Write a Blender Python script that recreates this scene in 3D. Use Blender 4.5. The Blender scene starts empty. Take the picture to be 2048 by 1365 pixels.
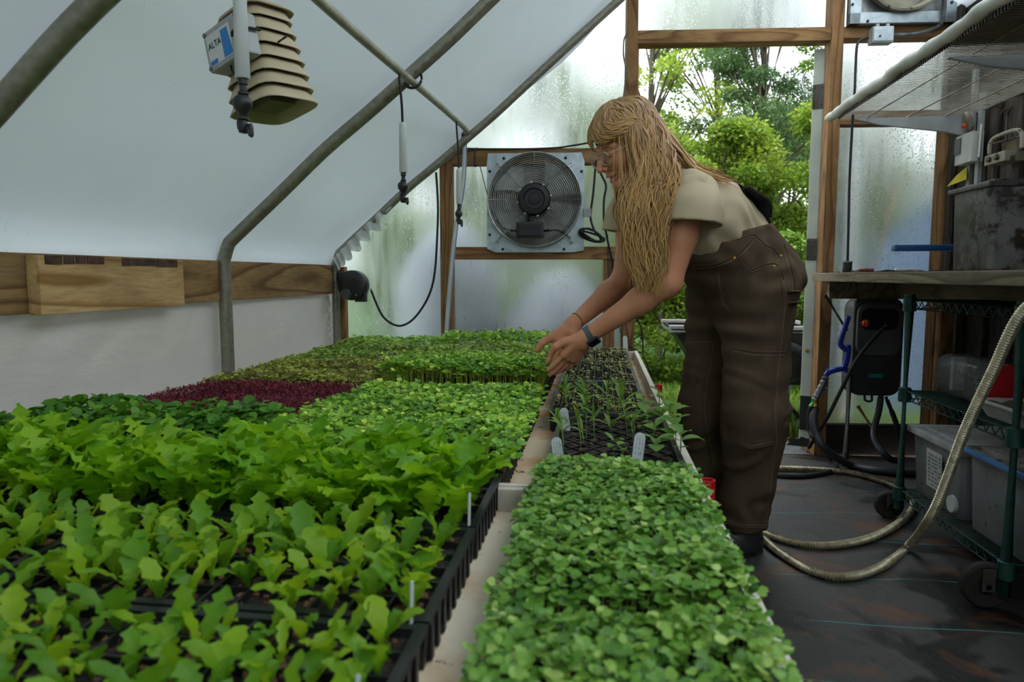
import bpy, bmesh, math, random
import numpy as np
from mathutils import Vector, Matrix
from mathutils.bvhtree import BVHTree

random.seed(7)
rng = np.random.default_rng(7)
SC = bpy.context.scene
COL = SC.collection
PI = math.pi

# ------------------------------------------------------------------ camera
EYE = Vector((0.0, 0.0, 0.97))
PITCH, YAW, FPX = math.radians(5.46), math.radians(7.31), 1365.0
cam_data = bpy.data.cameras.new('camera')
cam_data.sensor_width = 36.0
cam_data.lens = FPX / 2048 * 36.0
cam_data.clip_start = 0.02
cam_data.dof.use_dof = True
cam_data.dof.focus_distance = 2.15
cam_data.dof.aperture_fstop = 5.0
cam = bpy.data.objects.new('camera', cam_data)
COL.objects.link(cam)
cam.location = EYE
cam.rotation_euler = (PI / 2 - PITCH, 0, YAW)
SC.camera = cam

# ------------------------------------------------------------------ sky and exposure
SC.view_settings.view_transform = 'Standard'
SC.view_settings.look = 'None'
SC.view_settings.gamma = 1.0
SC.view_settings.use_curve_mapping = False
SC.view_settings.exposure = 0.7
SC.cycles.max_bounces = 5
SC.cycles.diffuse_bounces = 3
SC.cycles.glossy_bounces = 3
SC.cycles.transmission_bounces = 5
SC.cycles.transparent_max_bounces = 10
SC.cycles.use_adaptive_sampling = True
SC.cycles.adaptive_threshold = 0.06
SC.cycles.caustics_reflective = False
SC.cycles.caustics_refractive = True
SC.cycles.sample_clamp_indirect = 8.0

world = bpy.data.worlds.new('overcast_sky')
SC.world = world
world.use_nodes = True
wn = world.node_tree
wn.nodes.clear()
w_out = wn.nodes.new('ShaderNodeOutputWorld')
w_bg = wn.nodes.new('ShaderNodeBackground')
w_tc = wn.nodes.new('ShaderNodeTexCoord')
w_no = wn.nodes.new('ShaderNodeTexNoise')
w_no.inputs['Scale'].default_value = 1.6
w_no.inputs['Detail'].default_value = 4
w_rp = wn.nodes.new('ShaderNodeValToRGB')
w_rp.color_ramp.elements[0].color = (0.74, 0.84, 0.95, 1)
w_rp.color_ramp.elements[1].color = (0.95, 0.98, 1.0, 1)
wn.links.new(w_tc.outputs['Generated'], w_no.inputs['Vector'])
wn.links.new(w_no.outputs['Fac'], w_rp.inputs['Fac'])
wn.links.new(w_rp.outputs['Color'], w_bg.inputs['Color'])
w_bg.inputs['Strength'].default_value = 2.6
wn.links.new(w_bg.outputs['Background'], w_out.inputs['Surface'])

# ------------------------------------------------------------------ measuring helpers (pixel of the photo + a known plane -> real point)
_R = Vector((math.cos(YAW), math.sin(YAW), 0))
_F = Vector((-math.sin(YAW) * math.cos(PITCH), math.cos(YAW) * math.cos(PITCH), -math.sin(PITCH)))
_U = _R.cross(_F)
def ray(x, y): return _F + _R * ((x - 1024) / FPX) - _U * ((y - 682.5) / FPX)
def atY(x, y, Y): d = ray(x, y); return EYE + d * (Y / d.y)
def atZ(x, y, Z): d = ray(x, y); return EYE + d * ((Z - EYE.z) / d.z)
def atX(x, y, X): d = ray(x, y); return EYE + d * (X / d.x)
def pix(p):
    v = Vector(p) - EYE; z = v.dot(_F)
    return (1024 + FPX * v.dot(_R) / z, 682.5 - FPX * v.dot(_U) / z, z)
EW_Y, EW_K = 3.72, 0.075                                  # the far gable wall: plane Y = EW_Y + EW_K * X
EW_A = math.atan(EW_K)
EW_N = math.sqrt(1 + EW_K ** 2)
def EW(x, y, v=0.0):
    """(u, z) on the gable wall (v = metres behind its inner face)"""
    d = ray(x, y); t = (EW_Y + v * EW_N) / (d.y - EW_K * d.x); p = EYE + d * t
    return ((p.x + EW_K * (p.y - EW_Y)) / EW_N, p.z)

# ------------------------------------------------------------------ object helpers
def S(r, g, b):
    f = lambda c: (c / 255 / 12.92) if c / 255 <= 0.04045 else ((c / 255 + 0.055) / 1.055) ** 2.4
    return (f(r), f(g), f(b), 1.0)

def tag(o, label=None, cat=None, group=None, kind=None):
    if label: o['label'] = label
    if cat: o['category'] = cat
    if group: o['group'] = group
    if kind: o['kind'] = kind
    return o

def empty(name, loc=(0, 0, 0), rz=0.0, label=None, cat=None, group=None, kind=None, parent=None):
    o = bpy.data.objects.new(name, None); COL.objects.link(o)
    o.empty_display_size = 0.05
    o.location = loc; o.rotation_euler = (0, 0, rz)
    if parent: o.parent = parent
    return tag(o, label, cat, group, kind)

def link(name, me, parent=None, label=None, cat=None, group=None, kind=None):
    o = bpy.data.objects.new(name, me); COL.objects.link(o)
    if parent: o.parent = parent
    return tag(o, label, cat, group, kind)

def np_mesh(name, V, F, mat, smooth=True, attr=None):
    """fast mesh from numpy: V (n,3), F (m,k) all faces of k corners"""
    me = bpy.data.meshes.new(name)
    V = np.ascontiguousarray(V, dtype=np.float32); F = np.ascontiguousarray(F, dtype=np.int32)
    m, k = F.shape
    me.vertices.add(len(V)); me.vertices.foreach_set('co', V.ravel())
    me.loops.add(m * k); me.loops.foreach_set('vertex_index', F.ravel())
    me.polygons.add(m)
    me.polygons.foreach_set('loop_start', np.arange(0, m * k, k, dtype=np.int32))
    try: me.polygons.foreach_set('loop_total', np.full(m, k, dtype=np.int32))
    except Exception: pass
    me.update(calc_edges=True)
    if smooth: me.polygons.foreach_set('use_smooth', np.ones(m, dtype=bool))
    if attr is not None:
        a = me.attributes.new('rnd', 'FLOAT', 'POINT'); a.data.foreach_set('value', np.ascontiguousarray(attr, dtype=np.float32))
    if mat: me.materials.append(mat)
    return me

def frame_along(d):
    d = Vector(d).normalized()
    a = Vector((0, 0, 1)) if abs(d.z) < 0.9 else Vector((1, 0, 0))
    s = d.cross(a).normalized()
    return s, s.cross(d).normalized(), d

class MB:
    def __init__(s): s.v = []; s.f = []; s.sm = []
    def add(s, vs, fs, smooth=False):
        b = len(s.v); s.v += [tuple(v) for v in vs]
        s.f += [tuple(b + i for i in f) for f in fs]; s.sm += [smooth] * len(fs); return s
    def box(s, lo, hi, M=None):
        x0, y0, z0 = lo; x1, y1, z1 = hi
        vs = [Vector(p) for p in ((x0,y0,z0),(x1,y0,z0),(x1,y1,z0),(x0,y1,z0),(x0,y0,z1),(x1,y0,z1),(x1,y1,z1),(x0,y1,z1))]
        if M is not None: vs = [M @ v for v in vs]
        return s.add(vs, [(0,3,2,1),(4,5,6,7),(0,1,5,4),(1,2,6,5),(2,3,7,6),(3,0,4,7)])
    def bbox(s, lo, hi, b=0.004, M=None):
        """box with chamfered edges"""
        bm = bmesh.new(); bmesh.ops.create_cube(bm, size=1)
        for v in bm.verts:
            v.co = Vector(((lo[0]+hi[0])/2 + v.co.x*(hi[0]-lo[0]), (lo[1]+hi[1])/2 + v.co.y*(hi[1]-lo[1]), (lo[2]+hi[2])/2 + v.co.z*(hi[2]-lo[2])))
        bmesh.ops.bevel(bm, geom=bm.edges[:], offset=b, segments=2, affect='EDGES', profile=0.7)
        bm.verts.index_update()
        vs = [(M @ v.co if M is not None else v.co.copy()) for v in bm.verts]
        s.add(vs, [tuple(v.index for v in f.verts) for f in bm.faces]); bm.free(); return s
    def tube(s, pts, r, n=8, closed=False, cap=True, flat=1.0):
        pts = [Vector(p) for p in pts]; m = len(pts)
        rs = r if hasattr(r, '__len__') else [r] * m
        vs = []; up = None
        for i, p in enumerate(pts):
            if closed: d = pts[(i+1) % m] - pts[i-1]
            else: d = pts[min(i+1, m-1)] - pts[max(i-1, 0)]
            if d.length < 1e-9: d = Vector((0, 0, 1))
            d.normalize()
            if up is None:
                a, b, _ = frame_along(d)
            else:
                a = up - d * up.dot(d)
                a = a.normalized() if a.length > 1e-6 else frame_along(d)[0]
                b = a.cross(d).normalized() * -1
                b = d.cross(a).normalized()
            up = a
            for k in range(n):
                t = 2 * PI * k / n
                vs.append(p + (a * math.cos(t) + b * math.sin(t) * flat) * rs[i])
        fs = []
        for i in range(m if closed else m - 1):
            for k in range(n):
                j = (i + 1) % m
                fs.append((i*n+k, i*n+(k+1) % n, j*n+(k+1) % n, j*n+k))
        if cap and not closed:
            fs.append(tuple(range(n))[::-1]); fs.append(tuple((m-1)*n+k for k in range(n)))
        return s.add(vs, fs, True)
    def lathe(s, prof, n=24, M=None, axis='z'):
        """prof: (radius, height) pairs about z"""
        vs = []; m = len(prof)
        for r, h in prof:
            for k in range(n):
                t = 2 * PI * k / n; v = Vector((r*math.cos(t), r*math.sin(t), h))
                vs.append(M @ v if M is not None else v)
        fs = [(i*n+k, i*n+(k+1) % n, (i+1)*n+(k+1) % n, (i+1)*n+k) for i in range(m-1) for k in range(n)]
        if prof[0][0] > 1e-5: fs.append(tuple(range(n))[::-1])
        if prof[-1][0] > 1e-5: fs.append(tuple((m-1)*n+k for k in range(n)))
        return s.add(vs, fs, True)
    def prism(s, poly, h0, h1, M=None):
        """poly of (a, b), extruded along c from h0 to h1; M places (a, b, c)"""
        n = len(poly)
        vs = [Vector((a, b, h0)) for a, b in poly] + [Vector((a, b, h1)) for a, b in poly]
        if M is not None: vs = [M @ v for v in vs]
        return s.add(vs, [tuple(range(n))[::-1], tuple(range(n, 2*n))] + [(i, (i+1) % n, n+(i+1) % n, n+i) for i in range(n)])
    def build(s, name, mat, parent=None, label=None, cat=None, group=None, kind=None, auto=True):
        me = bpy.data.meshes.new(name); me.from_pydata(s.v, [], s.f)
        me.polygons.foreach_set('use_smooth', s.sm); me.update()
        if auto and any(s.sm):
            try: me.set_sharp_from_angle(angle=math.radians(42))
            except Exception: pass
        if mat: me.materials.append(mat)
        return link(name, me, parent, label, cat, group, kind)

def smooth_path(pts, n=8, closed=False):
    """Catmull-Rom through pts"""
    P = [Vector(p) for p in pts]; out = []; m = len(P)
    rngi = range(m if closed else m - 1)
    for i in rngi:
        p0 = P[(i-1) % m] if closed or i > 0 else P[0]*2 - P[1]
        p1 = P[i]; p2 = P[(i+1) % m]
        p3 = P[(i+2) % m] if closed or i+2 < m else P[-1]*2 - P[-2]
        for k in range(n):
            t = k / n
            out.append(0.5*((2*p1) + (p2-p0)*t + (2*p0-5*p1+4*p2-p3)*t*t + (3*p1-p0-3*p2+p3)*t*t*t))
    if not closed: out.append(P[-1])
    return out

def copy_tree(o, parent=None):
    c = o.copy(); COL.objects.link(c); c.parent = parent
    for ch in o.children: copy_tree(ch, c)
    return c

def MX(loc=(0,0,0), rx=0, ry=0, rz=0, sc=1.0):
    return Matrix.Translation(loc) @ Matrix.Rotation(rz, 4, 'Z') @ Matrix.Rotation(ry, 4, 'Y') @ Matrix.Rotation(rx, 4, 'X') @ Matrix.Scale(sc, 4)

# ------------------------------------------------------------------ materials
def nmat(name):
    m = bpy.data.materials.new(name); m.use_nodes = True
    nt = m.node_tree; nt.nodes.clear()
    out = nt.nodes.new('ShaderNodeOutputMaterial')
    return m, nt, out

def N(nt, typ, **kw):
    n = nt.nodes.new('ShaderNode' + typ)
    for k, v in kw.items():
        if hasattr(n, k) and k not in n.inputs: setattr(n, k, v)
        elif k in n.inputs: n.inputs[k].default_value = v
        else: setattr(n, k, v)
    return n

def ramp(nt, fac, stops, interp='LINEAR'):
    r = nt.nodes.new('ShaderNodeValToRGB'); cr = r.color_ramp; cr.interpolation = interp
    while len(cr.elements) < len(stops): cr.elements.new(0.5)
    for e, (p, c) in zip(cr.elements, stops): e.position = p; e.color = c if hasattr(c, '__len__') else (c, c, c, 1)
    nt.links.new(fac, r.inputs['Fac']); return r.outputs['Color']

def noise(nt, scale, stretch=(1,1,1), detail=4, coord='Object', dist=0.0, rough=0.55):
    tc = nt.nodes.new('ShaderNodeTexCoord'); mp = nt.nodes.new('ShaderNodeMapping')
    mp.inputs['Scale'].default_value = stretch
    nt.links.new(tc.outputs[coord], mp.inputs['Vector'])
    n = nt.nodes.new('ShaderNodeTexNoise'); n.inputs['Scale'].default_value = scale
    n.inputs['Detail'].default_value = detail; n.inputs['Distortion'].default_value = dist; n.inputs['Roughness'].default_value = rough
    nt.links.new(mp.outputs['Vector'], n.inputs['Vector'])
    return n.outputs['Fac']

def mixc(nt, fac, a, b, mode='MIX'):
    m = nt.nodes.new('ShaderNodeMix'); m.data_type = 'RGBA'; m.blend_type = mode
    def put(sock, val):
        if hasattr(val, 'is_output') or isinstance(val, bpy.types.NodeSocket): nt.links.new(val, sock)
        else: sock.default_value = val
    put(m.inputs['Factor'], fac); put(m.inputs[6], a); put(m.inputs[7], b)
    return m.outputs[2]

def bump(nt, h, strength=0.3, dist=0.01, normal=None):
    b = nt.nodes.new('ShaderNodeBump'); b.inputs['Strength'].default_value = strength; b.inputs['Distance'].default_value = dist
    nt.links.new(h, b.inputs['Height'])
    if normal is not None: nt.links.new(normal, b.inputs['Normal'])
    return b.outputs['Normal']

def mat(name, c1, c2=None, rough=0.6, metal=0.0, scale=8.0, stretch=(1,1,1), lo=0.35, hi=0.65, bmp=0.0, bscale=None, bdist=0.004,
        spec=0.5, coord='Object', speck=None, rand=0.0, detail=4):
    m, nt, out = nmat(name)
    p = nt.nodes.new('ShaderNodeBsdfPrincipled')
    p.inputs['Roughness'].default_value = rough; p.inputs['Metallic'].default_value = metal
    p.inputs['Specular IOR Level'].default_value = spec
    f = noise(nt, scale, stretch, detail, coord)
    col = ramp(nt, f, [(lo, c1), (hi, c2 if c2 else c1)])
    if speck:                                              # (colour, scale, threshold): dirt specks with a shape of their own
        f2 = noise(nt, speck[1], (1,1,1), 6, coord)
        col = mixc(nt, ramp(nt, f2, [(speck[2], 0.0), (speck[2] + 0.05, 1.0)]), col, speck[0])
    if rand:
        oi = nt.nodes.new('ShaderNodeObjectInfo')
        hs = nt.nodes.new('ShaderNodeHueSaturation')
        mr = nt.nodes.new('ShaderNodeMapRange'); mr.inputs['To Min'].default_value = 1 - rand; mr.inputs['To Max'].default_value = 1 + rand
        nt.links.new(oi.outputs['Random'], mr.inputs['Value']); nt.links.new(mr.outputs['Result'], hs.inputs['Value'])
        nt.links.new(col, hs.inputs['Color']); col = hs.outputs['Color']
    nt.links.new(col, p.inputs['Base Color'])
    if bmp:
        h = noise(nt, bscale or scale * 3, stretch, 5, coord)
        nt.links.new(bump(nt, h, bmp, bdist), p.inputs['Normal'])
    nt.links.new(p.outputs[0], out.inputs['Surface'])
    return m

def wood(name, light, dark, axis=0, rough=0.75, ring=14.0, rand=0.08, bmp=0.25):
    """timber with cathedral grain running along the given local axis"""
    m, nt, out = nmat(name)
    p = nt.nodes.new('ShaderNodeBsdfPrincipled'); p.inputs['Roughness'].default_value = rough; p.inputs['Specular IOR Level'].default_value = 0.25
    tc = nt.nodes.new('ShaderNodeTexCoord'); mp = nt.nodes.new('ShaderNodeMapping')
    st = [1.0, 1.0, 1.0]; st[axis] = 0.13
    mp.inputs['Scale'].default_value = st
    oi = nt.nodes.new('ShaderNodeObjectInfo')
    ad = nt.nodes.new('ShaderNodeVectorMath'); ad.operation = 'ADD'
    ml = nt.nodes.new('ShaderNodeMath'); ml.operation = 'MULTIPLY'; ml.inputs[1].default_value = 9.0
    nt.links.new(oi.outputs['Random'], ml.inputs[0])
    nt.links.new(tc.outputs['Object'], mp.inputs['Vector']); nt.links.new(mp.outputs['Vector'], ad.inputs[0]); nt.links.new(ml.outputs[0], ad.inputs[1])
    n1 = nt.nodes.new('ShaderNodeTexNoise'); n1.inputs['Scale'].default_value = ring * 0.42; n1.inputs['Detail'].default_value = 1.5
    nt.links.new(ad.outputs[0], n1.inputs['Vector'])
    k = nt.nodes.new('ShaderNodeMath'); k.operation = 'MULTIPLY'; k.inputs[1].default_value = 11.0; nt.links.new(n1.outputs['Fac'], k.inputs[0])
    fr = nt.nodes.new('ShaderNodeMath'); fr.operation = 'FRACT'; nt.links.new(k.outputs[0], fr.inputs[0])
    n2 = nt.nodes.new('ShaderNodeTexNoise'); n2.inputs['Scale'].default_value = 120; n2.inputs['Detail'].default_value = 3
    nt.links.new(ad.outputs[0], n2.inputs['Vector'])
    g = ramp(nt, fr.outputs[0], [(0.0, 0.15), (0.55, 0.35), (0.85, 1.0), (1.0, 0.15)])
    col = mixc(nt, g, light, dark)
    col = mixc(nt, ramp(nt, n2.outputs['Fac'], [(0.4, 0.0), (0.75, 0.55)]), col, dark)
    n3 = noise(nt, 3.0, (1,1,1), 5)
    col = mixc(nt, ramp(nt, n3, [(0.45, 0.0), (0.8, 0.6)]), col, tuple(c * 0.45 for c in dark[:3]) + (1,))
    hs = nt.nodes.new('ShaderNodeHueSaturation'); mr = nt.nodes.new('ShaderNodeMapRange')
    mr.inputs['To Min'].default_value = 1 - rand; mr.inputs['To Max'].default_value = 1 + rand
    nt.links.new(oi.outputs['Random'], mr.inputs['Value']); nt.links.new(mr.outputs['Result'], hs.inputs['Value']); nt.links.new(col, hs.inputs['Color'])
    nt.links.new(hs.outputs['Color'], p.inputs['Base Color'])
    nt.links.new(bump(nt, n2.outputs['Fac'], bmp, 0.003), p.inputs['Normal'])
    nt.links.new(p.outputs[0], out.inputs['Surface'])
    return m

def leafmat(name, stops, transl=0.35, rough=0.45, attr=True, gain=1.0, tint=(1.28, 0.93, 0.85)):
    """leaf colour from a per-leaf random value; a little light passes through"""
    m, nt, out = nmat(name)
    if attr:
        a = nt.nodes.new('ShaderNodeAttribute'); a.attribute_name = 'rnd'; fac = a.outputs['Fac']
    else:
        oi = nt.nodes.new('ShaderNodeObjectInfo'); nn = noise(nt, 25, (1,1,1), 3)
        mm = nt.nodes.new('ShaderNodeMath'); mm.operation = 'MULTIPLY_ADD'; mm.inputs[1].default_value = 0.6
        nt.links.new(oi.outputs['Random'], mm.inputs[0])
        m2 = nt.nodes.new('ShaderNodeMath'); m2.operation = 'MULTIPLY'; m2.inputs[1].default_value = 0.4; nt.links.new(nn, m2.inputs[0])
        nt.links.new(m2.outputs[0], mm.inputs[2]); fac = mm.outputs[0]
    col = ramp(nt, fac, [(q, tuple(min(0.9, x * gain * w) for x, w in zip(c[:3], tint)) + (1,)) for q, c in stops])
    p = nt.nodes.new('ShaderNodeBsdfPrincipled'); p.inputs['Roughness'].default_value = rough; p.inputs['Specular IOR Level'].default_value = 0.35
    t = nt.nodes.new('ShaderNodeBsdfTranslucent')
    mx = nt.nodes.new('ShaderNodeMixShader'); mx.inputs[0].default_value = transl
    nt.links.new(col, p.inputs['Base Color'])
    hs = nt.nodes.new('ShaderNodeHueSaturation'); hs.inputs['Value'].default_value = 1.25; hs.inputs['Hue'].default_value = 0.49
    nt.links.new(col, hs.inputs['Color']); nt.links.new(hs.outputs['Color'], t.inputs['Color'])
    nt.links.new(p.outputs[0], mx.inputs[1]); nt.links.new(t.outputs[0], mx.inputs[2]); nt.links.new(mx.outputs[0], out.inputs['Surface'])
    return m

def filmmat(name, col, transl=0.6, rough=0.25, drops=True, gloss=0.06, wr=0.15):
    """milky greenhouse plastic: scatters daylight through, with wrinkles and condensation"""
    m, nt, out = nmat(name)
    d = nt.nodes.new('ShaderNodeBsdfDiffuse'); t = nt.nodes.new('ShaderNodeBsdfTranslucent'); g = nt.nodes.new('ShaderNodeBsdfGlossy')
    f = noise(nt, 1.3, (1,1,1), 3)
    c = ramp(nt, f, [(0.3, tuple(x*0.93 for x in col[:3]) + (1,)), (0.7, col)])
    nt.links.new(c, d.inputs['Color']); nt.links.new(c, t.inputs['Color'])
    g.inputs['Roughness'].default_value = rough
    a = nt.nodes.new('ShaderNodeMixShader'); a.inputs[0].default_value = transl
    nt.links.new(d.outputs[0], a.inputs[1]); nt.links.new(t.outputs[0], a.inputs[2])
    b = nt.nodes.new('ShaderNodeMixShader'); b.inputs[0].default_value = gloss
    nt.links.new(a.outputs[0], b.inputs[1]); nt.links.new(g.outputs[0], b.inputs[2])
    h = noise(nt, 7, (1, 0.35, 1), 4)
    nrm = bump(nt, h, wr, 0.02)
    if drops:
        tc = nt.nodes.new('ShaderNodeTexCoord'); v = nt.nodes.new('ShaderNodeTexVoronoi'); v.inputs['Scale'].default_value = 55
        nt.links.new(tc.outputs['Object'], v.inputs['Vector'])
        dr = ramp(nt, v.outputs['Distance'], [(0.0, 1.0), (0.16, 0.0)])
        patch = ramp(nt, noise(nt, 2.2, (1,1,1), 3), [(0.52, 0.0), (0.62, 1.0)])
        hh = mixc(nt, patch, (0, 0, 0, 1), dr)
        nrm = bump(nt, hh, 0.6, 0.004, nrm)
    for n in (d, t, g): nt.links.new(nrm, n.inputs['Normal'])
    nt.links.new(b.outputs[0], out.inputs['Surface'])
    return m

def panemat(name):
    """wet clear sheet: blurs what stands behind it, beads and streaks of condensation"""
    m, nt, out = nmat(name)
    p = nt.nodes.new('ShaderNodeBsdfPrincipled')
    p.inputs['Base Color'].default_value = (0.70, 0.715, 0.72, 1)
    p.inputs['Transmission Weight'].default_value = 1.0
    p.inputs['IOR'].default_value = 1.30
    streak = noise(nt, 26, (1, 1, 0.12), 4); blot = noise(nt, 3.0, (1, 1, 0.6), 3)
    tc = nt.nodes.new('ShaderNodeTexCoord'); v = nt.nodes.new('ShaderNodeTexVoronoi'); v.inputs['Scale'].default_value = 115
    mp = nt.nodes.new('ShaderNodeMapping'); mp.inputs['Scale'].default_value = (1, 1, 0.6)
    nt.links.new(tc.outputs['Object'], mp.inputs['Vector']); nt.links.new(mp.outputs['Vector'], v.inputs['Vector'])
    bead = ramp(nt, v.outputs['Distance'], [(0.05, 1.0), (0.28, 0.0)])
    sel = ramp(nt, blot, [(0.42, 0.15), (0.6, 1.0)])
    bb = mixc(nt, sel, (0, 0, 0, 1), bead)
    rg = ramp(nt, streak, [(0.40, 0.42), (0.66, 0.26)])
    nt.links.new(rg, p.inputs['Roughness'])
    n1 = bump(nt, streak, 0.07, 0.004); n2 = bump(nt, bb, 0.75, 0.004, n1)
    nt.links.new(n2, p.inputs['Normal'])
    t = nt.nodes.new('ShaderNodeBsdfTranslucent'); t.inputs['Color'].default_value = (0.56, 0.60, 0.60, 1)
    d = nt.nodes.new('ShaderNodeBsdfDiffuse'); d.inputs['Color'].default_value = (0.50, 0.56, 0.56, 1)
    nt.links.new(n2, t.inputs['Normal']); nt.links.new(n2, d.inputs['Normal'])
    a = nt.nodes.new('ShaderNodeMixShader'); a.inputs[0].default_value = 0.35
    nt.links.new(t.outputs[0], a.inputs[1]); nt.links.new(d.outputs[0], a.inputs[2])
    mx = nt.nodes.new('ShaderNodeMixShader')
    fog = ramp(nt, noise(nt, 2.4, (1, 1, 0.7), 3), [(0.35, 0.04), (0.7, 0.16)])
    nt.links.new(fog, mx.inputs[0]); nt.links.new(p.outputs[0], mx.inputs[1]); nt.links.new(a.outputs[0], mx.inputs[2])
    nt.links.new(mx.outputs[0], out.inputs['Surface'])
    return m

def clearplastic(name, tint, rough=0.25, milk=0.4, dirt=None, dscale=14, dth=0.56):
    """translucent storage plastic with splashed dirt"""
    m, nt, out = nmat(name)
    p = nt.nodes.new('ShaderNodeBsdfPrincipled'); p.inputs['Base Color'].default_value = tint; p.inputs['Roughness'].default_value = rough
    tr = nt.nodes.new('ShaderNodeBsdfTransparent'); tr.inputs['Color'].default_value = tint
    mx = nt.nodes.new('ShaderNodeMixShader')
    base = noise(nt, 5, (1,1,1), 4)
    fac = ramp(nt, base, [(0.3, max(0, milk-0.1)), (0.7, min(1, milk+0.1))])
    if dirt:
        dn = ramp(nt, noise(nt, dscale, (1,1,1), 8, rough=0.7), [(dth, 0.0), (dth+0.08, 1.0)])
        nt.links.new(mixc(nt, dn, tint, dirt), p.inputs['Base Color'])
        mm = nt.nodes.new('ShaderNodeMath'); mm.operation = 'MAXIMUM'; nt.links.new(fac, mm.inputs[0]); nt.links.new(dn, mm.inputs[1]); fac = mm.outputs[0]
    nt.links.new(fac, mx.inputs[0]); nt.links.new(tr.outputs[0], mx.inputs[1]); nt.links.new(p.outputs[0], mx.inputs[2])
    nt.links.new(mx.outputs[0], out.inputs['Surface'])
    return m

M = {}
M['film'] = filmmat('roof_film', (0.80, 0.88, 0.91, 1), 0.075)
M['film_fill_light'] = filmmat('fill_light_roof_film', (0.88, 0.92, 0.94, 1), 0.85, drops=False)
M['curtain'] = filmmat('side_curtain', (0.58, 0.55, 0.49, 1), 0.050, drops=False, wr=0.45, gloss=0.14)
M['cuff'] = filmmat('film_hem', (0.82, 0.84, 0.80, 1), 0.5, drops=False, wr=0.4)
M['pane'] = panemat('wet_pane')
M['timber'] = wood('pine_timber', S(176, 136, 88), S(112, 78, 46), 0)
M['timber_z'] = wood('pine_timber_upright', S(172, 130, 84), S(110, 76, 46), 2)
M['timber_y'] = wood('pine_timber_long', S(184, 148, 100), S(108, 78, 46), 1, ring=10)
M['timber_new'] = wood('fresh_pine', S(228, 194, 136), S(158, 116, 66), 1, ring=9)
M['bench'] = wood('weathered_bench_wood', S(158, 144, 116), S(100, 86, 64), 1)
M['barn'] = wood('weathered_barn_board', S(92, 84, 74), S(48, 42, 36), 2, ring=30, rand=0.25, bmp=0.5)
M['kick'] = mat('damp_dark_board', S(58, 44, 32), S(36, 28, 22), 0.9, scale=6, stretch=(0.3, 1, 1), bmp=0.3)
M['galv'] = mat('galvanised_pipe', S(158, 154, 138), S(132, 128, 112), 0.42, 0.55, scale=40, bmp=0.05)
M['galv_sheet'] = mat('galvanised_sheet', S(186, 196, 198), S(160, 172, 176), 0.4, 0.45, scale=30)
M['steel'] = mat('steel_wire', S(206, 206, 200), S(176, 176, 170), 0.35, 0.5, scale=40)
M['alu'] = mat('dull_aluminium', S(150, 152, 150), S(110, 112, 110), 0.45, 0.7, scale=16)
M['grey_ring'] = mat('grey_shroud', S(170, 168, 160), S(148, 146, 138), 0.5, 0.15, scale=10)
M['black'] = mat('black_plastic', S(26, 26, 26), S(40, 40, 38), 0.45, scale=12)
M['rubber'] = mat('black_rubber', S(22, 23, 23), S(36, 36, 34), 0.75, scale=20)
M['graphite'] = mat('dark_motor', S(34, 34, 35), S(24, 24, 25), 0.5, 0.2, scale=15)
M['pvc'] = mat('white_pvc', S(206, 210, 205), S(188, 192, 186), 0.4, scale=6)
M['pipe'] = mat('cream_pipe', S(176, 172, 150), S(150, 146, 124), 0.45, 0.25, scale=25)
M['blue_line'] = mat('blue_stripe', S(50, 110, 180), None, 0.5)
M['beige'] = mat('beige_louvre_plastic', S(206, 190, 156), S(188, 172, 138), 0.55, scale=5, bmp=0.05)
M['box_grey'] = mat('light_grey_box', S(186, 188, 186), S(170, 172, 170), 0.5, scale=6)
M['sticker'] = mat('sticker_white', S(222, 224, 222), None, 0.5)
M['sky_blue'] = mat('sticker_blue', S(44, 132, 206), None, 0.5)
M['ink'] = mat('dark_ink', S(36, 40, 44), None, 0.7)
M['pencil'] = mat('faded_pen', S(120, 128, 128), None, 0.8)
M['tray'] = mat('black_tray_plastic', S(22, 23, 24), S(34, 35, 36), 0.42, scale=18)
M['soil'] = mat('potting_soil', S(30, 22, 17), S(58, 44, 32), 0.95, scale=90, lo=0.4, hi=0.62, bmp=0.8, bscale=140, bdist=0.006, speck=(S(150, 122, 86), 160, 0.66))
M['chips'] = mat('wood_chip', S(150, 106, 72), S(96, 66, 44), 0.9, scale=30, rand=0.3)
M['table_bed'] = mat('stained_white_bed', S(246, 230, 200), S(214, 164, 104), 0.6, scale=7, lo=0.45, hi=0.72, bmp=0.05, speck=(S(70, 50, 34), 34, 0.68))
M['table_bed_rust'] = mat('rust_stained_bed', S(232, 206, 172), S(206, 146, 84), 0.65, scale=8, lo=0.42, hi=0.66, bmp=0.05, speck=(S(56, 38, 26), 22, 0.64))
M['rim'] = mat('cream_rim', S(220, 212, 196), S(198, 188, 168), 0.55, scale=9, speck=(S(110, 84, 56), 20, 0.7))
M['red'] = mat('red_plastic', S(196, 22, 28), S(176, 16, 22), 0.4, scale=10, speck=(S(150, 90, 84), 40, 0.72))
M['tagw'] = mat('white_label_plastic', S(226, 232, 230), S(212, 218, 216), 0.5, scale=20)
M['door'] = mat('foam_door_edge', S(196, 202, 188), S(176, 182, 166), 0.6, scale=5, speck=(S(96, 76, 50), 24, 0.7))
M['hinge'] = mat('dull_hinge', S(98, 92, 86), S(74, 68, 62), 0.5, 0.6, scale=12)
M['fabric'] = None
M['green_epoxy'] = mat('dark_green_epoxy', S(30, 66, 58), S(44, 84, 74), 0.4, 0.3, scale=30)
M['wire_white'] = mat('white_wire_coating', S(196, 190, 176), S(166, 156, 138), 0.55, scale=14, speck=(S(96, 82, 62), 30, 0.66))
M['film_wrap'] = mat('white_shelf_wrap', S(216, 214, 204), S(184, 180, 166), 0.5, scale=6, bmp=0.3, bscale=18)
M['bracket'] = mat('pale_bracket', S(176, 180, 178), S(156, 160, 158), 0.45, 0.2, scale=10)
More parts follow.
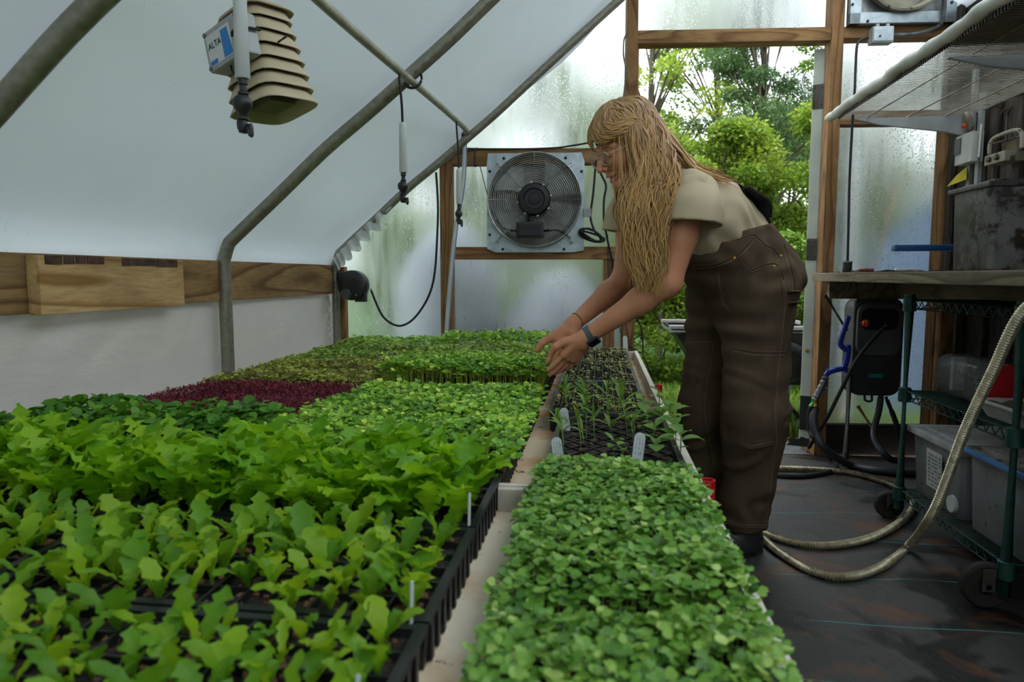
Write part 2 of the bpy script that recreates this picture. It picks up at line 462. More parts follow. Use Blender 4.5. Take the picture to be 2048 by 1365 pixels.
M['appliance'] = mat('dark_grey_appliance', S(74, 76, 72), S(62, 64, 60), 0.55, scale=8)
M['appliance2'] = mat('grey_front_panel', S(104, 104, 98), S(90, 90, 84), 0.5, scale=8)
M['orange'] = mat('orange_knob', S(222, 74, 30), None, 0.4)
M['teal'] = mat('teal_badge', S(36, 128, 140), S(50, 150, 160), 0.4)
M['hose_blue'] = mat('blue_holder', S(34, 58, 168), S(26, 46, 140), 0.4)
M['hose_dark'] = mat('grey_black_hose', S(60, 64, 66), S(46, 48, 50), 0.5, scale=15)
M['steel_hose'] = mat('stainless_hose', S(196, 184, 152), S(150, 138, 110), 0.35, 0.6, scale=30)
M['brass'] = mat('brass', S(196, 150, 50), None, 0.35, 0.8)
M['lime'] = mat('lime_band', S(74, 176, 70), None, 0.5)
M['bin'] = clearplastic('cloudy_bin', (0.50, 0.51, 0.51, 1), 0.4, 0.55, S(52, 40, 30), 30, 0.60)
M['bin_dirty'] = clearplastic('muddy_bin', (0.44, 0.43, 0.41, 1), 0.4, 0.40, S(46, 35, 26), 15, 0.46)
M['jar'] = clearplastic('scuffed_jar', (0.62, 0.64, 0.64, 1), 0.12, 0.16, S(40, 32, 26), 16, 0.55)
M['lid_dirty'] = mat('dirty_lid', S(150, 150, 146), S(92, 84, 72), 0.5, scale=9, speck=(S(46, 36, 28), 40, 0.58))
M['lid_dark'] = mat('sooty_lid', S(84, 82, 78), S(56, 52, 48), 0.55, scale=12, speck=(S(36, 28, 22), 40, 0.56))
M['clay'] = mat('crumpled_kraft', S(150, 124, 98), S(112, 90, 70), 0.85, scale=7, bmp=0.5, bscale=12, speck=(S(48, 34, 24), 20, 0.6))
M['foam'] = mat('white_foam', S(196, 196, 188), S(178, 178, 168), 0.7, scale=14)
M['blue_strap'] = mat('blue_handle', S(64, 120, 176), S(84, 140, 190), 0.5)
M['blue_tool'] = mat('blue_plastic', S(20, 74, 124), None, 0.5)
M['yellow'] = mat('yellow_card', S(216, 200, 40), S(190, 176, 30), 0.6)
M['maroon'] = mat('maroon_handle', S(112, 42, 36), None, 0.45)
M['dusty'] = mat('dusty_cream_enamel', S(158, 152, 132), S(134, 126, 106), 0.6, 0.1, scale=12, speck=(S(80, 70, 54), 26, 0.6))
M['dark_glass'] = mat('dim_window', S(88, 90, 88), None, 0.3)
# ================================================================== floor, ground
def floor_mat():
    m, nt, out = nmat('landscape_fabric')
    p = nt.nodes.new('ShaderNodeBsdfPrincipled')
    base = ramp(nt, noise(nt, 2.2, (1,1,1), 5), [(0.3, S(50, 48, 46)), (0.65, S(68, 65, 61))])
    weave = noise(nt, 160, (1, 0.25, 1), 2)
    base = mixc(nt, ramp(nt, weave, [(0.35, 0.0), (0.75, 0.35)]), base, S(34, 33, 34))
    wet = ramp(nt, noise(nt, 1.7, (1, 1.3, 1), 3, dist=0.6), [(0.50, 0.0), (0.54, 1.0)])
    base = mixc(nt, wet, base, S(26, 23, 21))
    rust = ramp(nt, noise(nt, 4.5, (1, 1.2, 1), 7, dist=0.4, rough=0.65), [(0.53, 0.0), (0.66, 0.9)])
    base = mixc(nt, rust, base, S(98, 64, 40))
    crumbs = ramp(nt, noise(nt, 46, (1,1,1), 6, rough=0.7), [(0.64, 0.0), (0.68, 1.0)])
    base = mixc(nt, crumbs, base, S(52, 36, 24))
    # woven teal guide threads, one every 31 cm
    tc = nt.nodes.new('ShaderNodeTexCoord'); sp = nt.nodes.new('ShaderNodeSeparateXYZ'); nt.links.new(tc.outputs['Object'], sp.inputs[0])
    wob = noise(nt, 1.4, (1, 0.2, 1), 2)
    a = N(nt, 'Math', operation='MULTIPLY_ADD'); a.inputs[1].default_value = 0.16; nt.links.new(wob, a.inputs[0]); nt.links.new(sp.outputs['Y'], a.inputs[2])
    b = N(nt, 'Math', operation='DIVIDE'); b.inputs[1].default_value = 0.31; nt.links.new(a.outputs[0], b.inputs[0])
    c = N(nt, 'Math', operation='FRACT'); nt.links.new(b.outputs[0], c.inputs[0])
    line = ramp(nt, c.outputs[0], [(0.0, 0.0), (0.49, 0.0), (0.495, 0.9), (0.507, 0.9), (0.512, 0.0)])
    gap = ramp(nt, noise(nt, 3.1, (1,1,1), 4), [(0.40, 0.0), (0.5, 1.0)])
    mul = mixc(nt, gap, (0, 0, 0, 1), line)
    base = mixc(nt, mul, base, S(64, 132, 124))
    nt.links.new(base, p.inputs['Base Color'])
    nt.links.new(ramp(nt, wet, [(0.0, 0.62), (1.0, 0.46)]), p.inputs['Roughness'])
    nt.links.new(bump(nt, noise(nt, 9, (1,1,1), 5), 0.35, 0.02, bump(nt, weave, 0.3, 0.002)), p.inputs['Normal'])
    nt.links.new(p.outputs[0], out.inputs['Surface'])
    return m
M['fabric'] = floor_mat()
MB().box((-1.62, -3.5, -0.03), (2.0, 3.83, 0.0)).build('floor', M['fabric'], kind='structure', label='black woven ground cloth with damp and rusty stains')
M['grass_soil'] = mat('turf_ground', S(62, 104, 34), S(84, 128, 44), 0.95, scale=6, bmp=0.4)
M['mulch'] = mat('wood_mulch', S(122, 84, 62), S(72, 48, 36), 0.95, scale=40, bmp=0.8, bscale=60)
MB().box((-22, 3.86, -0.09), (24, 34, -0.045)).build('lawn', M['grass_soil'], kind='structure', label='green lawn outside the open door')
MB().box((0.1, 3.85, -0.06), (3.4, 5.0, -0.03)).build('ground_mulch', M['mulch'], kind='structure', label='reddish wood mulch outside the doorway')

# ================================================================== roof film, hoops
HOOP = [(-1.411, 1.088), (-1.383, 1.118), (-1.197, 1.277), (-1.016, 1.435), (-0.84, 1.57), (-0.67, 1.706), (-0.54, 1.811), (-0.404, 1.929),
        (0.0, 2.275), (0.35, 2.56), (0.6, 2.70), (0.8, 2.735), (1.1, 2.67), (1.45, 2.49), (1.80, 2.27)]
def hoop_z(x):
    return float(np.interp(x, [h[0] for h in HOOP], [h[1] for h in HOOP]))
def make_film():
    prof = [(-1.452, 1.022), (-1.448, 1.075)]
    for i, (x, z) in enumerate(HOOP[1:]): prof.append((x - 0.022 if x < 0.6 else x, z + 0.028))
    prof = [(p.x, p.z) for p in smooth_path([(a, 0, b) for a, b in prof], 4)]
    ys = np.linspace(-3.45, 3.80, 112)
    V = []; n = len(prof)
    for y in ys:
        for i, (x, z) in enumerate(prof):
            s = i / n
            ph = (y - 1.235) / 1.24
            bag = 0.018 * math.sin(PI * ph) ** 2                     # billows outwards between the hoops
            wr = 0.006 * math.sin(9 * s + 5 * y) * math.sin(PI * min(1, s * 4))
            near_end = max(0.0, 1 - (3.70 - y) / 0.5)
            fold = 0.022 * near_end * math.sin(48 * s) * max(0, math.sin((s - 0.42) * 9)) if s > 0.42 else 0
            k = bag + wr - fold
            if i == 0: k *= 0
            V.append((x - 0.62 * k, y + (x * EW_K if y > 3.77 else 0), z + 0.78 * k))
    F = [(a*n+i, a*n+i+1, (a+1)*n+i+1, (a+1)*n+i) for a in range(len(ys)-1) for i in range(n-1)]
    me = np_mesh('roof_film', np.array(V), np.array(F), M['film'])
    me.materials.append(M['film_fill_light'])                     # unseen right slope: clearer film made up to let in extra light
    ridge = [x for x, z in prof].index(min((x for x, z in prof), key=lambda q: abs(q - 0.72)))
    me.polygons.foreach_set('material_index', [1 if (f % (n-1)) >= ridge else 0 for f in range(len(F))])
    return me
link('ceiling', make_film(), kind='structure', label='milky plastic roof film stretched over the hoops')

hoop_lab = ['grey steel hoop pipe crossing the top corner nearest the camera', 'grey steel hoop pipe with bent shoulder crossing the white pipe',
            'grey steel hoop pipe at the corner beside the wet end wall']
for y, lab in zip((1.235, 2.475, 3.59), hoop_lab):
    pts = [(-1.43, y, 0.0), (-1.432, y, 0.6), (-1.432, y, 1.03)] + [(x, y, z) for x, z in HOOP]
    path = [Vector(pts[0]), Vector(pts[1]), Vector((-1.432, y, 1.0))] + smooth_path(pts[2:], 4)
    r = 0.0245 if y < 3 else 0.021
    MB().tube(path, r, 14).build('hoop_pipe', M['galv'], label=lab, cat='pipe', group='greenhouse hoops')

# ================================================================== left side: curtain, hip boards
def make_curtain():
    ys = np.linspace(-3.45, 3.70, 300); zs = np.linspace(0.0, 0.90, 60)
    V = []
    for y in ys:
        for z in zs:
            t = z / 0.9
            pull = t ** 3
            w = 0.010 * pull * (abs(math.sin(19 * (y + (0.9 - z) * 0.8) + 2 * math.sin(5 * y))) ** 0.6 - 0.5)
            w += 0.010 * math.sin(2.4 * y + 1.1 * z) * (1 - t) + 0.005 * math.sin(6 * y - 5 * z)
            V.append((-1.475 + w, y, z))
    n = len(zs)
    F = [(a*n+i, (a+1)*n+i, (a+1)*n+i+1, a*n+i+1) for a in range(len(ys)-1) for i in range(n-1)]
    return np_mesh('side_curtain', np.array(V), np.array(F), M['curtain'])
link('wall_left', make_curtain(), kind='structure', label='white plastic side curtain below the hip board')
MB().bbox((-1.485, -3.4, 0.873), (-1.442, 3.62, 1.028), 0.004).build('hip_board', M['timber_y'], label='long weathered pine board running along the plastic side wall', cat='board')
y0, y1 = 1.565, 2.17
MB().bbox((-1.441, y0, 0.870), (-1.404, y1, 1.022), 0.003).build('splice_board', M['timber_new'], label='short pale pine board with bark edge nailed over the long board', cat='board')
# bark left along the top edge of the splice board
mb = MB(); yy = y0 + 0.02
while yy < y1 - 0.05:
    L = random.uniform(0.03, 0.11)
    if random.random() < 0.8: mb.box((-1.4045, yy, 1.004 - random.uniform(0, .006)), (-1.4015, yy + L, 1.0225))
    yy += L + 0.006
mb.build('bark_strip', mat('bark', S(96, 74, 58), S(62, 46, 38), 0.95, scale=30, bmp=0.6), bpy.data.objects['splice_board'], kind='stuff')

# ================================================================== far gable wall (local frame: x along, y outward, z up)
WB = empty('wall_back', (0, EW_Y, 0), EW_A, kind='structure', label='timber framed end wall glazed with wet clear sheet')
def timber(name, u0, u1, z0, z1, v0=0.0, v1=0.085, up=False, b=0.004, m=None):
    o = MB().bbox((-(u1-u0)/2, v0, -(z1-z0)/2), ((u1-u0)/2, v1, (z1-z0)/2), b).build(name, m or (M['timber_z'] if up else M['timber']), WB)
    o.location = ((u0+u1)/2, 0, (z0+z1)/2); return o
uu = lambda x, y=500: EW(x, y)[0]
zz = lambda y, x=1100: EW(x, y)[1]
uA0, uA1 = uu(880, 480), uu(905, 480)
uD0, uD1 = uu(1250, 300), uu(1272, 300)
uR0, uR1 = uu(1648, 400), uu(1672, 400)
z_h0, z_h1 = zz(329, 950), zz(298, 950)
z_s0, z_s1 = zz(519, 950), zz(494, 950)
z_d0, z_d1 = zz(85, 1450), zz(58, 1450)
z_r0, z_r1 = zz(248, 1780), zz(221, 1780)
timber('stud', uu(674, 620), uu(690, 620), 0.0, 1.02, 0.0, 0.06, True)
timber('stud', uA0, uA1, 0.0, z_h1, 0, .085, True)
timber('stud', uD0, uD1, 0.0, 2.62, -0.01, .085, True)
timber('stud', uR0, uR1, 0.0, 2.62, -0.01, .085, True)
timber('stud', uu(1210, 450), uu(1232, 450), 0.0, z_s1, 0.01, .085, True)
timber('stud', uu(1887, 330), uu(1912, 330), 0.0, z_r1, 0, .085, True)
timber('rail', uA1, uD0, z_h0, z_h1, 0.002)
timber('rail', uA1, uD0, z_s0, z_s1, 0.002)
timber('door_header', uD1, uR0, z_d0, z_d1, -0.005)
timber('rail', uR1, 1.80, z_d0 + .01, z_d1, 0.0)
timber('rail', uR1, 1.80, z_r0, z_r1, 0.0)
timber('kick_board', uR1, 1.80, 0.0, 0.165, 0.02, .07, m=M['kick'])
timber('kick_board', -1.42, uD0, 0.0, 0.30, 0.02, .07, m=M['kick'])
timber('jamb', uD1, uD1 + 0.012, 0.0, z_d0, 0.03, 0.11, True)
def panel(poly):
    """clear sheet outline in (u, z), 7 mm thick, fixed behind the studs"""
    MB().prism(poly, 0.087, 0.094, Matrix(((1,0,0,0),(0,0,1,0),(0,1,0,0),(0,0,0,1)))).build('glazing_sheet', M['pane'], WB)
def top_at(u): return hoop_z(u * 0.997) + 0.05
panel([(-1.43, 0.02), (uA0 + .01, 0.02), (uA0 + .01, top_at(uA0)), (-1.2, top_at(-1.2)), (-1.43, 1.08)])
panel([(uA0 + .012, 0.02), (uD0 + .01, 0.02), (uD0 + .01, z_s0 + .012), (uA0 + .012, z_s0 + .012)])
panel([(uA0 + .012, z_s0 + .014), (uD0 + .01, z_s0 + .014), (uD0 + .01, z_h0 + .012), (uA0 + .012, z_h0 + .012)])
us = np.linspace(uA0 + .012, uD0 + .01, 8)
panel([(us[0], z_h0 + .014), (us[-1], z_h0 + .014)] + [(u, top_at(u)) for u in us[::-1]])
us = np.linspace(uD0 + .012, uR0 + .012, 9)
panel([(us[0], z_d0 + .014), (us[-1], z_d0 + .014)] + [(u, top_at(u)) for u in us[::-1]])
us = np.linspace(uR0 + .014, 1.84, 6)
panel([(us[0], z_d0 + .014), (us[-1], z_d0 + .014)] + [(u, top_at(u)) for u in us[::-1]])
panel([(uR0 + .014, z_r0 + .012), (1.84, z_r0 + .012), (1.84, z_d0 + .012), (uR0 + .014, z_d0 + .012)])
panel([(uR0 + .014, 0.10), (1.84, 0.10), (1.84, z_r0 + .010), (uR0 + .014, z_r0 + .010)])
# pleated hem of the roof film where it is tucked round the corner, and the hem down the curtain edge
def ribbon(name, pts, w, amp, freq, m, **kw):
    P = smooth_path(pts, 14); V = []; 
    for i, p in enumerate(P):
        s = amp * math.sin(i * freq); q = w * (1 + 0.25 * math.sin(i * 0.9))
        V += [p + Vector((0, -s, 0)), p + Vector((q * 0.35, -s * 2 - 0.004, -q * 0.5)), p + Vector((q * 0.55, -s * 2.6, -q))]
    F = [(i*3+j, i*3+j+1, i*3+4+j, i*3+3+j) for i in range(len(P)-1) for j in range(2)]
    return link(name, np_mesh(name, np.array([tuple(v) for v in V]), np.array(F), m), **kw)
ribbon('film_hem', [(-1.43, 3.55, 1.06), (-1.38, 3.55, 1.11), (-1.28, 3.56, 1.21), (-1.16, 3.57, 1.32)], 0.055, 0.010, 1.0, M['cuff'],
       label='crumpled translucent hem of roof film tucked round the far corner', cat='plastic film')
ribbon('film_hem', [(-1.16, 3.58, 1.32), (-0.95, 3.60, 1.50), (-0.74, 3.62, 1.675)], 0.02, 0.004, 0.8, M['cuff'],
       label='narrow loose film edge running up the far hoop', cat='plastic film')
mb = MB(); P = [Vector((-1.452 + 0.006 * math.sin(i * 1.3), 3.53 + 0.006 * math.sin(i * 2.1), 0.50 + i * 0.0125)) for i in range(31)]
mb.tube(P, 0.007, 5); mb.build('curtain_hem', M['cuff'], label='frilled vertical edge of the white side curtain', cat='plastic film')

# the wall behind the camera
MB().add([(-1.46, -3.45, 0), (1.8, -3.45, 0), (1.8, -3.45, 2.3), (0.75, -3.45, 2.75), (-0.4, -3.45, 1.95), (-1.46, -3.45, 1.05)], [(0, 1, 2, 3, 4, 5)]).build('wall_front', M['film'], kind='structure', label='plastic end wall behind the viewer')

# ================================================================== door, swung outwards
DA = math.radians(21)
DO = empty('door_1', (uR0 * math.cos(EW_A) - 0.030, EW_Y + uR0 * EW_K + 0.075, 0), -DA, kind='structure', label='open pale foam door seen on its edge, hinged to the jamb')
zt = EW(1640, 88)[1]
MB().bbox((-0.027, 0.0, 0.035), (0.027, 0.86, zt), 0.005).build('door_leaf', M['door'], DO)
MB().bbox((0.0275, -0.004, 0.035), (0.034, 0.86, zt), 0.002).build('door_edge_trim', M['alu'], DO)
for yp, hh in ((186, 0.125), (498, 0.115), (832, 0.19)):
    zc = EW(1632, yp)[1]
    h = MB().bbox((-0.026, -0.006, zc - hh/2), (0.036, -0.001, zc + hh/2), 0.003).tube([(0.036, -0.003, zc - hh/2), (0.036, -0.003, zc + hh/2)], 0.006, 8).build('hinge', M['hinge'] if yp < 700 else M['rubber'], DO)
    mb = MB()
    for sx in (-0.016, 0.018):
        for sz in (-0.35, 0.35): mb.lathe([(0.004, 0), (0.003, 0.002), (0.0001, 0.0025)], 8, MX((sx, -0.006, zc + sz * hh), PI/2))
    mb.build('screw', M['graphite'], h, kind='stuff')
hz = EW(1618, 165)[1]
MB().tube(smooth_path([(-0.027, 0.03, hz - 0.03), (-0.07, 0.05, hz), (-0.085, 0.06, hz + 0.06), (-0.07, 0.06, hz + 0.10)], 5), 0.006, 8).build('handle', M['steel'], DO)
MB().lathe([(0.0001, 0), (0.011, 0), (0.011, 0.006), (0.006, 0.007)], 12, MX((0.0, -0.0005, EW(1630, 705)[1]), PI/2)).build('knot_plug', M['brass'], DO)
# torn rubber sweep at the door foot
MB().add([(-0.09, -0.012, 0.03), (0.03, -0.012, 0.03), (0.03, -0.012, 0.075), (-0.01, -0.012, 0.085), (-0.03, -0.012, 0.068), (-0.06, -0.012, 0.08), (-0.085, -0.012, 0.06), (-0.07, -0.012, 0.05)], [tuple(range(8))]).build('door_sweep', M['rubber'], DO)
MB().bbox((uD1 + .02, 3.80, -0.03), (uR0 - .02, 4.08, 0.006), 0.006).build('door_sill', mat('wet_grey_sill', S(128, 128, 126), S(96, 96, 94), 0.4, scale=12, bmp=0.2), kind='structure', label='grey wet sill board at the doorway')

# ================================================================== right wall: weathered boards and battens
XR = 1.79
WR = empty('wall_right', (XR, 0, 0), 0, kind='structure', label='weathered grey board and batten wall behind the shelves')
y = -3.4; i = 0
plank = None
while y < 3.84:
    w = 0.19
    if plank is None:
        plank = MB().bbox((0, 0.002, 0.0), (0.022, w - 0.002, 2.40), 0.003).build('plank', M['barn'], WR)
        o = plank
    else:
        o = link('plank', plank.data, WR)
    o.location = (random.uniform(0, 0.006), y, 0)
    if y > 0.4:
        if i == 0 or 'batten0' not in globals():
            batten0 = MB().bbox((-0.022, -0.024, 0.0), (0.0, 0.024, 2.40), 0.004).build('batten', M['barn'], WR); b = batten0
        else: b = link('batten', batten0.data, WR)
        b.location = (0, y, 0)
    y += w; i += 1
# ================================================================== outdoors: trees, grass, cart
def leaf_cards(cent, size, rnd_t, seedn=1, asp=0.55, droop=0.5):
    """folded diamond leaves at the given points: (V, F, rnd)"""
    r = np.random.default_rng(seedn); n = len(cent)
    L = size * r.uniform(0.6, 1.3, n); a = r.uniform(0, 2*PI, n); e = r.normal(0, droop, n)
    d = np.stack([np.cos(a)*np.cos(e), np.sin(a)*np.cos(e), np.sin(e)], 1)
    up = np.tile([0, 0, 1.0], (n, 1)) + r.normal(0, 0.5, (n, 3))
    s = np.cross(d, up); s /= np.linalg.norm(s, axis=1)[:, None] + 1e-9
    nn = np.cross(s, d)
    V = np.stack([cent, cent + d*L[:, None]*.5 + s*(L*asp*.5)[:, None] + nn*(L*.1)[:, None], cent + d*L[:, None], cent + d*L[:, None]*.5 - s*(L*asp*.5)[:, None] + nn*(L*.1)[:, None]], 1)
    F = np.arange(4*n).reshape(n, 4)
    return V.reshape(-1, 3), F, np.repeat(rnd_t, 4)

M['bark'] = mat('tree_bark', S(96, 88, 70), S(62, 54, 42), 0.9, scale=8, stretch=(1, 1, 0.2), bmp=0.6)
LT = {
 'bright': leafmat('bright_tree_leaf', [(0.0, S(62, 104, 30)), (0.5, S(104, 152, 48)), (1.0, S(150, 190, 74))], 0.45, gain=.85),
 'mid': leafmat('mid_tree_leaf', [(0.0, S(48, 84, 34)), (0.5, S(78, 120, 48)), (1.0, S(116, 154, 70))], 0.4, gain=1.6),
 'yellow': leafmat('yellow_tree_leaf', [(0.0, S(92, 112, 40)), (0.5, S(138, 156, 62)), (1.0, S(182, 192, 98))], 0.45, gain=1.3, tint=(.95, 1, .9)),
 'pine': leafmat('pine_needle', [(0.0, S(34, 62, 36)), (0.5, S(54, 88, 52)), (1.0, S(82, 118, 70))], 0.25, gain=1.6),
}
def tree(name, x, y, h, rad, kind, nclump, per, leaf, label, base=0.25, seed=1, lean=0.0, group='trees beyond the doorway'):
    r = np.random.default_rng(seed); rr = random.Random(seed)
    t = empty(name, (x, y, -0.05), 0, label, 'tree' if h > 2.6 else 'shrub', group)
    tr = MB(); top = Vector((lean, 0, h * 0.93))
    path = [Vector((lean * (k/6) ** 1.5 + rr.uniform(-.04, .04) * h * .3, rr.uniform(-.04, .04) * h * .3, h * .93 * k / 6)) for k in range(7)]
    path[0] = Vector((0, 0, 0))
    R0 = 0.012 * h + 0.015
    tr.tube(path, [R0 * (1 - 0.13 * k) for k in range(7)], 7)
    cl = []
    for i in range(nclump):
        f = base + (1 - base) * (i + rr.random()) / nclump
        shape = math.sin(PI * min(1, max(0.08, (f - base) / (1 - base) * 0.82 + 0.12)))
        if kind == 'pine': shape = 1.15 * (1 - (f - base) / (1 - base)) + 0.12
        a = rr.uniform(0, 2*PI); q = rad * shape * math.sqrt(rr.uniform(0.12, 1))
        k = min(5.99, f * 6); p0 = path[int(k)].lerp(path[int(k)+1], k - int(k))
        c = Vector((p0.x + q * math.cos(a), p0.y + q * math.sin(a), f * h * (1.0 if kind != 'pine' else 0.98)))
        cl.append((c, rad * rr.uniform(0.16, 0.34)))
        s0 = path[max(0, int(k) - 1)].lerp(p0, 0.4)
        tr.tube([s0, s0.lerp(c, 0.5) + Vector((0, 0, 0.05 * rad)), c], [R0 * .32, R0 * .2, R0 * .07], 4)
    tr.build('trunk', M['bark'], t)
    P = []; Q = []
    for c, cr in cl:
        g = r.normal(0, 1, (per, 3)); g /= np.linalg.norm(g, axis=1)[:, None]
        g *= (r.uniform(0.2, 1, per) ** 0.5)[:, None] * cr
        g[:, 2] *= 0.6 if kind != 'pine' else 0.35
        P.append(g + np.array(c)); Q.append(np.clip(r.normal(0.5, 0.2, per) + r.normal(0, 0.13), 0, 1))
    V, F, R = leaf_cards(np.concatenate(P), leaf, np.concatenate(Q), seed, 0.6 if kind != 'pine' else 0.16, 0.55)
    link('foliage', np_mesh('foliage', V, F, LT[kind], smooth=False, attr=R), t, kind='stuff')
    return t
tree('maple_tree', 1.1, 6.6, 2.35, 0.85, 'bright', 50, 800, 0.046, 'bright green bushy young tree closest to the doorway', 0.12, 3)
tree('maple_tree', 2.15, 7.0, 2.6, 0.9, 'bright', 50, 800, 0.046, 'bright green bushy tree beside the open door edge', 0.1, 4)
tree('maple_tree', 0.25, 7.9, 2.9, 1.0, 'bright', 46, 800, 0.046, 'fresh green leafy tree behind the bent head', 0.12, 5)
tree('pine_tree', 2.0, 9.0, 5.4, 1.25, 'pine', 80, 620, 0.09, 'dark feathery pine standing behind the bright trees', 0.12, 6)
tree('birch_tree', 0.75, 10.2, 5.7, 1.1, 'yellow', 46, 300, 0.06, 'tall thin yellow-green tree with sky showing through', 0.2, 7)
tree('birch_tree', 1.75, 11.2, 6.0, 1.1, 'mid', 50, 330, 0.062, 'tall mid-green tree in the middle of the doorway', 0.2, 8)
tree('birch_tree', 3.4, 10.8, 5.0, 1.1, 'mid', 44, 300, 0.062, 'loose green tree with open crown near the door handle', 0.2, 9)
tree('maple_tree', -0.8, 8.8, 3.9, 1.2, 'mid', 40, 260, 0.10, 'green tree blurred behind the exhaust fan', 0.1, 10)
tree('maple_tree', -2.3, 8.6, 3.3, 1.3, 'mid', 40, 260, 0.10, 'green tree blurred behind the wet corner sheet', 0.1, 11)
tree('maple_tree', 3.6, 7.4, 3.3, 1.2, 'bright', 44, 280, 0.09, 'green tree blurred behind the sheet beside the shelf', 0.08, 12)
tree('maple_tree', 5.2, 9.4, 4.2, 1.5, 'mid', 40, 260, 0.10, 'green tree far behind the shelf side sheet', 0.08, 13)
tree('birch_tree', -4.6, 11, 5.2, 1.7, 'mid', 40, 220, 0.13, 'tall green tree beyond the corner of the house', 0.12, 14)
tree('birch_tree', 0.4, 13.5, 4.0, 2.0, 'mid', 56, 620, 0.13, 'green tree far back on the lawn edge', 0.06, 15)
tree('birch_tree', 3.6, 13.8, 3.9, 2.0, 'mid', 56, 620, 0.13, 'green tree far back behind the pine', 0.06, 16)
for i, (x, y, h, rad, k, lab) in enumerate([
    (0.55, 6.2, 1.5, 0.55, 'bright', 'low green shrub behind the garden cart tub'), (1.5, 6.1, 1.35, 0.6, 'mid', 'low dark green shrub behind the standing legs'),
    (2.3, 6.0, 1.2, 0.5, 'bright', 'low green shrub beside the cart wheel'), (-0.6, 7.2, 1.3, 0.7, 'mid', 'low shrub blurred below the fan'),
    (-1.9, 5.9, 1.9, .55, 'mid', 'shrub blurred behind the corner sheet by the blower'), (-1.0, 6.2, 1.6, .6, 'bright', 'shrub blurred behind the riser pipe'), (2.3, 5.6, 1.5, .5, 'mid', 'shrub blurred behind the sheet above the bench'), (3.0, 6.2, 1.9, .6, 'bright', 'shrub blurred at the edge of the shelf side sheet'),
    (0.2, 6.9, 1.7, 0.6, 'yellow', 'yellowish shrub seen between arms and overalls')]):
    tree('wild_shrub', x, y, h, rad, k, 22, 300, 0.045, lab, 0.05, 30 + i, group='shrubs beyond the doorway')

def grass(n, x0, x1, y0, y1, hmin, hmax, seed):
    r = np.random.default_rng(seed)
    x = r.uniform(x0, x1, n); y = y0 + (y1 - y0) * r.uniform(0, 1, n) ** 1.4
    h = r.uniform(hmin, hmax, n); a = r.uniform(0, 2*PI, n); w = 0.004 + 0.002 * y / 4; b = r.uniform(0.2, 0.7, n) * h
    c = np.stack([x, y, np.full(n, -0.05)], 1); s = np.stack([np.cos(a), np.sin(a), 0*a], 1); q = np.stack([-np.sin(a), np.cos(a), 0*a], 1)
    V = np.stack([c - s*w[:, None], c + s*w[:, None], c + s*(w*.7)[:, None] + q*(b*.35)[:, None] + np.stack([0*h, 0*h, h*.6], 1), c - s*(w*.7)[:, None] + q*(b*.35)[:, None] + np.stack([0*h, 0*h, h*.6], 1),
                  c + q*b[:, None] + np.stack([0*h, 0*h, h], 1)], 1).reshape(-1, 3)
    i = np.arange(n)[:, None] * 5
    F = np.concatenate([np.concatenate([i, i+1, i+2], 1), np.concatenate([i, i+2, i+3], 1), np.concatenate([i+3, i+2, i+4], 1)])
    return V, F, np.repeat(r.uniform(0, 1, n), 5)
M['grass'] = leafmat('grass_blade', [(0.0, S(66, 116, 34)), (0.6, S(104, 160, 52)), (1.0, S(150, 190, 84))], 0.4)
V, F, R = grass(46000, -0.4, 3.0, 4.35, 8.0, 0.05, 0.16, 2)
link('lawn_grass', np_mesh('lawn_grass', V, F, M['grass'], attr=R), kind='stuff', label='bright green lawn grass outside the doorway', cat='grass')
# loose chips on the mulch
mb = MB(); rr = random.Random(5)
for i in range(1500):
    x, y = rr.uniform(.15, 2.3), rr.uniform(3.95, 5.1); s = rr.uniform(.008, .024)
    mb.box((-s, -s*.4, 0), (s, s*.4, s*.3), MX((x, y, -0.03 + (0.0 if y < 5 else -.01)), rr.uniform(-.3, .3), rr.uniform(-.3, .3), rr.uniform(0, 6)))
mb.build('mulch_chips', mat('mulch_chip', S(158, 106, 84), S(98, 66, 52), 0.9, scale=9, lo=.3, hi=.7), kind='stuff', label='scattered reddish wood chips outside the doorway', cat='mulch')

# garden cart: black tub on two spoked wheels, parked on the mulch behind the legs
CT = empty('garden_cart', (1.0, 4.78, -0.03), 0.0, 'black garden cart with pale rim boards and spoked wheel outside the doorway', 'cart')
a = atY(1342, 640, 4.6); b = atY(1618, 640, 4.6)
def tub():
    lo = [(-0.30, -0.24, 0.30), (0.42, -0.24, 0.30), (0.42, 0.24, 0.30), (-0.30, 0.24, 0.30)]
    x0, x1 = a.x - 1.0, b.x - 1.0 + 0.05; zt = a.z - 0.02
    hi = [(x0, -0.30, zt), (x1, -0.30, zt), (x1, 0.30, zt), (x0, 0.30, zt)]
    inn = [(p[0]*.97, p[1]*.95, zt) for p in hi]; inb = [(p[0]*.95, p[1]*.94, 0.33) for p in lo]
    return lo + hi + inn + inb, [(3,2,1,0), (0,1,5,4), (1,2,6,5), (2,3,7,6), (3,0,4,7), (4,5,9,8), (5,6,10,9), (6,7,11,10), (7,4,8,11), (8,9,13,12), (9,10,14,13), (10,11,15,14), (11,8,12,15), (12,13,14,15)], x0, x1, zt
v, f, tx0, tx1, tz = tub()
MB().add(v, f).build('tub', M['black'], CT)
MB().bbox((tx0 - .02, -0.34, tz), (tx1 + .02, -0.25, tz + 0.022), 0.005).build('rim_board', mat('wet_grey_board', S(168, 166, 162), S(136, 130, 122), 0.4, scale=8), CT)
MB().bbox((tx0 - .02, 0.25, tz), (tx1 + .02, 0.34, tz + 0.022), 0.005).build('rim_board', bpy.data.materials['wet_grey_board'], CT)
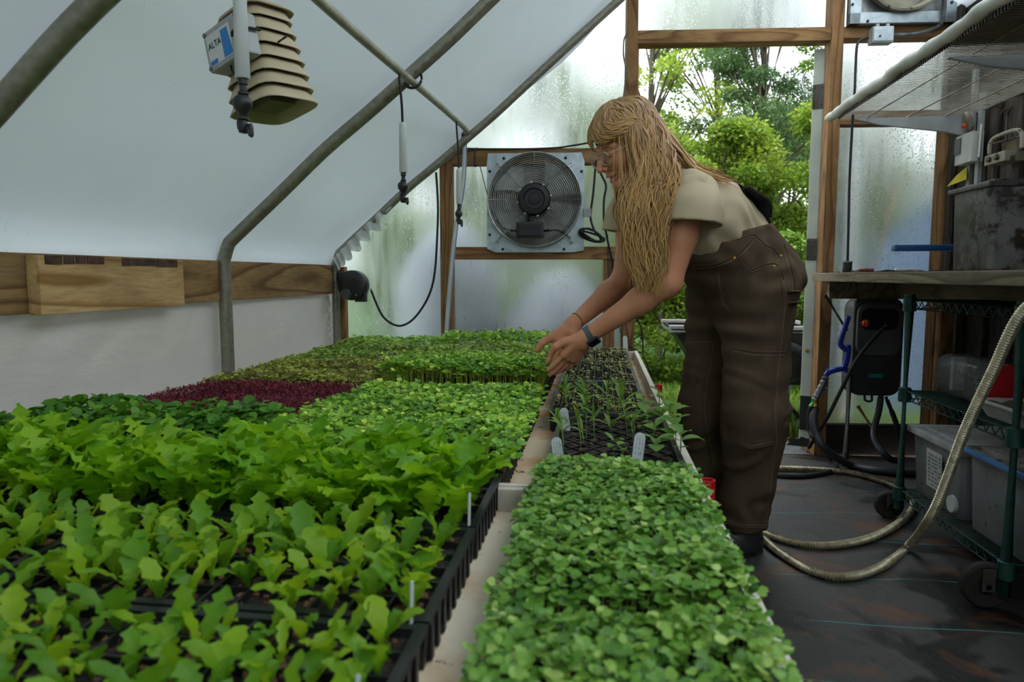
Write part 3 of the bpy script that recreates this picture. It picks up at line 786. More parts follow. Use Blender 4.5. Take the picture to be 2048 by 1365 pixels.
MB().tube([(tx0 - .01, -0.33, tz - .018), (tx1 + .03, -0.33, tz - .018), (tx1 + .03, 0.33, tz - .018), (tx0 - .01, .33, tz - .018)], 0.014, 8, True).build('rim_tube', M['alu'], CT)
wc = atY(1552, 745, 4.44); WHR = 0.30
def wheel(sy):
    w = MB(); c = Vector((wc.x - 1.0, sy, WHR))
    ring = [c + Vector((math.cos(t) * (WHR - .025), 0, math.sin(t) * (WHR - .025))) for t in np.linspace(0, 2*PI, 33)[:-1]]
    ty = MB().tube(ring, 0.027, 10, True).build('tyre', mat('muddy_tyre', S(60, 62, 66), S(38, 38, 40), 0.8, scale=30, bmp=0.6), CT)
    for k in range(5):
        t = k * 2 * PI / 5 + .35
        MB().tube([c, c + Vector((math.cos(t) * (WHR - .04), 0, math.sin(t) * (WHR - .04)))], [0.022, 0.015], 6).build('spoke', M['black'], ty)
    MB().tube([c + Vector((0, -.03, 0)), c + Vector((0, .03, 0))], 0.04, 12).build('hub', M['black'], ty)
wheel(-0.34); wheel(0.34)
MB().tube([(wc.x - 1.0, -0.34, WHR), (wc.x - 1.0, 0.34, WHR)], 0.012, 8).build('axle', M['graphite'], CT)
for sy in (-.2, .2): MB().tube([(-0.22, sy, 0.30), (-0.30, sy, 0.0)], 0.016, 8).build('leg', M['graphite'], CT)

# pale things that show as blurs through the wet sheets
def lump(name, c, r, m, seed, **kw):
    bm = bmesh.new(); bmesh.ops.create_icosphere(bm, subdivisions=3, radius=1)
    rr = random.Random(seed); ph = [rr.uniform(0, 6) for _ in range(6)]
    for v in bm.verts:
        k = 1 + 0.10 * math.sin(3*v.co.x + ph[0]) + 0.08 * math.sin(4*v.co.y + ph[1]) + 0.06 * math.sin(7*v.co.z + ph[2])
        v.co = Vector((v.co.x * r[0] * k, v.co.y * r[1] * k, max(-0.75, v.co.z) * r[2] * k))
    me = bpy.data.meshes.new(name); bm.to_mesh(me); bm.free()
    me.polygons.foreach_set('use_smooth', [True] * len(me.polygons)); me.materials.append(m)
    o = link(name, me, **kw); o.location = c; return o
M['sack'] = mat('white_sack', S(120, 126, 128), S(104, 110, 114), 0.6, scale=4, bmp=0.4)
lump('wrapped_bale', (-1.08, 4.75, 0.58), (0.42, 0.4, 0.82), M['sack'], 1, label='white wrapped bale blurred behind the corner sheet', cat='bale', group='white bales outside')
lump('wrapped_bale', (-0.32, 4.7, 0.40), (0.40, 0.38, 0.62), M['sack'], 2, label='white wrapped bale blurred behind the sheet under the fan', cat='bale', group='white bales outside')
MB().bbox((1.52, 4.55, -0.05), (1.60, 4.63, 2.3), 0.01).build('white_post', M['pvc'], label='white post blurred behind the sheet beside the shelf', cat='post')
p = atY(1790, 372, 4.4); q = atY(1738, 500, 4.4)
MB().tube([(p.x, 4.4, p.z), (q.x - .15, 4.42, -0.04)], 0.014, 8).build('wooden_stake', M['timber_new'], label='pale wooden stake leaning behind the wet sheet', cat='stake')
# blue tarpaulin draped over a low frame
p = atY(1893, 258, 4.9)
V = []; nx = 14
for i in range(nx + 1):
    for j in range(9):
        s = i / nx; t = j / 8
        V.append((p.x - 0.35 + 1.3 * s, 4.9 + 0.25 * t + 0.03 * math.sin(9 * s), -0.04 + (p.z + 0.1) * (1 - 0.42 * (1 - s) ** 1.5 * 1.0) * t + 0.02 * math.sin(11 * s + 3 * t)))
F = [(i*9+j, (i+1)*9+j, (i+1)*9+j+1, i*9+j+1) for i in range(nx) for j in range(8)]
link('tarpaulin', np_mesh('tarpaulin', np.array(V), np.array(F), mat('blue_tarpaulin', S(54, 78, 104), S(68, 92, 112), 0.5, scale=3)), label='blue tarpaulin blurred behind the sheet beside the shelf', cat='tarpaulin')
# ================================================================== the two flood tables
XG0, XG1 = -0.178, -0.086                                   # bare strip between the tray columns
RIMX = 0.180
BED = 0.535
def table(y0, y1, bedm, label):
    t = empty('flood_table', (0, 0, 0), 0, label, 'table', 'flood tables')
    MB().bbox((-1.33, y0, BED - 0.03), (RIMX + .001, y1, BED), 0.002).build('bed', bedm, t)
    MB().bbox((RIMX, y0, BED - 0.07), (RIMX + 0.018, y1, 0.582), 0.003).build('side_board', M['rim'], t)
    MB().bbox((-1.35, y0, BED - 0.07), (-1.332, y1, 0.582), 0.003).build('side_board', M['rim'], t)
    MB().bbox((-1.33, y0, BED - 0.07), (RIMX, y0 + 0.018, 0.578), 0.003).build('end_board', M['rim'], t)
    MB().bbox((-1.33, y1 - 0.018, BED - 0.07), (RIMX, y1, 0.578), 0.003).build('end_board', M['rim'], t)
    for lx in (-1.26, 0.08):
        for ly in (y0 + 0.15, y1 - 0.15): MB().bbox((lx, ly - .04, 0.0), (lx + 0.08, ly + .04, BED - 0.03), 0.004).build('leg', M['timber_z'], t)
    return t
table(-0.2, 1.232, M['table_bed'], 'pale flood table carrying the lettuce trays nearest the camera')
table(1.238, 3.58, M['table_bed_rust'], 'rust stained flood table carrying the microgreen trays')

# ================================================================== trays
def tray_mesh(w, d, h=0.062, ribs=True, cells=None):
    """open plug tray, w across x, d along y, base at z = 0: (shell, soil)"""
    mb = MB(); t = 0.012; b = 0.010
    lo = [(b, b, 0), (w-b, b, 0), (w-b, d-b, 0), (b, d-b, 0)]; hi = [(0.006, 0.006, h-.006), (w-.006, 0.006, h-.006), (w-.006, d-.006, h-.006), (.006, d-.006, h-.006)]
    o1 = [(0, 0, h-.006), (w, 0, h-.006), (w, d, h-.006), (0, d, h-.006)]; o2 = [(0, 0, h), (w, 0, h), (w, d, h), (0, d, h)]
    i1 = [(t, t, h), (w-t, t, h), (w-t, d-t, h), (t, d-t, h)]; i0 = [(t+.006, t+.006, .012), (w-t-.006, t+.006, .012), (w-t-.006, d-t-.006, .012), (t+.006, d-t-.006, .012)]
    q = lambda a, b: [(a+k, a+(k+1) % 4, b+(k+1) % 4, b+k) for k in range(4)]
    mb.add(lo+hi+o1+o2+i1+i0, [(3,2,1,0)] + q(0,4) + q(4,8) + q(8,12) + q(12,16) + q(16,20) + [(20,21,22,23)])
    if ribs:
        n = int(d / 0.028)
        for k in range(1, n):
            y = d * k / n
            for x, s in ((b, -1), (w-b, 1)): mb.box((min(x, x+s*.006), y-.005, .002), (max(x, x+s*.006), y+.005, h-.008))
        n = int(w / 0.028)
        for k in range(1, n):
            x = w * k / n
            for y, s in ((b, -1), (d-b, 1)): mb.box((x-.005, min(y, y+s*.006), .002), (x+.005, max(y, y+s*.006), h-.008))
    if cells:
        cx, cy = cells
        for k in range(1, cx): mb.box((t + (w-2*t)*k/cx - .0018, t, .02), (t + (w-2*t)*k/cx + .0018, d-t, h-.001))
        for k in range(1, cy): mb.box((t, t + (d-2*t)*k/cy - .0018, .02), (w-t, t + (d-2*t)*k/cy + .0018, h-.0012))
    return mb
def soil_mesh(w, d, z=0.05, seed=1):
    r = random.Random(seed); nx, ny = max(8, int(w/.018)), max(8, int(d/.018)); V = []
    for j in range(ny + 1):
        for i in range(nx + 1):
            V.append((.013 + (w-.026)*i/nx, .013 + (d-.026)*j/ny, z + r.uniform(-.003, .003)))
    F = [(j*(nx+1)+i, j*(nx+1)+i+1, (j+1)*(nx+1)+i+1, (j+1)*(nx+1)+i) for j in range(ny) for i in range(nx)]
    return np_mesh('soil', np.array(V), np.array(F), M['soil'])
W, D = 0.553, 0.277
mesh_wide = tray_mesh(W, D).build('tray_shell', M['tray']); me_wide = mesh_wide.data; bpy.data.objects.remove(mesh_wide)
mesh_cell = tray_mesh(W, D, cells=(12, 6)).build('tray_shell', M['tray']); me_cell = mesh_cell.data; bpy.data.objects.remove(mesh_cell)
mesh_long = tray_mesh(D, W).build('tray_shell', M['tray']); me_long = mesh_long.data; bpy.data.objects.remove(mesh_long)
me_soil_wide = soil_mesh(W, D); me_soil_long = soil_mesh(D, W)
def tray(name, x, y, label, shell, soil, group, z=BED + .001):
    t = empty(name, (x, y, z), 0, label, 'tray', group)
    link('tray_shell', shell, t); link('soil', soil, t)
    return t

# ---- microgreens: thousands of tiny leaf pairs, one mass per tray
def leaf_template(kind):
    """unit leaf along +y, length 1: verts, faces"""
    if kind == 'heart':
        pts = [(0, 0, 0), (.24, .12, .03), (.52, .40, .07), (.50, .78, .04), (.20, .97, -.03), (0, .84, -.02), (-.20, .97, -.03), (-.50, .78, .04), (-.52, .40, .07), (-.24, .12, .03), (0, .45, -.03)]
        f = [(10, i, i+1) for i in range(0, 9)] + [(10, 9, 0)]
    elif kind == 'round':
        pts = [(0, 0, 0), (.30, .16, .05), (.44, .50, .08), (.30, .86, .02), (0, 1, -.06), (-.30, .86, .02), (-.44, .50, .08), (-.30, .16, .05), (0, .5, -.02)]
        f = [(8, i, i+1) for i in range(0, 7)] + [(8, 7, 0)]
    else:                                                  # narrow
        pts = [(0, 0, 0), (.13, .3, .03), (.12, .72, .02), (0, 1, -.05), (-.12, .72, .02), (-.13, .3, .03)]
        f = [(0, 1, 5), (1, 2, 4), (1, 4, 5), (2, 3, 4)]
    return np.array(pts), np.array(f)
def scatter(pos, tmpl, L, yaw, tilt, rnd, roll=None, width=1.0):
    P, Fq = tmpl; n = len(pos); k = len(P)
    v = P[None] * np.array([width, 1, 1])
    v = np.repeat(v, n, 0) * L[:, None, None]
    if roll is not None:
        c, s = np.cos(roll)[:, None], np.sin(roll)[:, None]
        v = np.stack([v[..., 0]*c - v[..., 2]*s, v[..., 1], v[..., 0]*s + v[..., 2]*c], -1)
    c, s = np.cos(tilt)[:, None], np.sin(tilt)[:, None]
    v = np.stack([v[..., 0], v[..., 1]*c - v[..., 2]*s, v[..., 1]*s + v[..., 2]*c], -1)
    c, s = np.cos(yaw)[:, None], np.sin(yaw)[:, None]
    v = np.stack([v[..., 0]*c - v[..., 1]*s, v[..., 0]*s + v[..., 1]*c, v[..., 2]], -1)
    v = v + pos[:, None, :]
    F = (Fq[None] + (np.arange(n) * k)[:, None, None]).reshape(-1, 3)
    return v.reshape(-1, 3), F, np.repeat(rnd, k)
def stems(p0, p1, r):
    n = len(p0); a = np.array([[1, 0, 0], [-.5, .87, 0], [-.5, -.87, 0]]) * r
    V = np.concatenate([p0[:, None] + a[None], p1[:, None] + a[None] * .7], 1).reshape(-1, 3)
    Fq = np.array([[0, 1, 4], [0, 4, 3], [1, 2, 5], [1, 5, 4], [2, 0, 3], [2, 3, 5]])
    return V, (Fq[None] + (np.arange(n) * 6)[:, None, None]).reshape(-1, 3)
def greens(name, parent, w, d, pitch, height, leaf, kind, mat_, seed, var=0.25, over=0.012, tiltm=0.25, stem=0.0009, extra=0, jit=0.5, dome=0.012):
    r = np.random.default_rng(seed)
    xs = np.arange(-over, w + over, pitch); ys = np.arange(-over, d + over, pitch)
    gx, gy = np.meshgrid(xs, ys); n = gx.size
    x = gx.ravel() + r.uniform(-jit, jit, n) * pitch * 1.2; y = gy.ravel() + r.uniform(-jit, jit, n) * pitch * 1.2
    lowf = 0.5 + 0.25*np.sin(x*31 + seed) * np.cos(y*27 + seed*2) + 0.25*np.sin(x*14 + y*19 + seed*3)
    edge = np.minimum(np.minimum(x + over, w + over - x), np.minimum(y + over, d + over - y))
    z = 0.05 + height * (0.82 + 0.26 * lowf + r.normal(0, .09, n)) - dome * np.exp(-np.clip(edge, 0, 1) / 0.02) * 1.6
    pos = np.stack([x, y, z], 1)
    root = np.stack([np.clip(x, .016, w-.016), np.clip(y, .016, d-.016), np.full(n, .048)], 1)
    yaw = r.uniform(0, 2*PI, n); T = leaf_template(kind); Vs = []; Fs = []; Rs = []; b = 0
    base = np.clip(r.normal(.5, .2, n) + (lowf - .5) * .35, 0, 1)
    reps = 2 + extra
    for j in range(reps):
        L = leaf * r.uniform(1 - var, 1 + var, n); th = yaw + PI * j + r.normal(0, .35, n) if j < 2 else yaw + PI/2 + PI * j + r.normal(0, .5, n)
        V, F, R = scatter(pos + (np.array([0, 0, .006]) * (j // 2)), T, L if j < 2 else L * .75, th, r.normal(tiltm, .32, n), np.clip(base + r.normal(0, .12, n), 0, 1), r.normal(0, .3, n))
        Vs.append(V); Fs.append(F + b); Rs.append(R); b += len(V)
    vis = edge < 0.045
    V, F = stems(root[vis], pos[vis], stem); Vs.append(V); Fs.append(F + b); Rs.append(np.full(len(V), 0.95))
    me = np_mesh(name, np.concatenate(Vs), np.concatenate(Fs), mat_, smooth=True, attr=np.concatenate(Rs))
    return link(name, me, parent, kind='stuff')

G = {
 'kale': leafmat('kale_microgreen', [(0.0, S(48, 96, 36)), (0.4, S(84, 142, 50)), (0.75, S(122, 176, 64)), (1.0, S(160, 204, 90))], 0.3, gain=1.7),
 'radish': leafmat('radish_microgreen', [(0.0, S(50, 100, 36)), (0.4, S(80, 138, 48)), (0.8, S(112, 166, 72)), (1.0, S(146, 192, 104))], 0.25, rough=0.4, gain=1.35),
 'fine': leafmat('fine_microgreen', [(0.0, S(46, 84, 36)), (0.4, S(84, 130, 52)), (0.8, S(122, 160, 66)), (1.0, S(158, 188, 94))], 0.3, gain=1.7),
 'olive': leafmat('bronze_microgreen', [(0.0, S(78, 66, 48)), (0.3, S(92, 108, 50)), (0.7, S(118, 148, 62)), (1.0, S(150, 178, 84))], 0.3, gain=1.6),
 'basil': leafmat('broad_leaf', [(0.0, S(42, 96, 28)), (0.5, S(66, 130, 36)), (1.0, S(98, 160, 52))], 0.3, gain=1.25),
 'red': leafmat('red_amaranth', [(0.0, S(92, 16, 36)), (0.5, S(132, 26, 52)), (0.85, S(160, 46, 72)), (1.0, S(184, 116, 116))], 0.3, gain=.8, tint=(1, 1, 1)),
}
XL, XM = XG0 - 2*W - 0.012, XG0 - W                           # outer and inner tray columns on the left
XRt = XG1 - 0.019                                            # single file of long trays by the side board
sh, so = me_wide, me_soil_wide
GM = 'microgreen trays on the far table'
def micro(x, y, kind, label, pitch, height, leaf, form, seed, **kw):
    t = tray('microgreen_tray', x, y, label, sh, so, GM)
    greens('leaf_mass', t, W, D, pitch, height, leaf, form, G[kind], seed, **kw)
micro(XM, 1.262, 'kale', 'dense green microgreen tray directly behind the tallest lettuce', .0125, .055, .0155, 'heart', 1, extra=1)
micro(XM, 1.545, 'kale', 'dense green microgreen tray between the red tray and the tall seedlings', .0125, .052, .0150, 'heart', 2, extra=1)
micro(XM, 1.828, 'kale', 'dense green microgreen tray just in front of the pale-stemmed tray', .0125, .046, .0145, 'heart', 3)
micro(XM, 2.235, 'kale', 'microgreen tray with pale bare stems showing, under the reaching hands', .0125, .085, .0160, 'heart', 4, extra=1)
micro(XM, 2.525, 'fine', 'microgreen tray directly behind the pale-stemmed tray', .0125, .066, .0135, 'heart', 5)
micro(XM, 2.812, 'fine', 'microgreen tray below the thumbs, third from the end wall', .0130, .070, .0135, 'heart', 6)
micro(XM, 3.10, 'kale', 'tall microgreen tray against the end wall below the fan', .0130, .100, .0150, 'heart', 8)
t = tray('broad_leaf_tray', XL - .02, 1.262, 'tray of broad round dark green leaves beside the side curtain', sh, so, GM)
greens('leaf_mass', t, W, D, .021, .072, .028, 'round', G['basil'], 9, extra=1, over=.02, stem=.0016, dome=.02)
t = tray('amaranth_tray', XL, 1.548, 'tray of dark red amaranth microgreens right behind the broad-leaved tray', sh, so, GM)
greens('leaf_mass', t, W, D, .0085, .045, .011, 'narrow', G['red'], 10, over=.008, tiltm=.55)
t = tray('amaranth_tray', XL, 1.828, 'second tray of dark red amaranth microgreens, behind the first', sh, so, GM)
greens('leaf_mass', t, W, D, .0085, .042, .011, 'narrow', G['red'], 17, over=.008, tiltm=.55)
micro(XL, 2.112, 'olive', 'bronze tinted microgreen tray right behind the red trays', .0115, .045, .0125, 'heart', 11)
micro(XL, 2.396, 'olive', 'bronze tinted microgreen tray beside the foot of the middle hoop', .0120, .046, .0125, 'heart', 12)
micro(XL, 2.680, 'fine', 'small-leaved microgreen tray beyond the foot of the middle hoop', .0125, .048, .0125, 'heart', 13)
micro(XL, 2.968, 'fine', 'small-leaved green tray next to last by the curtain', .0130, .054, .0130, 'heart', 15)
micro(XL, 3.252, 'kale', 'green microgreen tray against the end wall under the blower cord', .0130, .060, .0135, 'heart', 16)

GR = 'long trays by the side board'
for y, lab, sd in ((0.125, 'long tray of rounded green microgreens cut off by the picture edge', 21), (0.70, 'long tray of rounded green microgreens in front of the seedling cells', 22)):
    t = tray('microgreen_tray', XRt, y, lab, me_long, me_soil_long, GR)
    greens('leaf_mass', t, D, W, .0118, .050, .0138, 'heart', G['radish'], sd, over=.005, extra=1, dome=.016, tiltm=0.15)

# ---- plug tray with tall seedlings, then plug flats of sprouts
def diamond_cells(t, w, d, nx, ny):
    """criss-cross cell walls"""
    mb = MB(); z0, z1 = .030, .0540
    s = 0.046
    k = -d
    while k < w:
        for sg in (1, -1):
            a = [k, 0]; b = [k + d * 0.75, d]
            if sg < 0: a[0], b[0] = w - a[0], w - b[0]
            def clip(p, q):
                t0, t1 = 0.0, 1.0; dx = q[0] - p[0]
                for e0, e1 in ((.012 - p[0], dx), (-(w - .012) + p[0], -dx)):
                    if abs(e1) < 1e-9: continue
                    tt = e0 / e1
                    if e1 > 0: t0 = max(t0, tt)
                    else: t1 = min(t1, tt)
                return t0, t1
            t0, t1 = clip(a, b)
            if t1 - t0 > 0.04:
                p = (a[0] + (b[0]-a[0])*t0, .012 + (d-.024)*t0); q = (a[0] + (b[0]-a[0])*t1, .012 + (d-.024)*t1)
                dv = Vector((q[0]-p[0], q[1]-p[1], 0)); nv = Vector((-dv.y, dv.x, 0)).normalized() * .0012
                P = [Vector((p[0], p[1], 0)), Vector((q[0], q[1], 0))]
                mb.add([P[0]-nv+Vector((0,0,z0)), P[1]-nv+Vector((0,0,z0)), P[1]+nv+Vector((0,0,z0)), P[0]+nv+Vector((0,0,z0)), P[0]-nv+Vector((0,0,z1)), P[1]-nv+Vector((0,0,z1)), P[1]+nv+Vector((0,0,z1)), P[0]+nv+Vector((0,0,z1))],
                       [(4,5,6,7), (0,1,5,4), (2,3,7,6)])
        k += s
    return mb.build('cell_grid', M['tray'], t, kind='stuff')
t = tray('seedling_tray', XRt + .002, 1.305, 'black criss-cross cell tray with tall seedlings and white name tags', me_long, me_soil_long, GR)
diamond_cells(t, D, W, 6, 12)
def chips(parent, w, d, n, z, seed, big=1.0):
    mb = MB(); r = random.Random(seed)
    for i in range(n):
        s = r.uniform(.0025, .006) * big
        mb.box((-s, -s*.7, -s*.3), (s, s*.7, s*.5), MX((r.uniform(.02, w-.02), r.uniform(.02, d-.02), z + .002), r.uniform(-.5, .5), r.uniform(-.5, .5), r.uniform(0, 6)))
    mb.build('bark_bits', M['chips'], parent, kind='stuff')
chips(t, D, W, 60, .05, 4, .7)
sprout_m = leafmat('sprout_leaf', [(0.0, S(96, 134, 60)), (0.5, S(136, 170, 84)), (1.0, S(190, 206, 130))], 0.35)
for k, (y, lab) in enumerate(((1.868, 'black plug flat of tiny sprouts right behind the tall seedlings'), (2.43, 'black plug flat of tiny sprouts in the middle of the row'), (2.99, 'black plug flat of tiny sprouts nearest the end wall'))):
    t = tray('plug_flat', XRt - .034, y, lab, me_long, me_soil_long, GR)
    mb = MB()
    for q in range(1, 9): mb.box((D*q/9 - .0013, .012, .03), (D*q/9 + .0013, W-.012, .0575))
    for q in range(1, 18): mb.box((.012, W*q/18 - .0013, .03), (D-.012, W*q/18 + .0013, .0577))
    mb.build('cell_grid', M['tray'], t, kind='stuff')
    r = np.random.default_rng(40 + k); n = 210
    cx = (r.integers(0, 9, n) + .5 + r.uniform(-.3, .3, n)) * D / 9; cy = (r.integers(0, 18, n) + .5 + r.uniform(-.3, .3, n)) * W / 18
    h = r.uniform(.004, .018, n); p0 = np.stack([cx, cy, np.full(n, .048)], 1); p1 = p0 + np.stack([r.normal(0, .004, n), r.normal(0, .004, n), h + .006], 1)
    V0, F0 = stems(p0, p1, .0008); yw = r.uniform(0, 6.28, n); T = leaf_template('round')
    V1, F1, R1 = scatter(p1, T, r.uniform(.007, .013, n), yw, r.normal(.3, .2, n), r.uniform(0, 1, n))
    V2, F2, R2 = scatter(p1, T, r.uniform(.007, .013, n), yw + PI, r.normal(.3, .2, n), r.uniform(0, 1, n))
    me = np_mesh('sprouts', np.concatenate([V0, V1, V2]), np.concatenate([F0, F1 + len(V0), F2 + len(V0) + len(V1)]), sprout_m, attr=np.concatenate([np.full(len(V0), .8), R1, R2]))
    link('sprouts', me, t, kind='stuff')

# ---- countable seedlings: stem plus single leaves
def blade(L, wd, curl, fold, lobes=0.0, n=9, seed=0, narrow_base=0.35, tp=1.0):
    """a leaf rising from the origin, leaning towards +y; curl = how far it arches over"""
    r = random.Random(seed); V = []; a = 1.25; p = Vector((0, 0, 0)); ph = r.uniform(0, 6)
    for i in range(n):
        t = i / (n - 1)
        w = wd * (narrow_base * 0.4 * (1 - t) + math.sin(PI * min(1, t ** tp * 0.9 + 0.01)) ** 0.9)
        if t > 0.93: w *= 0.55
        w *= 1 + lobes * math.sin(i * 2.4 + ph)
        sx = lobes * 0.5 * wd * math.sin(i * 1.9 + ph)
        nrm = Vector((0, -math.sin(a), math.cos(a)))
        e = lobes * wd * 0.7 * math.sin(i * 2.1 + ph)
        for s in (-1, -.55, 0, .55, 1):
            V.append(p + Vector((s * w + sx * 0.25, 0, 0)) + nrm * (fold * w * s * s + e * s * (1 if s > 0 else -1) * 0.5 + lobes * 0.3 * wd * math.sin(3.3 * i + 2 * s + ph) * abs(s)))
        p = p + Vector((0, math.cos(a), math.sin(a))) * (L / (n - 1))
        a -= curl / (n - 1) * (0.5 + 1.2 * t)
    F = [(i*5+k, i*5+k+1, (i+1)*5+k+1, (i+1)*5+k) for i in range(n-1) for k in range(4)]
    return V, F
def stem_mesh(h, r, bend, m, name='stem'):
    mb = MB(); mb.tube([(0, 0, -.01), (bend * .3, 0, h * .5), (bend, 0, h)], [r, r * .9, r * .7], 6)
    o = mb.build(name, m); me = o.data; bpy.data.objects.remove(o); return me
def blade_mesh(name, m, **kw):
    V, F = blade(**kw); return np_mesh(name, np.array([tuple(v) for v in V]), np.array(F), m)
M['lettuce'] = leafmat('lettuce_leaf', [(0.0, S(74, 128, 18)), (0.4, S(104, 158, 24)), (0.75, S(138, 182, 36)), (1.0, S(172, 204, 56))], 0.45, rough=0.42, attr=False, gain=1.35, tint=(1.06, 1, .8))
M['lettuce_short'] = leafmat('lettuce_seedling_leaf', [(0.0, S(74, 124, 34)), (0.4, S(106, 156, 36)), (0.75, S(146, 182, 36)), (1.0, S(186, 206, 50))], 0.45, rough=0.42, attr=False, gain=1.2, tint=(1.03, 1, .9))
M['stem_pale'] = mat('pale_green_stem', S(142, 178, 92), S(116, 156, 70), 0.5, scale=20)
M['tall_leaf'] = leafmat('narrow_seedling_leaf', [(0.0, S(66, 118, 38)), (0.5, S(96, 150, 56)), (1.0, S(140, 184, 90))], 0.35, attr=False)
M['zinnia'] = leafmat('broad_seedling_leaf', [(0.0, S(64, 122, 44)), (0.5, S(96, 154, 66)), (1.0, S(136, 184, 96))], 0.35, attr=False)
def variant(kind, seed):
    r = random.Random(seed)
    if kind == 'tall':
        n = r.choice((4, 5, 5))
        lv = [(blade_mesh('leaf', M['lettuce'], L=r.uniform(.095, .14) * (1 if j < 3 else .7), wd=r.uniform(.013, .021), curl=r.uniform(.4, 1.5), fold=r.uniform(.1, .4), lobes=r.uniform(.42, .7), tp=1.4, seed=seed*10+j, n=17), j * 2.4 + r.uniform(-.4, .4), r.uniform(-.15, .3)) for j in range(n)]
        return lv, 0.012
    if kind == 'short':
        n = r.choice((3, 4, 4))
        lv = [(blade_mesh('leaf', M['lettuce_short'], L=r.uniform(.050, .078) * (1 if j < 2 else .62), wd=r.uniform(.0075, .0125), curl=r.uniform(.3, 1.5), fold=r.uniform(.1, .4), lobes=r.uniform(.15, .55), tp=1.6, seed=seed*10+j, n=13), j * 2.2 + r.uniform(-.5, .5), r.uniform(-.2, .3)) for j in range(n)]
        return lv, 0.010
LV = {k: [variant(k, s) for s in range(100, 110)] for k in ('tall', 'short')}
ORD = 'first second third fourth fifth sixth seventh eighth ninth tenth eleventh twelfth thirteenth fourteenth fifteenth sixteenth seventeenth eighteenth nineteenth twentieth twenty-first twenty-second twenty-third twenty-fourth'.split()
def seedling(kind, p, rz, sc, label, group, seed):
    lv, h = LV[kind][seed % 10]
    t = empty('lettuce_seedling', p, rz, label, 'seedling', group); t.scale = (sc,) * 3
    for me, a, tilt in lv:
        o = link('leaf', me, t); o.location = (0, 0, 0.0); o.rotation_euler = (tilt, 0, a)
cnt = 0
rows = [(0.405, 'short', 'small light green lettuce seedling in the cell trays closest to the camera', 'lettuce seedlings in the nearest trays'),
        (0.688, 'short', 'light green lettuce seedling in the second row of cell trays', 'lettuce seedlings in the second trays'),
        (0.971, 'tall', 'tall frilly bright green lettuce plant in the third row of trays', 'tall lettuce in the third trays')]
for ri, (y, kind, lab, grp) in enumerate(rows):
    for ci, x in enumerate((XM, XL)):
        nm = ('nearest the camera', 'second from the camera', 'of tallest lettuce')[ri]
        t = tray('lettuce_cell_tray', x, y, 'black cell tray %s, %s' % (nm, 'beside the bare strip' if ci == 0 else 'on the curtain side'), me_cell, so, 'lettuce trays')
        if kind == 'short': chips(t, W, D, 420, .05, ri * 2 + ci, 1.0)
        for j in range(6):
            for i in range(12):
                px, py = x + .014 + (W - .028) * (i + .5) / 12, y + .014 + (D - .028) * (j + .5) / 6
                u, v, dpt = pix((px, py, .64))
                if dpt < .3 or u < -420 or v > 1650: continue
                if random.random() < (.03 if kind == 'short' else .06): continue
                sc = random.uniform(.8, 1.2)
                if kind == 'short': sc *= 0.86 if ri == 0 else 1.0
                seedling(kind, (px + random.uniform(-.006, .006), py + random.uniform(-.006, .006), BED + .051), random.uniform(0, 6.28), sc, '%s, %s tray row, %s line from its far edge, %s from bare strip' % ('short lettuce seedling' if kind == 'short' else 'tall lettuce plant', ('nearest', 'second', 'third')[ri], ORD[5 - j], ORD[(11 - i) if ci == 0 else (23 - i)]), grp, random.randrange(10)); cnt += 1
print('lettuce seedlings', cnt)

# narrow-leaved seedlings: (pixel of foot x, y, pixel height, leaves, scale of leaves)
ZS = BED + .05
nl = [blade_mesh('leaf', M['tall_leaf'], L=.062, wd=.0062, curl=c, fold=.25, n=7, seed=s, narrow_base=.2) for s, c in ((1, .9), (2, 1.4), (3, 1.9), (4, .4))]
def narrow_seedling(fx, fy, topx, topy, pairs, ls, i, label):
    f = atZ(fx, fy, ZS); tp = atY(topx, topy, f.y); h = tp.z - f.z
    t = empty('narrow_seedling', f, 0, label, 'seedling', 'narrow leaved seedlings in the cell tray')
    link('stem', stem_mesh(h, .0017, tp.x - f.x, M['stem_pale']), t)
    r = random.Random(i)
    for k in range(pairs):
        z = h * (1 - .17 * k); bx = (tp.x - f.x) * (z / h)
        a0 = r.uniform(0, PI)
        for s in (0, PI):
            o = link('leaf', nl[r.randrange(4)], t); o.location = (bx, 0, z - .004)
            o.rotation_euler = (r.uniform(.05, .7) * -1, 0, a0 + s + r.uniform(-.3, .3)); q = ls * r.uniform(.75, 1.15) * (1 - .12 * k if k else .75); o.scale = (q, q, q)
    o = link('leaf', nl[3], t); o.location = (tp.x - f.x, 0, h - .003); o.rotation_euler = (.1, 0, r.uniform(0, 6)); o.scale = (ls * .55,) * 3
spots = [(1119, 882, 1113, 838, 2, 'narrow-leaved seedling at the near corner beside the bare strip'), (1127, 915, 1124, 850, 2, 'thick narrow-leaved seedling in front of the tag at the tray edge'),
         (1163, 906, 1155, 838, 1, 'two-leaved slender seedling between the two front tags'), (1168, 893, 1164, 862, 1, 'short thin seedling stem behind the two-leaved one'),
         (1173, 875, 1170, 800, 3, 'narrow-leaved seedling with long stem in the middle of the tray'), (1189, 886, 1186, 828, 2, 'slender seedling right of the tray middle'),
         (1223, 872, 1221, 846, 3, 'narrow-leaved seedling leaning over the broad-leaved one'), (1256, 876, 1241, 795, 4, 'tall leaning seedling with reddish stem'),
         (1267, 886, 1262, 845, 2, 'narrow-leaved seedling beside the broad-leaved group'), (1271, 883, 1266, 838, 2, 'thin seedling next to the front label tag'),
         (1132, 830, 1130, 774, 4, 'bushy narrow-leaved seedling at the back by the fingertips'), (1173, 832, 1170, 776, 4, 'bushy narrow-leaved seedling second along the back'),
         (1217, 845, 1214, 778, 5, 'largest bushy narrow-leaved seedling at the back'), (1243, 838, 1240, 776, 4, 'narrow-leaved seedling at the back nearest the side board')]
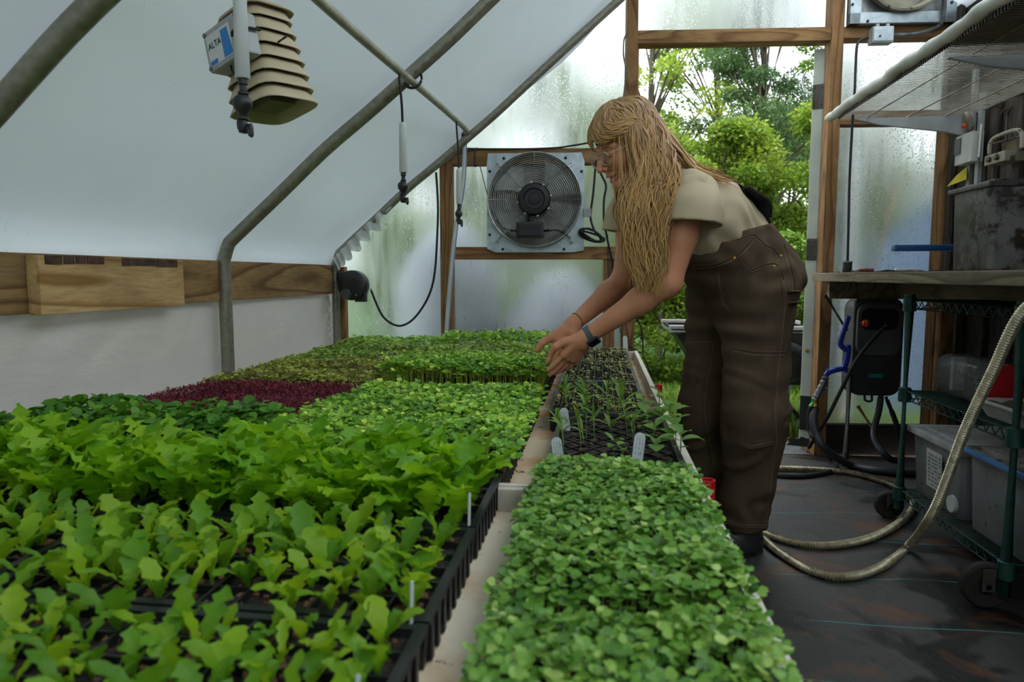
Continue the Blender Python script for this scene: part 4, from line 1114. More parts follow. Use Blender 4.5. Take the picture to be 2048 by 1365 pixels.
for i, (fx, fy, tx, ty, pr, lab) in enumerate(spots):
    narrow_seedling(fx, fy, tx, ty, pr, 1.0 if pr < 3 else 1.1, 60 + i, lab)
# broad-leaved seedlings
bl = [blade_mesh('leaf', M['zinnia'], L=.054, wd=.0150, curl=c, fold=.22, n=8, seed=s, narrow_base=.15) for s, c in ((1, .7), (2, 1.1), (3, .4))]
cot = blade_mesh('leaf', M['zinnia'], L=.017, wd=.0065, curl=.5, fold=.1, n=6, seed=9, narrow_base=.2)
def broad_seedling(fx, fy, topx, topy, pairs, ls, i, label):
    f = atZ(fx, fy, ZS); tp = atY(topx, topy, f.y); h = max(.02, tp.z - f.z); r = random.Random(i)
    t = empty('broad_seedling', f, 0, label, 'seedling', 'broad leaved seedlings in the cell tray')
    link('stem', stem_mesh(h, .0019, tp.x - f.x, M['stem_pale']), t)
    a0 = r.uniform(0, PI)
    for k in range(pairs):
        z = h * (1 - .22 * k)
        for s in (0, PI):
            o = link('leaf', bl[r.randrange(3)], t); o.location = ((tp.x - f.x) * z / h, 0, z - .003)
            o.rotation_euler = (-.95 + .3 * (1 if k == 0 else 0) + r.uniform(-.15, .15), 0, a0 + s + k * PI/2 + r.uniform(-.25, .25)); q = ls * r.uniform(.85, 1.1) * (.72 if k == 0 and pairs > 1 else 1); o.scale = (q,) * 3
    for s in (0, PI):
        o = link('leaf', cot, t); o.location = ((tp.x - f.x) * .45, 0, h * .45); o.rotation_euler = (-1.0, 0, a0 + s + 1.2); 
for i, (fx, fy, tx, ty, pr, ls, lab) in enumerate([
    (1250, 918, 1228, 880, 2, .75, 'small bent broad-leaved seedling in front of the narrow-leaved ones'), (1317, 920, 1311, 878, 2, 1.05, 'broad-leaved seedling beside the front label tag'),
    (1361, 918, 1362, 868, 2, 1.05, 'broad-leaved seedling at the outer front corner'), (1352, 890, 1350, 838, 2, 1.1, 'broad-leaved seedling behind the outer corner one'),
    (1306, 890, 1312, 850, 2, 1.0, 'broad-leaved seedling behind the label tag'), (1295, 862, 1293, 826, 2, 1.05, 'broad-leaved seedling amid the group'),
    (1325, 862, 1326, 826, 2, 1.05, 'broad-leaved seedling in the back of the group'), (1344, 858, 1340, 812, 2, 1.0, 'broad-leaved seedling leaning over the side board'),
    (1318, 836, 1319, 782, 3, 1.05, 'tallest broad-leaved seedling beside the red tube'), (1282, 840, 1280, 800, 2, .9, 'broad-leaved seedling next to the tallest narrow ones')]):
    broad_seedling(fx, fy, tx, ty, pr, ls, 80 + i, lab)

# ---- name tags with handwriting
def tag_stake(bx, by, tx, ty, wpx, zb, lab, write=True, seed=1, yaw=0.0):
    f = atZ(bx, by, zb); tp = atY(tx, ty, f.y); h = (tp - f).length; w = wpx / FPX * f.y
    t = empty('plant_tag', f, 0, lab, 'plant tag', 'white plant tags')
    t.rotation_euler = (0, math.atan2(tp.x - f.x, tp.z - f.z), yaw)
    poly = [(-w*.38, -.03), (w*.38, -.03), (w*.5, 0.0)] + [(w*.5*math.cos(k*PI/8), h - w*.5 + w*.5*math.sin(k*PI/8)) for k in range(9)] + [(-w*.5, 0.0)]
    MB().prism(poly, -0.0008, 0.0008, Matrix(((1,0,0,0),(0,0,1,0),(0,1,0,0),(0,0,0,1)))).build('stake', M['tagw'], t)
    if write:
        r = random.Random(seed); mb = MB()
        for ln in range(4):
            z = h * (.84 - .16 * ln) - .004; x = -w*.34
            while x < w*.30:
                pts = [(x + r.uniform(0, .004), -.0012, z + r.uniform(-.004, .004)) for _ in range(4)]
                mb.tube(pts, .00035, 3, cap=False); x += .0055
        mb.build('handwriting', M['pencil'], t, kind='stuff')
tag_stake(1117, 922, 1112, 875, 21, BED + .06, 'white tag with pen writing at the near tray corner by the bare strip', True, 1)
tag_stake(1274, 924, 1281, 866, 22, BED + .06, 'white tag with pen writing standing before the broad-leaved seedlings', True, 2)
tag_stake(1132, 857, 1127, 816, 17, BED + .055, 'white tag half hidden behind a thick seedling stem', True, 3)
tag_stake(1251, 697, 1250, 672, 9, BED + .055, 'white tag at the far end of the plug flats', False)
tag_stake(938, 1062, 941, 987, 8, BED + .055, 'white tag seen on edge beside the tall lettuce', False, yaw=1.25)
tag_stake(822, 1262, 827, 1165, 9, BED + .055, 'white tag seen on edge in the second lettuce tray', False, yaw=1.25)
tag_stake(712, 1400, 718, 1353, 12, BED + .055, 'white tag tip at the lower picture edge', False, yaw=1.0)
# ---- red tubes clipped to the side board
for (x, y, x2, y2, rp, lab) in ((1416, 960, 1416, 1026, 13, 'red plastic tube standing at the joint of the two tables'), (1317, 770, 1317, 800, 8, 'red tube end beyond the broad-leaved seedlings')):
    r = .0135; p = atX(x, y, RIMX + .018 + r + .001)
    MB().lathe([(r, p.z - .16), (r*1.06, p.z), (r*.78, p.z), (r*.75, p.z - .05)], 18, MX((p.x, p.y, 0))).build('red_tube', M['red'], label=lab, cat='tube', group='red tubes')
# ================================================================== exhaust fan on the gable wall
FAN = empty('exhaust_fan', (0, EW_Y, 0), EW_A, 'square metal exhaust fan with round wire guard and black motor', 'fan')
fu0, fz1 = EW(974, 308); fu1, fz0 = EW(1167, 505)
fcu, fcz = EW(1069, 402); FR = (fu1 - fu0) / 2 * 0.985
fv = -0.014
# face sheet with a round hole
def ring_plate(u0, u1, z0, z1, cu, cz, R, v0, v1, n=48):
    out = []; inn = []
    for k in range(n):
        t = 2*PI*k/n; c, s = math.cos(t), math.sin(t)
        inn.append((cu + R*c, cz + R*s))
        q = min(((u1-cu)/c if c > 1e-6 else (u0-cu)/c if c < -1e-6 else 9), ((z1-cz)/s if s > 1e-6 else (z0-cz)/s if s < -1e-6 else 9))
        out.append((cu + q*c, cz + q*s))
    V = []
    for v in (v0, v1): V += [(a, v, b) for a, b in out] + [(a, v, b) for a, b in inn]
    F = []
    for k in range(n):
        j = (k+1) % n
        F += [(k, j, n+j, n+k), (2*n+k, 3*n+k, 3*n+j, 2*n+j), (k, 2*n+k, 2*n+j, j), (n+k, n+j, 3*n+j, 3*n+k)]
    return V, F
V, F = ring_plate(fu0, fu1, fz0, fz1, fcu, fcz, FR * 0.93, fv, fv + 0.012)
MB().add(V, F).build('face_sheet', M['galv_sheet'], FAN)
RY = Matrix.Translation((fcu, 0, fcz)) @ Matrix.Rotation(PI/2, 4, 'X')          # lathe axis -> -v (towards the room)
MB().lathe([(FR*.93, -0.05), (FR*.975, 0.005), (FR*.985, 0.03), (FR*.97, 0.055), (FR*.955, 0.06), (FR*.94, 0.05), (FR*.90, -0.05)], 56, RY).build('shroud_ring', M['grey_ring'], FAN)
MB().lathe([(FR*.93, -0.06), (FR*.93, -0.075), (0.001, -0.075)], 40, RY).build('backing', M['appliance2'], FAN)
for k in range(9):
    zc = fcz - FR*.86 + FR*1.72*(k+.5)/9; hw = math.sqrt(max(.001, (FR*.92)**2 - (zc - fcz)**2))
    MB().box((-hw, -.002, -FR*.085), (hw, .002, FR*.085), MX((fcu, .062, zc), 0.45)).build('shutter_slat', M['grey_ring'] if k not in (4,) else M['box_grey'], FAN)
blade_m = mat('pale_fan_blade', S(172, 172, 166), S(150, 150, 144), 0.45, 0.2, scale=8)
for k in range(4):
    V = []
    for i in range(7):
        t = i/6; rr_ = FR*(.24 + .62*t); w = .20 + .34*t
        for s in (-1, -.3, .4, 1):
            a = s*w; V.append((rr_*math.cos(a), rr_*math.sin(a), -0.025 + .028*s + .012*t))
    F = [(i*4+j, i*4+j+1, i*4+5+j, i*4+4+j) for i in range(6) for j in range(3)]
    MB().add([RY @ Matrix.Rotation(k*PI/2 - 2.35, 4, 'Z') @ Vector(v) for v in V], F, True).build('blade', blade_m, FAN)
gd = MB().tube([RY @ Vector((math.cos(t)*FR*.965, math.sin(t)*FR*.965, .060)) for t in np.linspace(0, 2*PI, 49)[:-1]], .0028, 6, True).build('wire_guard', M['steel'], FAN)
for k in range(15):
    r_ = FR*(.36 + .57*k/14)
    MB().tube([RY @ Vector((math.cos(t)*r_, math.sin(t)*r_, .066 - .012*(k/14)**3)) for t in np.linspace(0, 2*PI, 45)[:-1]], .0018, 4, True).build('guard_ring', M['steel'], gd)
for k in range(8):
    t = k*PI/4 + (0 if k % 2 == 0 else 0.04)
    for dd in ((-.004, .004) if k % 2 else (0,)):
        MB().tube([RY @ Vector((math.cos(t)*FR*.28 - math.sin(t)*dd, math.sin(t)*FR*.28 + math.cos(t)*dd, .070)), RY @ Vector((math.cos(t)*FR*.97 - math.sin(t)*dd, math.sin(t)*FR*.97 + math.cos(t)*dd, .062))], .0020, 5).build('guard_spoke', M['steel'], gd)
mo = MB().lathe([(FR*.325, -.02), (FR*.335, .06), (FR*.335, .085), (FR*.30, .105), (FR*.22, .108), (FR*.20, .100), (FR*.12, .100), (FR*.11, .108), (.001, .110)], 36, RY).build('motor', M['graphite'], FAN)
for k in range(8):
    t = k*PI/4 + .2
    MB().lathe([(.006, 0), (.006, .008), (.001, .010)], 8, RY @ Matrix.Translation((math.cos(t)*FR*.345, math.sin(t)*FR*.345, .078))).build('bolt', M['steel'], mo)
ju, jz = EW(1061, 464)
MB().bbox((ju - .072, -.125, jz - .040), (ju + .072, -.075, jz + .045), .010).build('junction_box', M['black'], FAN)
MB().bbox((ju - .058, -.130, jz - .030), (ju + .058, -.124, jz + .032), .004).build('junction_lid', M['graphite'], FAN)
MB().tube([(ju - .006, -.09, jz + .04), (ju - .006, -.09, fcz - FR*.3)], .010, 8).build('conduit_neck', M['graphite'], FAN)
for sx in (-1, 1): MB().tube([(ju + sx*.070, -.10, jz), (ju + sx*.100, -.10, jz)], .010, 8).build('cable_gland', M['black'], FAN)
for bx, by in ((1008, 318), (1131, 317), (980, 344), (1163, 344), (1006, 499), (1128, 499), (980, 470), (1163, 470)):
    bu, bz = EW(bx, by)
    MB().lathe([(.008, 0), (.008, .003), (.004, .006), (.001, .006)], 10, Matrix.Translation((bu, fv, bz)) @ Matrix.Rotation(PI/2, 4, 'X')).build('bolt', M['graphite'], FAN)
for hx, hy, dx, dz in ((997, 334, -1, 1), (1141, 334, 1, 1), (997, 480, -1, -1), (1141, 481, 1, -1)):
    bu, bz = EW(hx, hy)
    MB().tube(smooth_path([(bu - dx*.02, -.05, bz - dz*.02), (bu, -.03, bz + dz*.004), (bu + dx*.012, -.02, bz + dz*.014), (bu + dx*.004, -.018, bz + dz*.022), (bu - dx*.006, -.02, bz + dz*.012)], 4), .003, 6).build('guard_hook', M['steel'], FAN)
MB().tube(smooth_path([(ju + .10, -.10, jz), (EW(1115, 463)[0], -.085, EW(1115, 463)[1]), (EW(1130, 470)[0], -.05, EW(1130, 470)[1]), (EW(1140, 478)[0], -.03, EW(1140, 478)[1])], 6), .0045, 6).build('power_lead', M['rubber'], FAN)
MB().tube(smooth_path([(ju - .10, -.10, jz), (EW(1005, 455)[0], -.085, EW(1005, 455)[1]), (EW(985, 425)[0], -.03, EW(985, 425)[1]), (EW(970, 370)[0], -.012, EW(970, 370)[1]), (EW(960, 332)[0], -.01, EW(960, 332)[1])], 6), .0022, 5).build('thin_lead', M['rubber'], FAN)

# ================================================================== cables on the gable wall
def ewp(x, y, v=-0.012):
    u, z = EW(x, y, v); return Vector((u*math.cos(EW_A) - v*math.sin(EW_A), EW_Y + u*math.sin(EW_A) + v*math.cos(EW_A), z))
def cable(name, pts, r, label, m='rubber', v=-0.012, n=8):
    P = [ewp(*p) if len(p) == 3 else ewp(p[0], p[1], v) for p in pts]
    return MB().tube(smooth_path(P, n), r, 7).build(name, M[m], label=label, cat='cable', group='cables')
cable('power_cord', [(741, 578), (752, 606), (765, 632), (782, 647), (802, 652), (825, 640), (847, 612), (862, 580), (870, 540), (874, 480), (876, 420), (874, 372), (872, 345)], .0062, 'black cord looping from the blower up to the stud', v=-0.02)
cable('power_cord', [(898, 296), (960, 298), (1050, 298), (1110, 296), (1140, 292), (1170, 287), (1200, 280)], .005, 'black cord running along the top of the fan rail')
cable('power_cord', [(1192, 320), (1190, 345), (1186, 390), (1181, 430), (1185, 452), (1195, 470), (1210, 478)], .006, 'black cord hanging beside the fan nearest the glasses')
cable('power_cord', [(1194, 328), (1203, 350), (1212, 372), (1208, 400), (1208, 440), (1215, 480), (1224, 520), (1230, 560), (1228, 600)], .006, 'black cord hanging behind the long blonde hair')
cable('thin_wire', [(1216, 470), (1216, 520), (1218, 560), (1230, 620), (1240, 660), (1248, 690)], .0022, 'thin wire trailing down behind the reaching forearms', v=-.03)
cable('extension_cord', [(1268, 630), (1282, 655), (1286, 690), (1284, 705), (1270, 700), (1258, 692)], .004, 'green-black cord looping outside the door post', v=-.02)
cable('extension_cord', [(1284, 705), (1292, 725), (1302, 748), (1310, 775)], .0035, 'cord drooping beside the table rim beyond the post', v=-.05)
cable('hanging_wire', [(1253, 68), (1248, 80), (1247, 110), (1252, 140), (1250, 170), (1247, 195)], .004, 'brown wire on the door post above the blonde hair', m='hinge')
# coiled flex beside the fan
c0 = ewp(1184, 472, -.03); rr = random.Random(3); P = []
for k in range(90):
    t = k / 90 * 2*PI*5
    P.append(c0 + Vector(((.058 + .012*math.sin(.37*t))*math.cos(t), -.006 + .016*math.sin(1.7*t), (.022 + .010*math.sin(.53*t))*math.sin(t) - .022*math.cos(t))))
MB().tube(P, .0055, 6).build('coiled_cord', M['rubber'], label='coil of black flex hung beside the fan', cat='cable', group='cables')
u, z = EW(1174, 426)
o = MB().bbox((-.022, -.012, -.022), (.022, 0, .022), .004).build('cable_label', M['bin'], label='small clear tag wrapped on the hanging cord', cat='cable tag'); o.location = ewp(1174, 426, -.014); o.rotation_euler = (0, 0, EW_A)
MB().tube(smooth_path([ewp(953, 296, -.006), ewp(950, 304, -.03), ewp(949, 325, -.03), ewp(950, 333, -.02), ewp(955, 330, -.012)], 6), .004, 7).build('wall_hook', M['graphite'], label='dark hook hanging on the fan rail', cat='hook')

# ================================================================== inflation blower on the corner
bp = ewp(690, 572, -.10)
BL = empty('blower', (-1.432, 3.50, 0.95), 0.0, 'black snail-shaped inflation blower mounted at the end of the board', 'blower')
sc_ = FPX / 3.50
def blp(x, y, dy=0.0): q = atY(x, y, 3.50 + dy); return q - Vector((-1.432, 3.50, 0.95))
c = blp(707, 571); R = 30 / sc_
RYb = Matrix.Translation(c) @ Matrix.Rotation(PI/2, 4, 'X')
MB().lathe([(R*.97, -.035), (R, -.03), (R*1.03, -.027), (R*1.03, .027), (R, .03), (R*.93, .035), (R*.5, .037), (.001, .037)], 32, RYb).build('scroll_housing', M['black'], BL)
a0, a1 = blp(679, 553), blp(705, 556)
mb = MB(); z0, z1 = blp(690, 566).z, blp(690, 544).z
mb.bbox((a0.x, c.y - .028, z0), (a1.x + .02, c.y + .028, z1), .008); mb.build('outlet_duct', M['black'], BL)
MB().lathe([(.030, 0), (.036, .002), (.036, .006), (.024, .008)], 20, Matrix.Translation((a0.x, c.y, (z0 + z1)/2)) @ Matrix.Rotation(PI/2, 4, 'Y') @ Matrix.Scale(-1, 4, (0, 0, 1))).build('flange', M['rubber'], BL)
c2 = blp(698, 588)
MB().lathe([(.0265, .03), (.0265, .055), (.024, .06), (.001, .06)], 24, Matrix.Translation((c2.x, c.y, c2.z)) @ Matrix.Rotation(PI/2, 4, 'X')).build('damper_disc', M['appliance'], BL)
MB().lathe([(.004, .036), (.004, .039), (.001, .040)], 8, Matrix.Translation((blp(717, 590).x, c.y, blp(717, 590).z)) @ Matrix.Rotation(PI/2, 4, 'X')).build('screw', M['steel'], BL)
d0, d1 = blp(712, 604), blp(732, 580)
MB().bbox((d0.x, c.y - .02, d0.z), (d1.x, c.y + .02, d1.z), .003).build('mount_foot', M['graphite'], BL)

# ================================================================== cream mist pipe, droppers, riser
PX = -0.675
def pz(y): return float(np.interp(y, [-.5, 1.6, 2.475, 3.6], [1.60, 1.625, 1.662, 1.712]))
pp = [Vector((PX + .008*math.sin(y*1.3), y, pz(y) + .006*math.sin(y*2.6))) for y in np.linspace(-0.4, 3.45, 26)]
MB().tube(smooth_path(pp + [Vector((PX - .02, 3.56, 1.712)), Vector((PX - .035, 3.60, 1.712))], 3), .0135, 12).build('mist_pipe', M['pipe'], label='cream irrigation pipe running under the roof to the end wall', cat='pipe')
k = atY(930, 268, 3.6); k2 = atY(891, 690, 3.6)
RS = empty('riser_pipe', (0, 0, 0), 0, 'pale riser pipe with blue stripe dropping from the mist pipe', 'pipe')
RSP = [Vector((k.x, 3.6, k.z - .01)), Vector((k.x - .012, 3.6, 1.45)), Vector(((k.x + k2.x)/2 - .005, 3.6, 1.15)), Vector((k2.x, 3.6, .55)), Vector((k2.x - .01, 3.6, 0.0))]
RSP = smooth_path(RSP, 5)
MB().tube(RSP, .0125, 10).build('tube', M['pvc'], RS)
MB().tube([q + Vector((.0105, -.0072, 0)) for q in RSP], .0022, 5).build('stripe', M['blue_line'], RS)
MB().lathe([(.019, -.035), (.019, .01), (.022, .012), (.022, .022), (.016, .026), (.016, .034), (.008, .036)], 16, MX((k.x, 3.6, k.z - .005))).build('elbow', M['black'], RS)
# clip where the mist pipe crosses the middle hoop
cl = Vector((PX + .0, 2.475, 1.682))
MB().tube([cl + Vector((math.cos(t)*.032, math.sin(t)*.012 - .01, math.sin(t)*.034 - .008)) for t in np.linspace(0, 2*PI, 25)[:-1]], .005, 6, True).build('pipe_clip', M['graphite'], label='dark clamp holding the mist pipe to the middle hoop', cat='clamp')
def dropper(y, topy, zt, zw0, zw1, zend, label):
    t = empty('mist_dropper', (PX, y, zt), 0, label, 'mist nozzle', 'hanging mist droppers')
    L = lambda z: z - zt
    MB().tube(smooth_path([(0, .03, 0), (.004, .0, -.03), (.012, -.004, L(zw0)*.6), (.014, -.004, L(zw0))], 6), .0042, 8).build('feed_tube', M['rubber'], t)
    x = .014
    MB().lathe([(.006, L(zw0)+.012), (.0115, L(zw0)+.006), (.0118, L(zw0)), (.0135, L(zw1)), (.012, L(zw1)-.002)], 16, MX((x, -.004, 0))).build('weight', M['pvc'], t)
    z = L(zw1)
    n = MB().lathe([(.009, z), (.009, z-.012), (.0065, z-.014), (.0065, z-.024), (.010, z-.026), (.010, z-.030), (.007, z-.032)], 12, MX((x, -.004, 0))).build('check_valve', M['black'], t)
    MB().lathe([(.0075, .0), (.016, -.008), (.018, -.016), (.016, -.026), (.009, -.034), (.0075, -.040), (.011, -.042), (.011, -.046), (.007, -.048), (.009, -.056), (.006, -.066)], 16, MX((x - .002, -.004, z - .030))).build('valve_bulb', M['black'], t)
    zb = z - .096; ze = L(zend)
    MB().tube(smooth_path([(x + .004, -.004, zb + .01), (x + .013, -.004, zb - .010), (x + .012, -.004, ze + .012), (x + .004, -.004, ze), (x - .010, -.004, ze + .002)], 5), .0042, 7).build('hook_bridge', M['black'], t)
    MB().lathe([(.004, ze + .004), (.005, ze + .016), (.0035, ze + .022)], 8, MX((x - .010, -.004, 0))).build('nozzle_tip', M['black'], t)
zY = lambda y, Y, x=455: atY(x, y, Y).z
dropper(1.235, 0, pz(1.235), zY(-30, 1.235), zY(158, 1.235), zY(265, 1.235), 'mist dropper hanging in front of the louvred sensor')
dropper(2.28, 0, pz(2.28), zY(253, 2.28, 795), zY(345, 2.28, 795), zY(404, 2.28, 795), 'mist dropper hanging beside the crossing of pipe and hoop')
dropper(3.20, 0, pz(3.20), zY(343, 3.2, 912), zY(408, 3.2, 912), zY(446, 3.2, 912), 'mist dropper hanging beside the striped riser pipe')

# ================================================================== louvred weather sensor
YS = 1.46
pc = atY(528, 118, YS)
SN = empty('weather_sensor', (pc.x, YS, pc.z), 0.0, 'beige louvred sensor shield with a grey logger box strapped on', 'sensor')
SN.rotation_euler = (0.06, -0.19, -0.49)
m_px = YS / FPX
def plate(w, d, z0, h, flare, name):
    """bell-shaped square louvre: rounded-square rings from the neck down to the lip"""
    rings = []
    def sq(s, z):
        out = []
        for k in range(32):
            t = 2*PI*k/32; c, sn = math.cos(t), math.sin(t); q = (abs(c)**5 + abs(sn)**5) ** (-1/5)
            out.append((c*q*w/2*s, sn*q*d/2*s, z))
        return out
    prof = [(.70, z0 + h), (.80, z0 + h*.92), (.90, z0 + h*.5), (.97, z0 + h*.15), (1.0, z0 + h*.02), (.99, z0 - h*.04), (.95, z0 + h*.0), (.86, z0 + h*.40), (.74, z0 + h*.75)]
    V = []; 
    for s, z in prof: V += sq(s, z)
    F = [(i*32+k, (i+1)*32+k, (i+1)*32+(k+1) % 32, i*32+(k+1) % 32) for i in range(len(prof)-1) for k in range(32)]
    return MB().add(V, F, True).build(name, M['beige'], SN, auto=False)
for k in range(7):
    w = (128 + 6.0*k) * m_px * .92; z = (62 - 28*k) * m_px
    plate(w, w*.92, z, 31*m_px, 1, 'louvre')
w = 128*m_px*.92
V = []; prof = [(0.0001, 106), (.35, 103), (.72, 96), (.98, 84), (1.02, 78), (.96, 78)]
for s, zp in prof:
    for k in range(32):
        t = 2*PI*k/32; c, sn = math.cos(t), math.sin(t); q = (abs(c)**5 + abs(sn)**5) ** (-1/5)
        V.append((c*q*w/2*s*1.08, sn*q*w*.46*s*1.08, (zp + 4)*m_px))
F = [(i*32+k, (i+1)*32+k, (i+1)*32+(k+1) % 32, i*32+(k+1) % 32) for i in range(len(prof)-1) for k in range(32)]
MB().add(V, F, True).build('cap', M['beige'], SN, auto=False)
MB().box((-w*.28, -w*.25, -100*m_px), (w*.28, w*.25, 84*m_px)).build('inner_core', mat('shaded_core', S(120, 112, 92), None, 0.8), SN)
bp_ = [(-128*m_px*.35, 0, -125*m_px)]
MB().tube(smooth_path([(-.022, .022, 102*m_px), (-.021, .021, 118*m_px), (0, 0, 127*m_px), (.021, -.021, 118*m_px), (.022, -.022, 102*m_px)], 5), .007, 8).build('hanger_loop', M['beige'], SN)
MB().tube([(0, 0, 124*m_px), (-.02, 0, 200*m_px)], .0015, 5).build('hanger_wire', M['graphite'], SN)
# logger box, facing the viewer side of the shield
fy = -w*.45
lb = MB().bbox((-.056, fy - .044, -.030), (.070, fy - .002, .054), .006).build('logger_box', M['box_grey'], SN)
MB().bbox((-.046, fy - .0448, -.022), (.038, fy - .0442, .042), .0001).build('sticker', M['sticker'], lb)
MB().add([(.006, fy - .0452, -.020), (.038, fy - .0452, -.020), (.030, fy - .0452, .036), (.006, fy - .0452, .036)], [(0, 1, 2, 3)]).build('sticker_panel', M['sky_blue'], lb)
MB().box((-.044, fy - .0454, -.020), (-.018, fy - .0451, -.011)).build('sticker_band', M['sky_blue'], lb)
def lettering(txt, loc, size, m, parent, rot=(PI/2, 0, 0), name='lettering'):
    cu = bpy.data.curves.new(name, 'FONT'); cu.body = txt; cu.size = size; cu.extrude = .0002; cu.materials.append(m)
    o = bpy.data.objects.new(name, cu); COL.objects.link(o)
    me = bpy.data.meshes.new_from_object(o.evaluated_get(bpy.context.evaluated_depsgraph_get())); bpy.data.objects.remove(o)
    o = link(name, me, parent, kind='stuff'); o.location = loc; o.rotation_euler = rot; return o
lettering('ALTA', (-.042, fy - .0454, .012), .019, M['ink'], lb)
for sx, sz in ((-.049, .047), (.063, .047), (-.049, -.023), (.063, -.023)):
    MB().lathe([(.005, 0), (.005, .002), (.002, .0035)], 10, Matrix.Translation((sx, fy - .044, sz)) @ Matrix.Rotation(PI/2, 4, 'X')).build('screw', M['alu'], lb)
MB().tube(smooth_path([(-.0, fy - .03, -.028), (.002, fy - .03, -.046), (.014, fy - .02, -.052), (.024, fy - .01, -.042)], 5), .0026, 6).build('sensor_lead', M['rubber'], SN)
MB().tube(smooth_path([(.044, fy - .046, .010), (.058, fy - .050, .014), (.074, fy - .03, .018), (.076, fy, .020)], 5), .003, 6).build('zip_tie', M['rubber'], SN)
MB().tube([(w*.5, -.01, .008), (w*.5 + .038, -.014, .006)], .0024, 6).build('zip_tie', M['rubber'], SN)
# ================================================================== upper wire shelf on the board wall
SX0, SX1, SZ, SY1, SY0 = 1.115, 1.765, 1.745, 3.66, 1.15
SH = empty('wire_shelf', (0, 0, 0), 0, 'long white wire shelf with wrapped front edge on the board wall', 'shelf')
mb = MB(); y = SY0
while y < SY1:
    mb.tube([(SX0 + .004, y, SZ), (SX1, y, SZ)], .0017, 4); y += .0165
mb.build('shelf_wires', M['wire_white'], SH, kind='stuff')
for x in (SX0 + .17, SX0 + .36, SX0 + .53, SX1):
    MB().tube([(x, SY0, SZ - .004), (x, SY1, SZ - .004)], .0035, 6).build('support_rod', M['wire_white'], SH)
P = []; n = 60
for i in range(n + 1):
    y = SY0 + (SY1 - SY0) * i / n
    P.append((SX0 + .004*math.sin(i*.9), y, SZ + .004 + .003*math.sin(i*.53)))
MB().tube(P, [.023 + .003*math.sin(i*1.7) - (.012 if i == n else 0) for i in range(n + 1)], 10).build('wrapped_edge', M['film_wrap'], SH)
mb = MB(); y = SY0
while y < SY1 - .15:
    mb.box((SX0 + .004, y, SZ - .030), (SX0 + .010, y + .006, SZ - .012)); y += .0165
mb.build('wire_ends', M['hinge'], SH, kind='stuff')
for y in (SY1 - .06, 2.66):
    poly = [(SX0 + .09, SZ - .012), (XR - .03, SZ - .012), (XR - .03, SZ - .115), (XR - .16, SZ - .085), (SX0 + .22, SZ - .045)]
    MB().prism(poly, y - .010, y + .010, Matrix(((1,0,0,0),(0,0,1,0),(0,1,0,0),(0,0,0,1)))).build('bracket', M['bracket'], SH)
    MB().bbox((XR - .040, y - .015, SZ - .42), (XR - .022, y + .015, SZ + .20), .002).build('wall_standard', M['bracket'], SH)
SZT = SZ + .003
p = atZ(1824, 96, SZT); yf = p.y
for k, (x0, lab) in enumerate(((SX0 + .045, 'black tray at the front of the wire shelf'), (SX0 + .335, 'black tray at the back of the wire shelf'))):
    t = tray('shelf_tray', x0, yf - W - .0, lab, me_long, me_soil_long, 'trays on the wire shelf', SZT)
    rr = random.Random(k); mb = MB()
    for i in range(24):
        s = rr.uniform(.004, .01); mb.tube([(rr.uniform(.0, D), rr.uniform(.3, W), .052), (rr.uniform(.0, D), rr.uniform(.3, W), .062 + s)], .0012, 3)
    mb.build('dry_straw', M['chips'], t, kind='stuff')
t = tray('shelf_tray', SX0 + .045, yf - 2*W - .02, 'black tray on the wire shelf towards the viewer', me_long, me_soil_long, 'trays on the wire shelf', SZT)

# ================================================================== intake fan box above the rail, switch box, conduit
VF = empty('vent_fan', (0, EW_Y, 0), EW_A, 'metal framed vent fan above the rail, cut off by the picture top', 'fan')
vu0, vz0 = EW(1692, 54); vu1 = EW(1902, 54)[0]; vs = vu1 - vu0
V, F = ring_plate(vu0, vu1, vz0, vz0 + vs, (vu0+vu1)/2, vz0 + vs/2, vs*.36, -.02, 0.0)
MB().add(V, F).build('frame_sheet', M['alu'], VF)
for (a, b, c_, d) in ((vu0, vu1, vz0, vz0 + .055), (vu0, vu0 + .055, vz0, vz0 + vs), (vu1 - .055, vu1, vz0, vz0 + vs), (vu0, vu1, vz0 + vs - .055, vz0 + vs)):
    MB().bbox((a, -.045, c_), (b, -.018, d), .004).build('frame_bar', M['galv_sheet'], VF)
RV = Matrix.Translation(((vu0+vu1)/2, 0, vz0 + vs/2)) @ Matrix.Rotation(PI/2, 4, 'X')
MB().lathe([(vs*.36, .0), (vs*.40, .03), (vs*.41, .075), (vs*.39, .08), (vs*.36, .05), (vs*.33, -.01)], 40, RV).build('inlet_cone', M['dusty'], VF)
MB().lathe([(vs*.36, -.02), (.001, -.02)], 32, RV).build('backing', M['graphite'], VF)
for k in range(4):
    MB().bbox((-.05, -.002, .03), (.05, .002, vs*.33), .001, RV @ Matrix.Rotation(PI/2, 4, 'X') @ Matrix.Rotation(k*PI/2 + .5, 4, 'Y') @ Matrix.Rotation(.5, 4, 'Z')).build('blade', blade_m, VF)
for bx, by in ((1697, 16), (1727, 49), (1893, 12)):
    bu, bz = EW(bx, by)
    MB().lathe([(.007, 0), (.007, .004), (.001, .006)], 10, Matrix.Translation((bu, -.045, bz)) @ Matrix.Rotation(PI/2, 4, 'X')).build('bolt', M['graphite'], VF)
SB = empty('switch_box', (0, EW_Y, 0), EW_A, 'grey metal electrical box on the rail below the vent fan', 'electrical box')
b0 = EW(1734, 93); b1 = EW(1777, 60)
MB().bbox((b0[0], -.06, b0[1]), (b1[0], -.004, b1[1]), .004).build('case', M['box_grey'], SB)
MB().bbox((b0[0] + .004, -.064, b0[1] + .006), (b1[0] - .004, -.059, b1[1] - .004), .002).build('cover', M['galv_sheet'], SB)
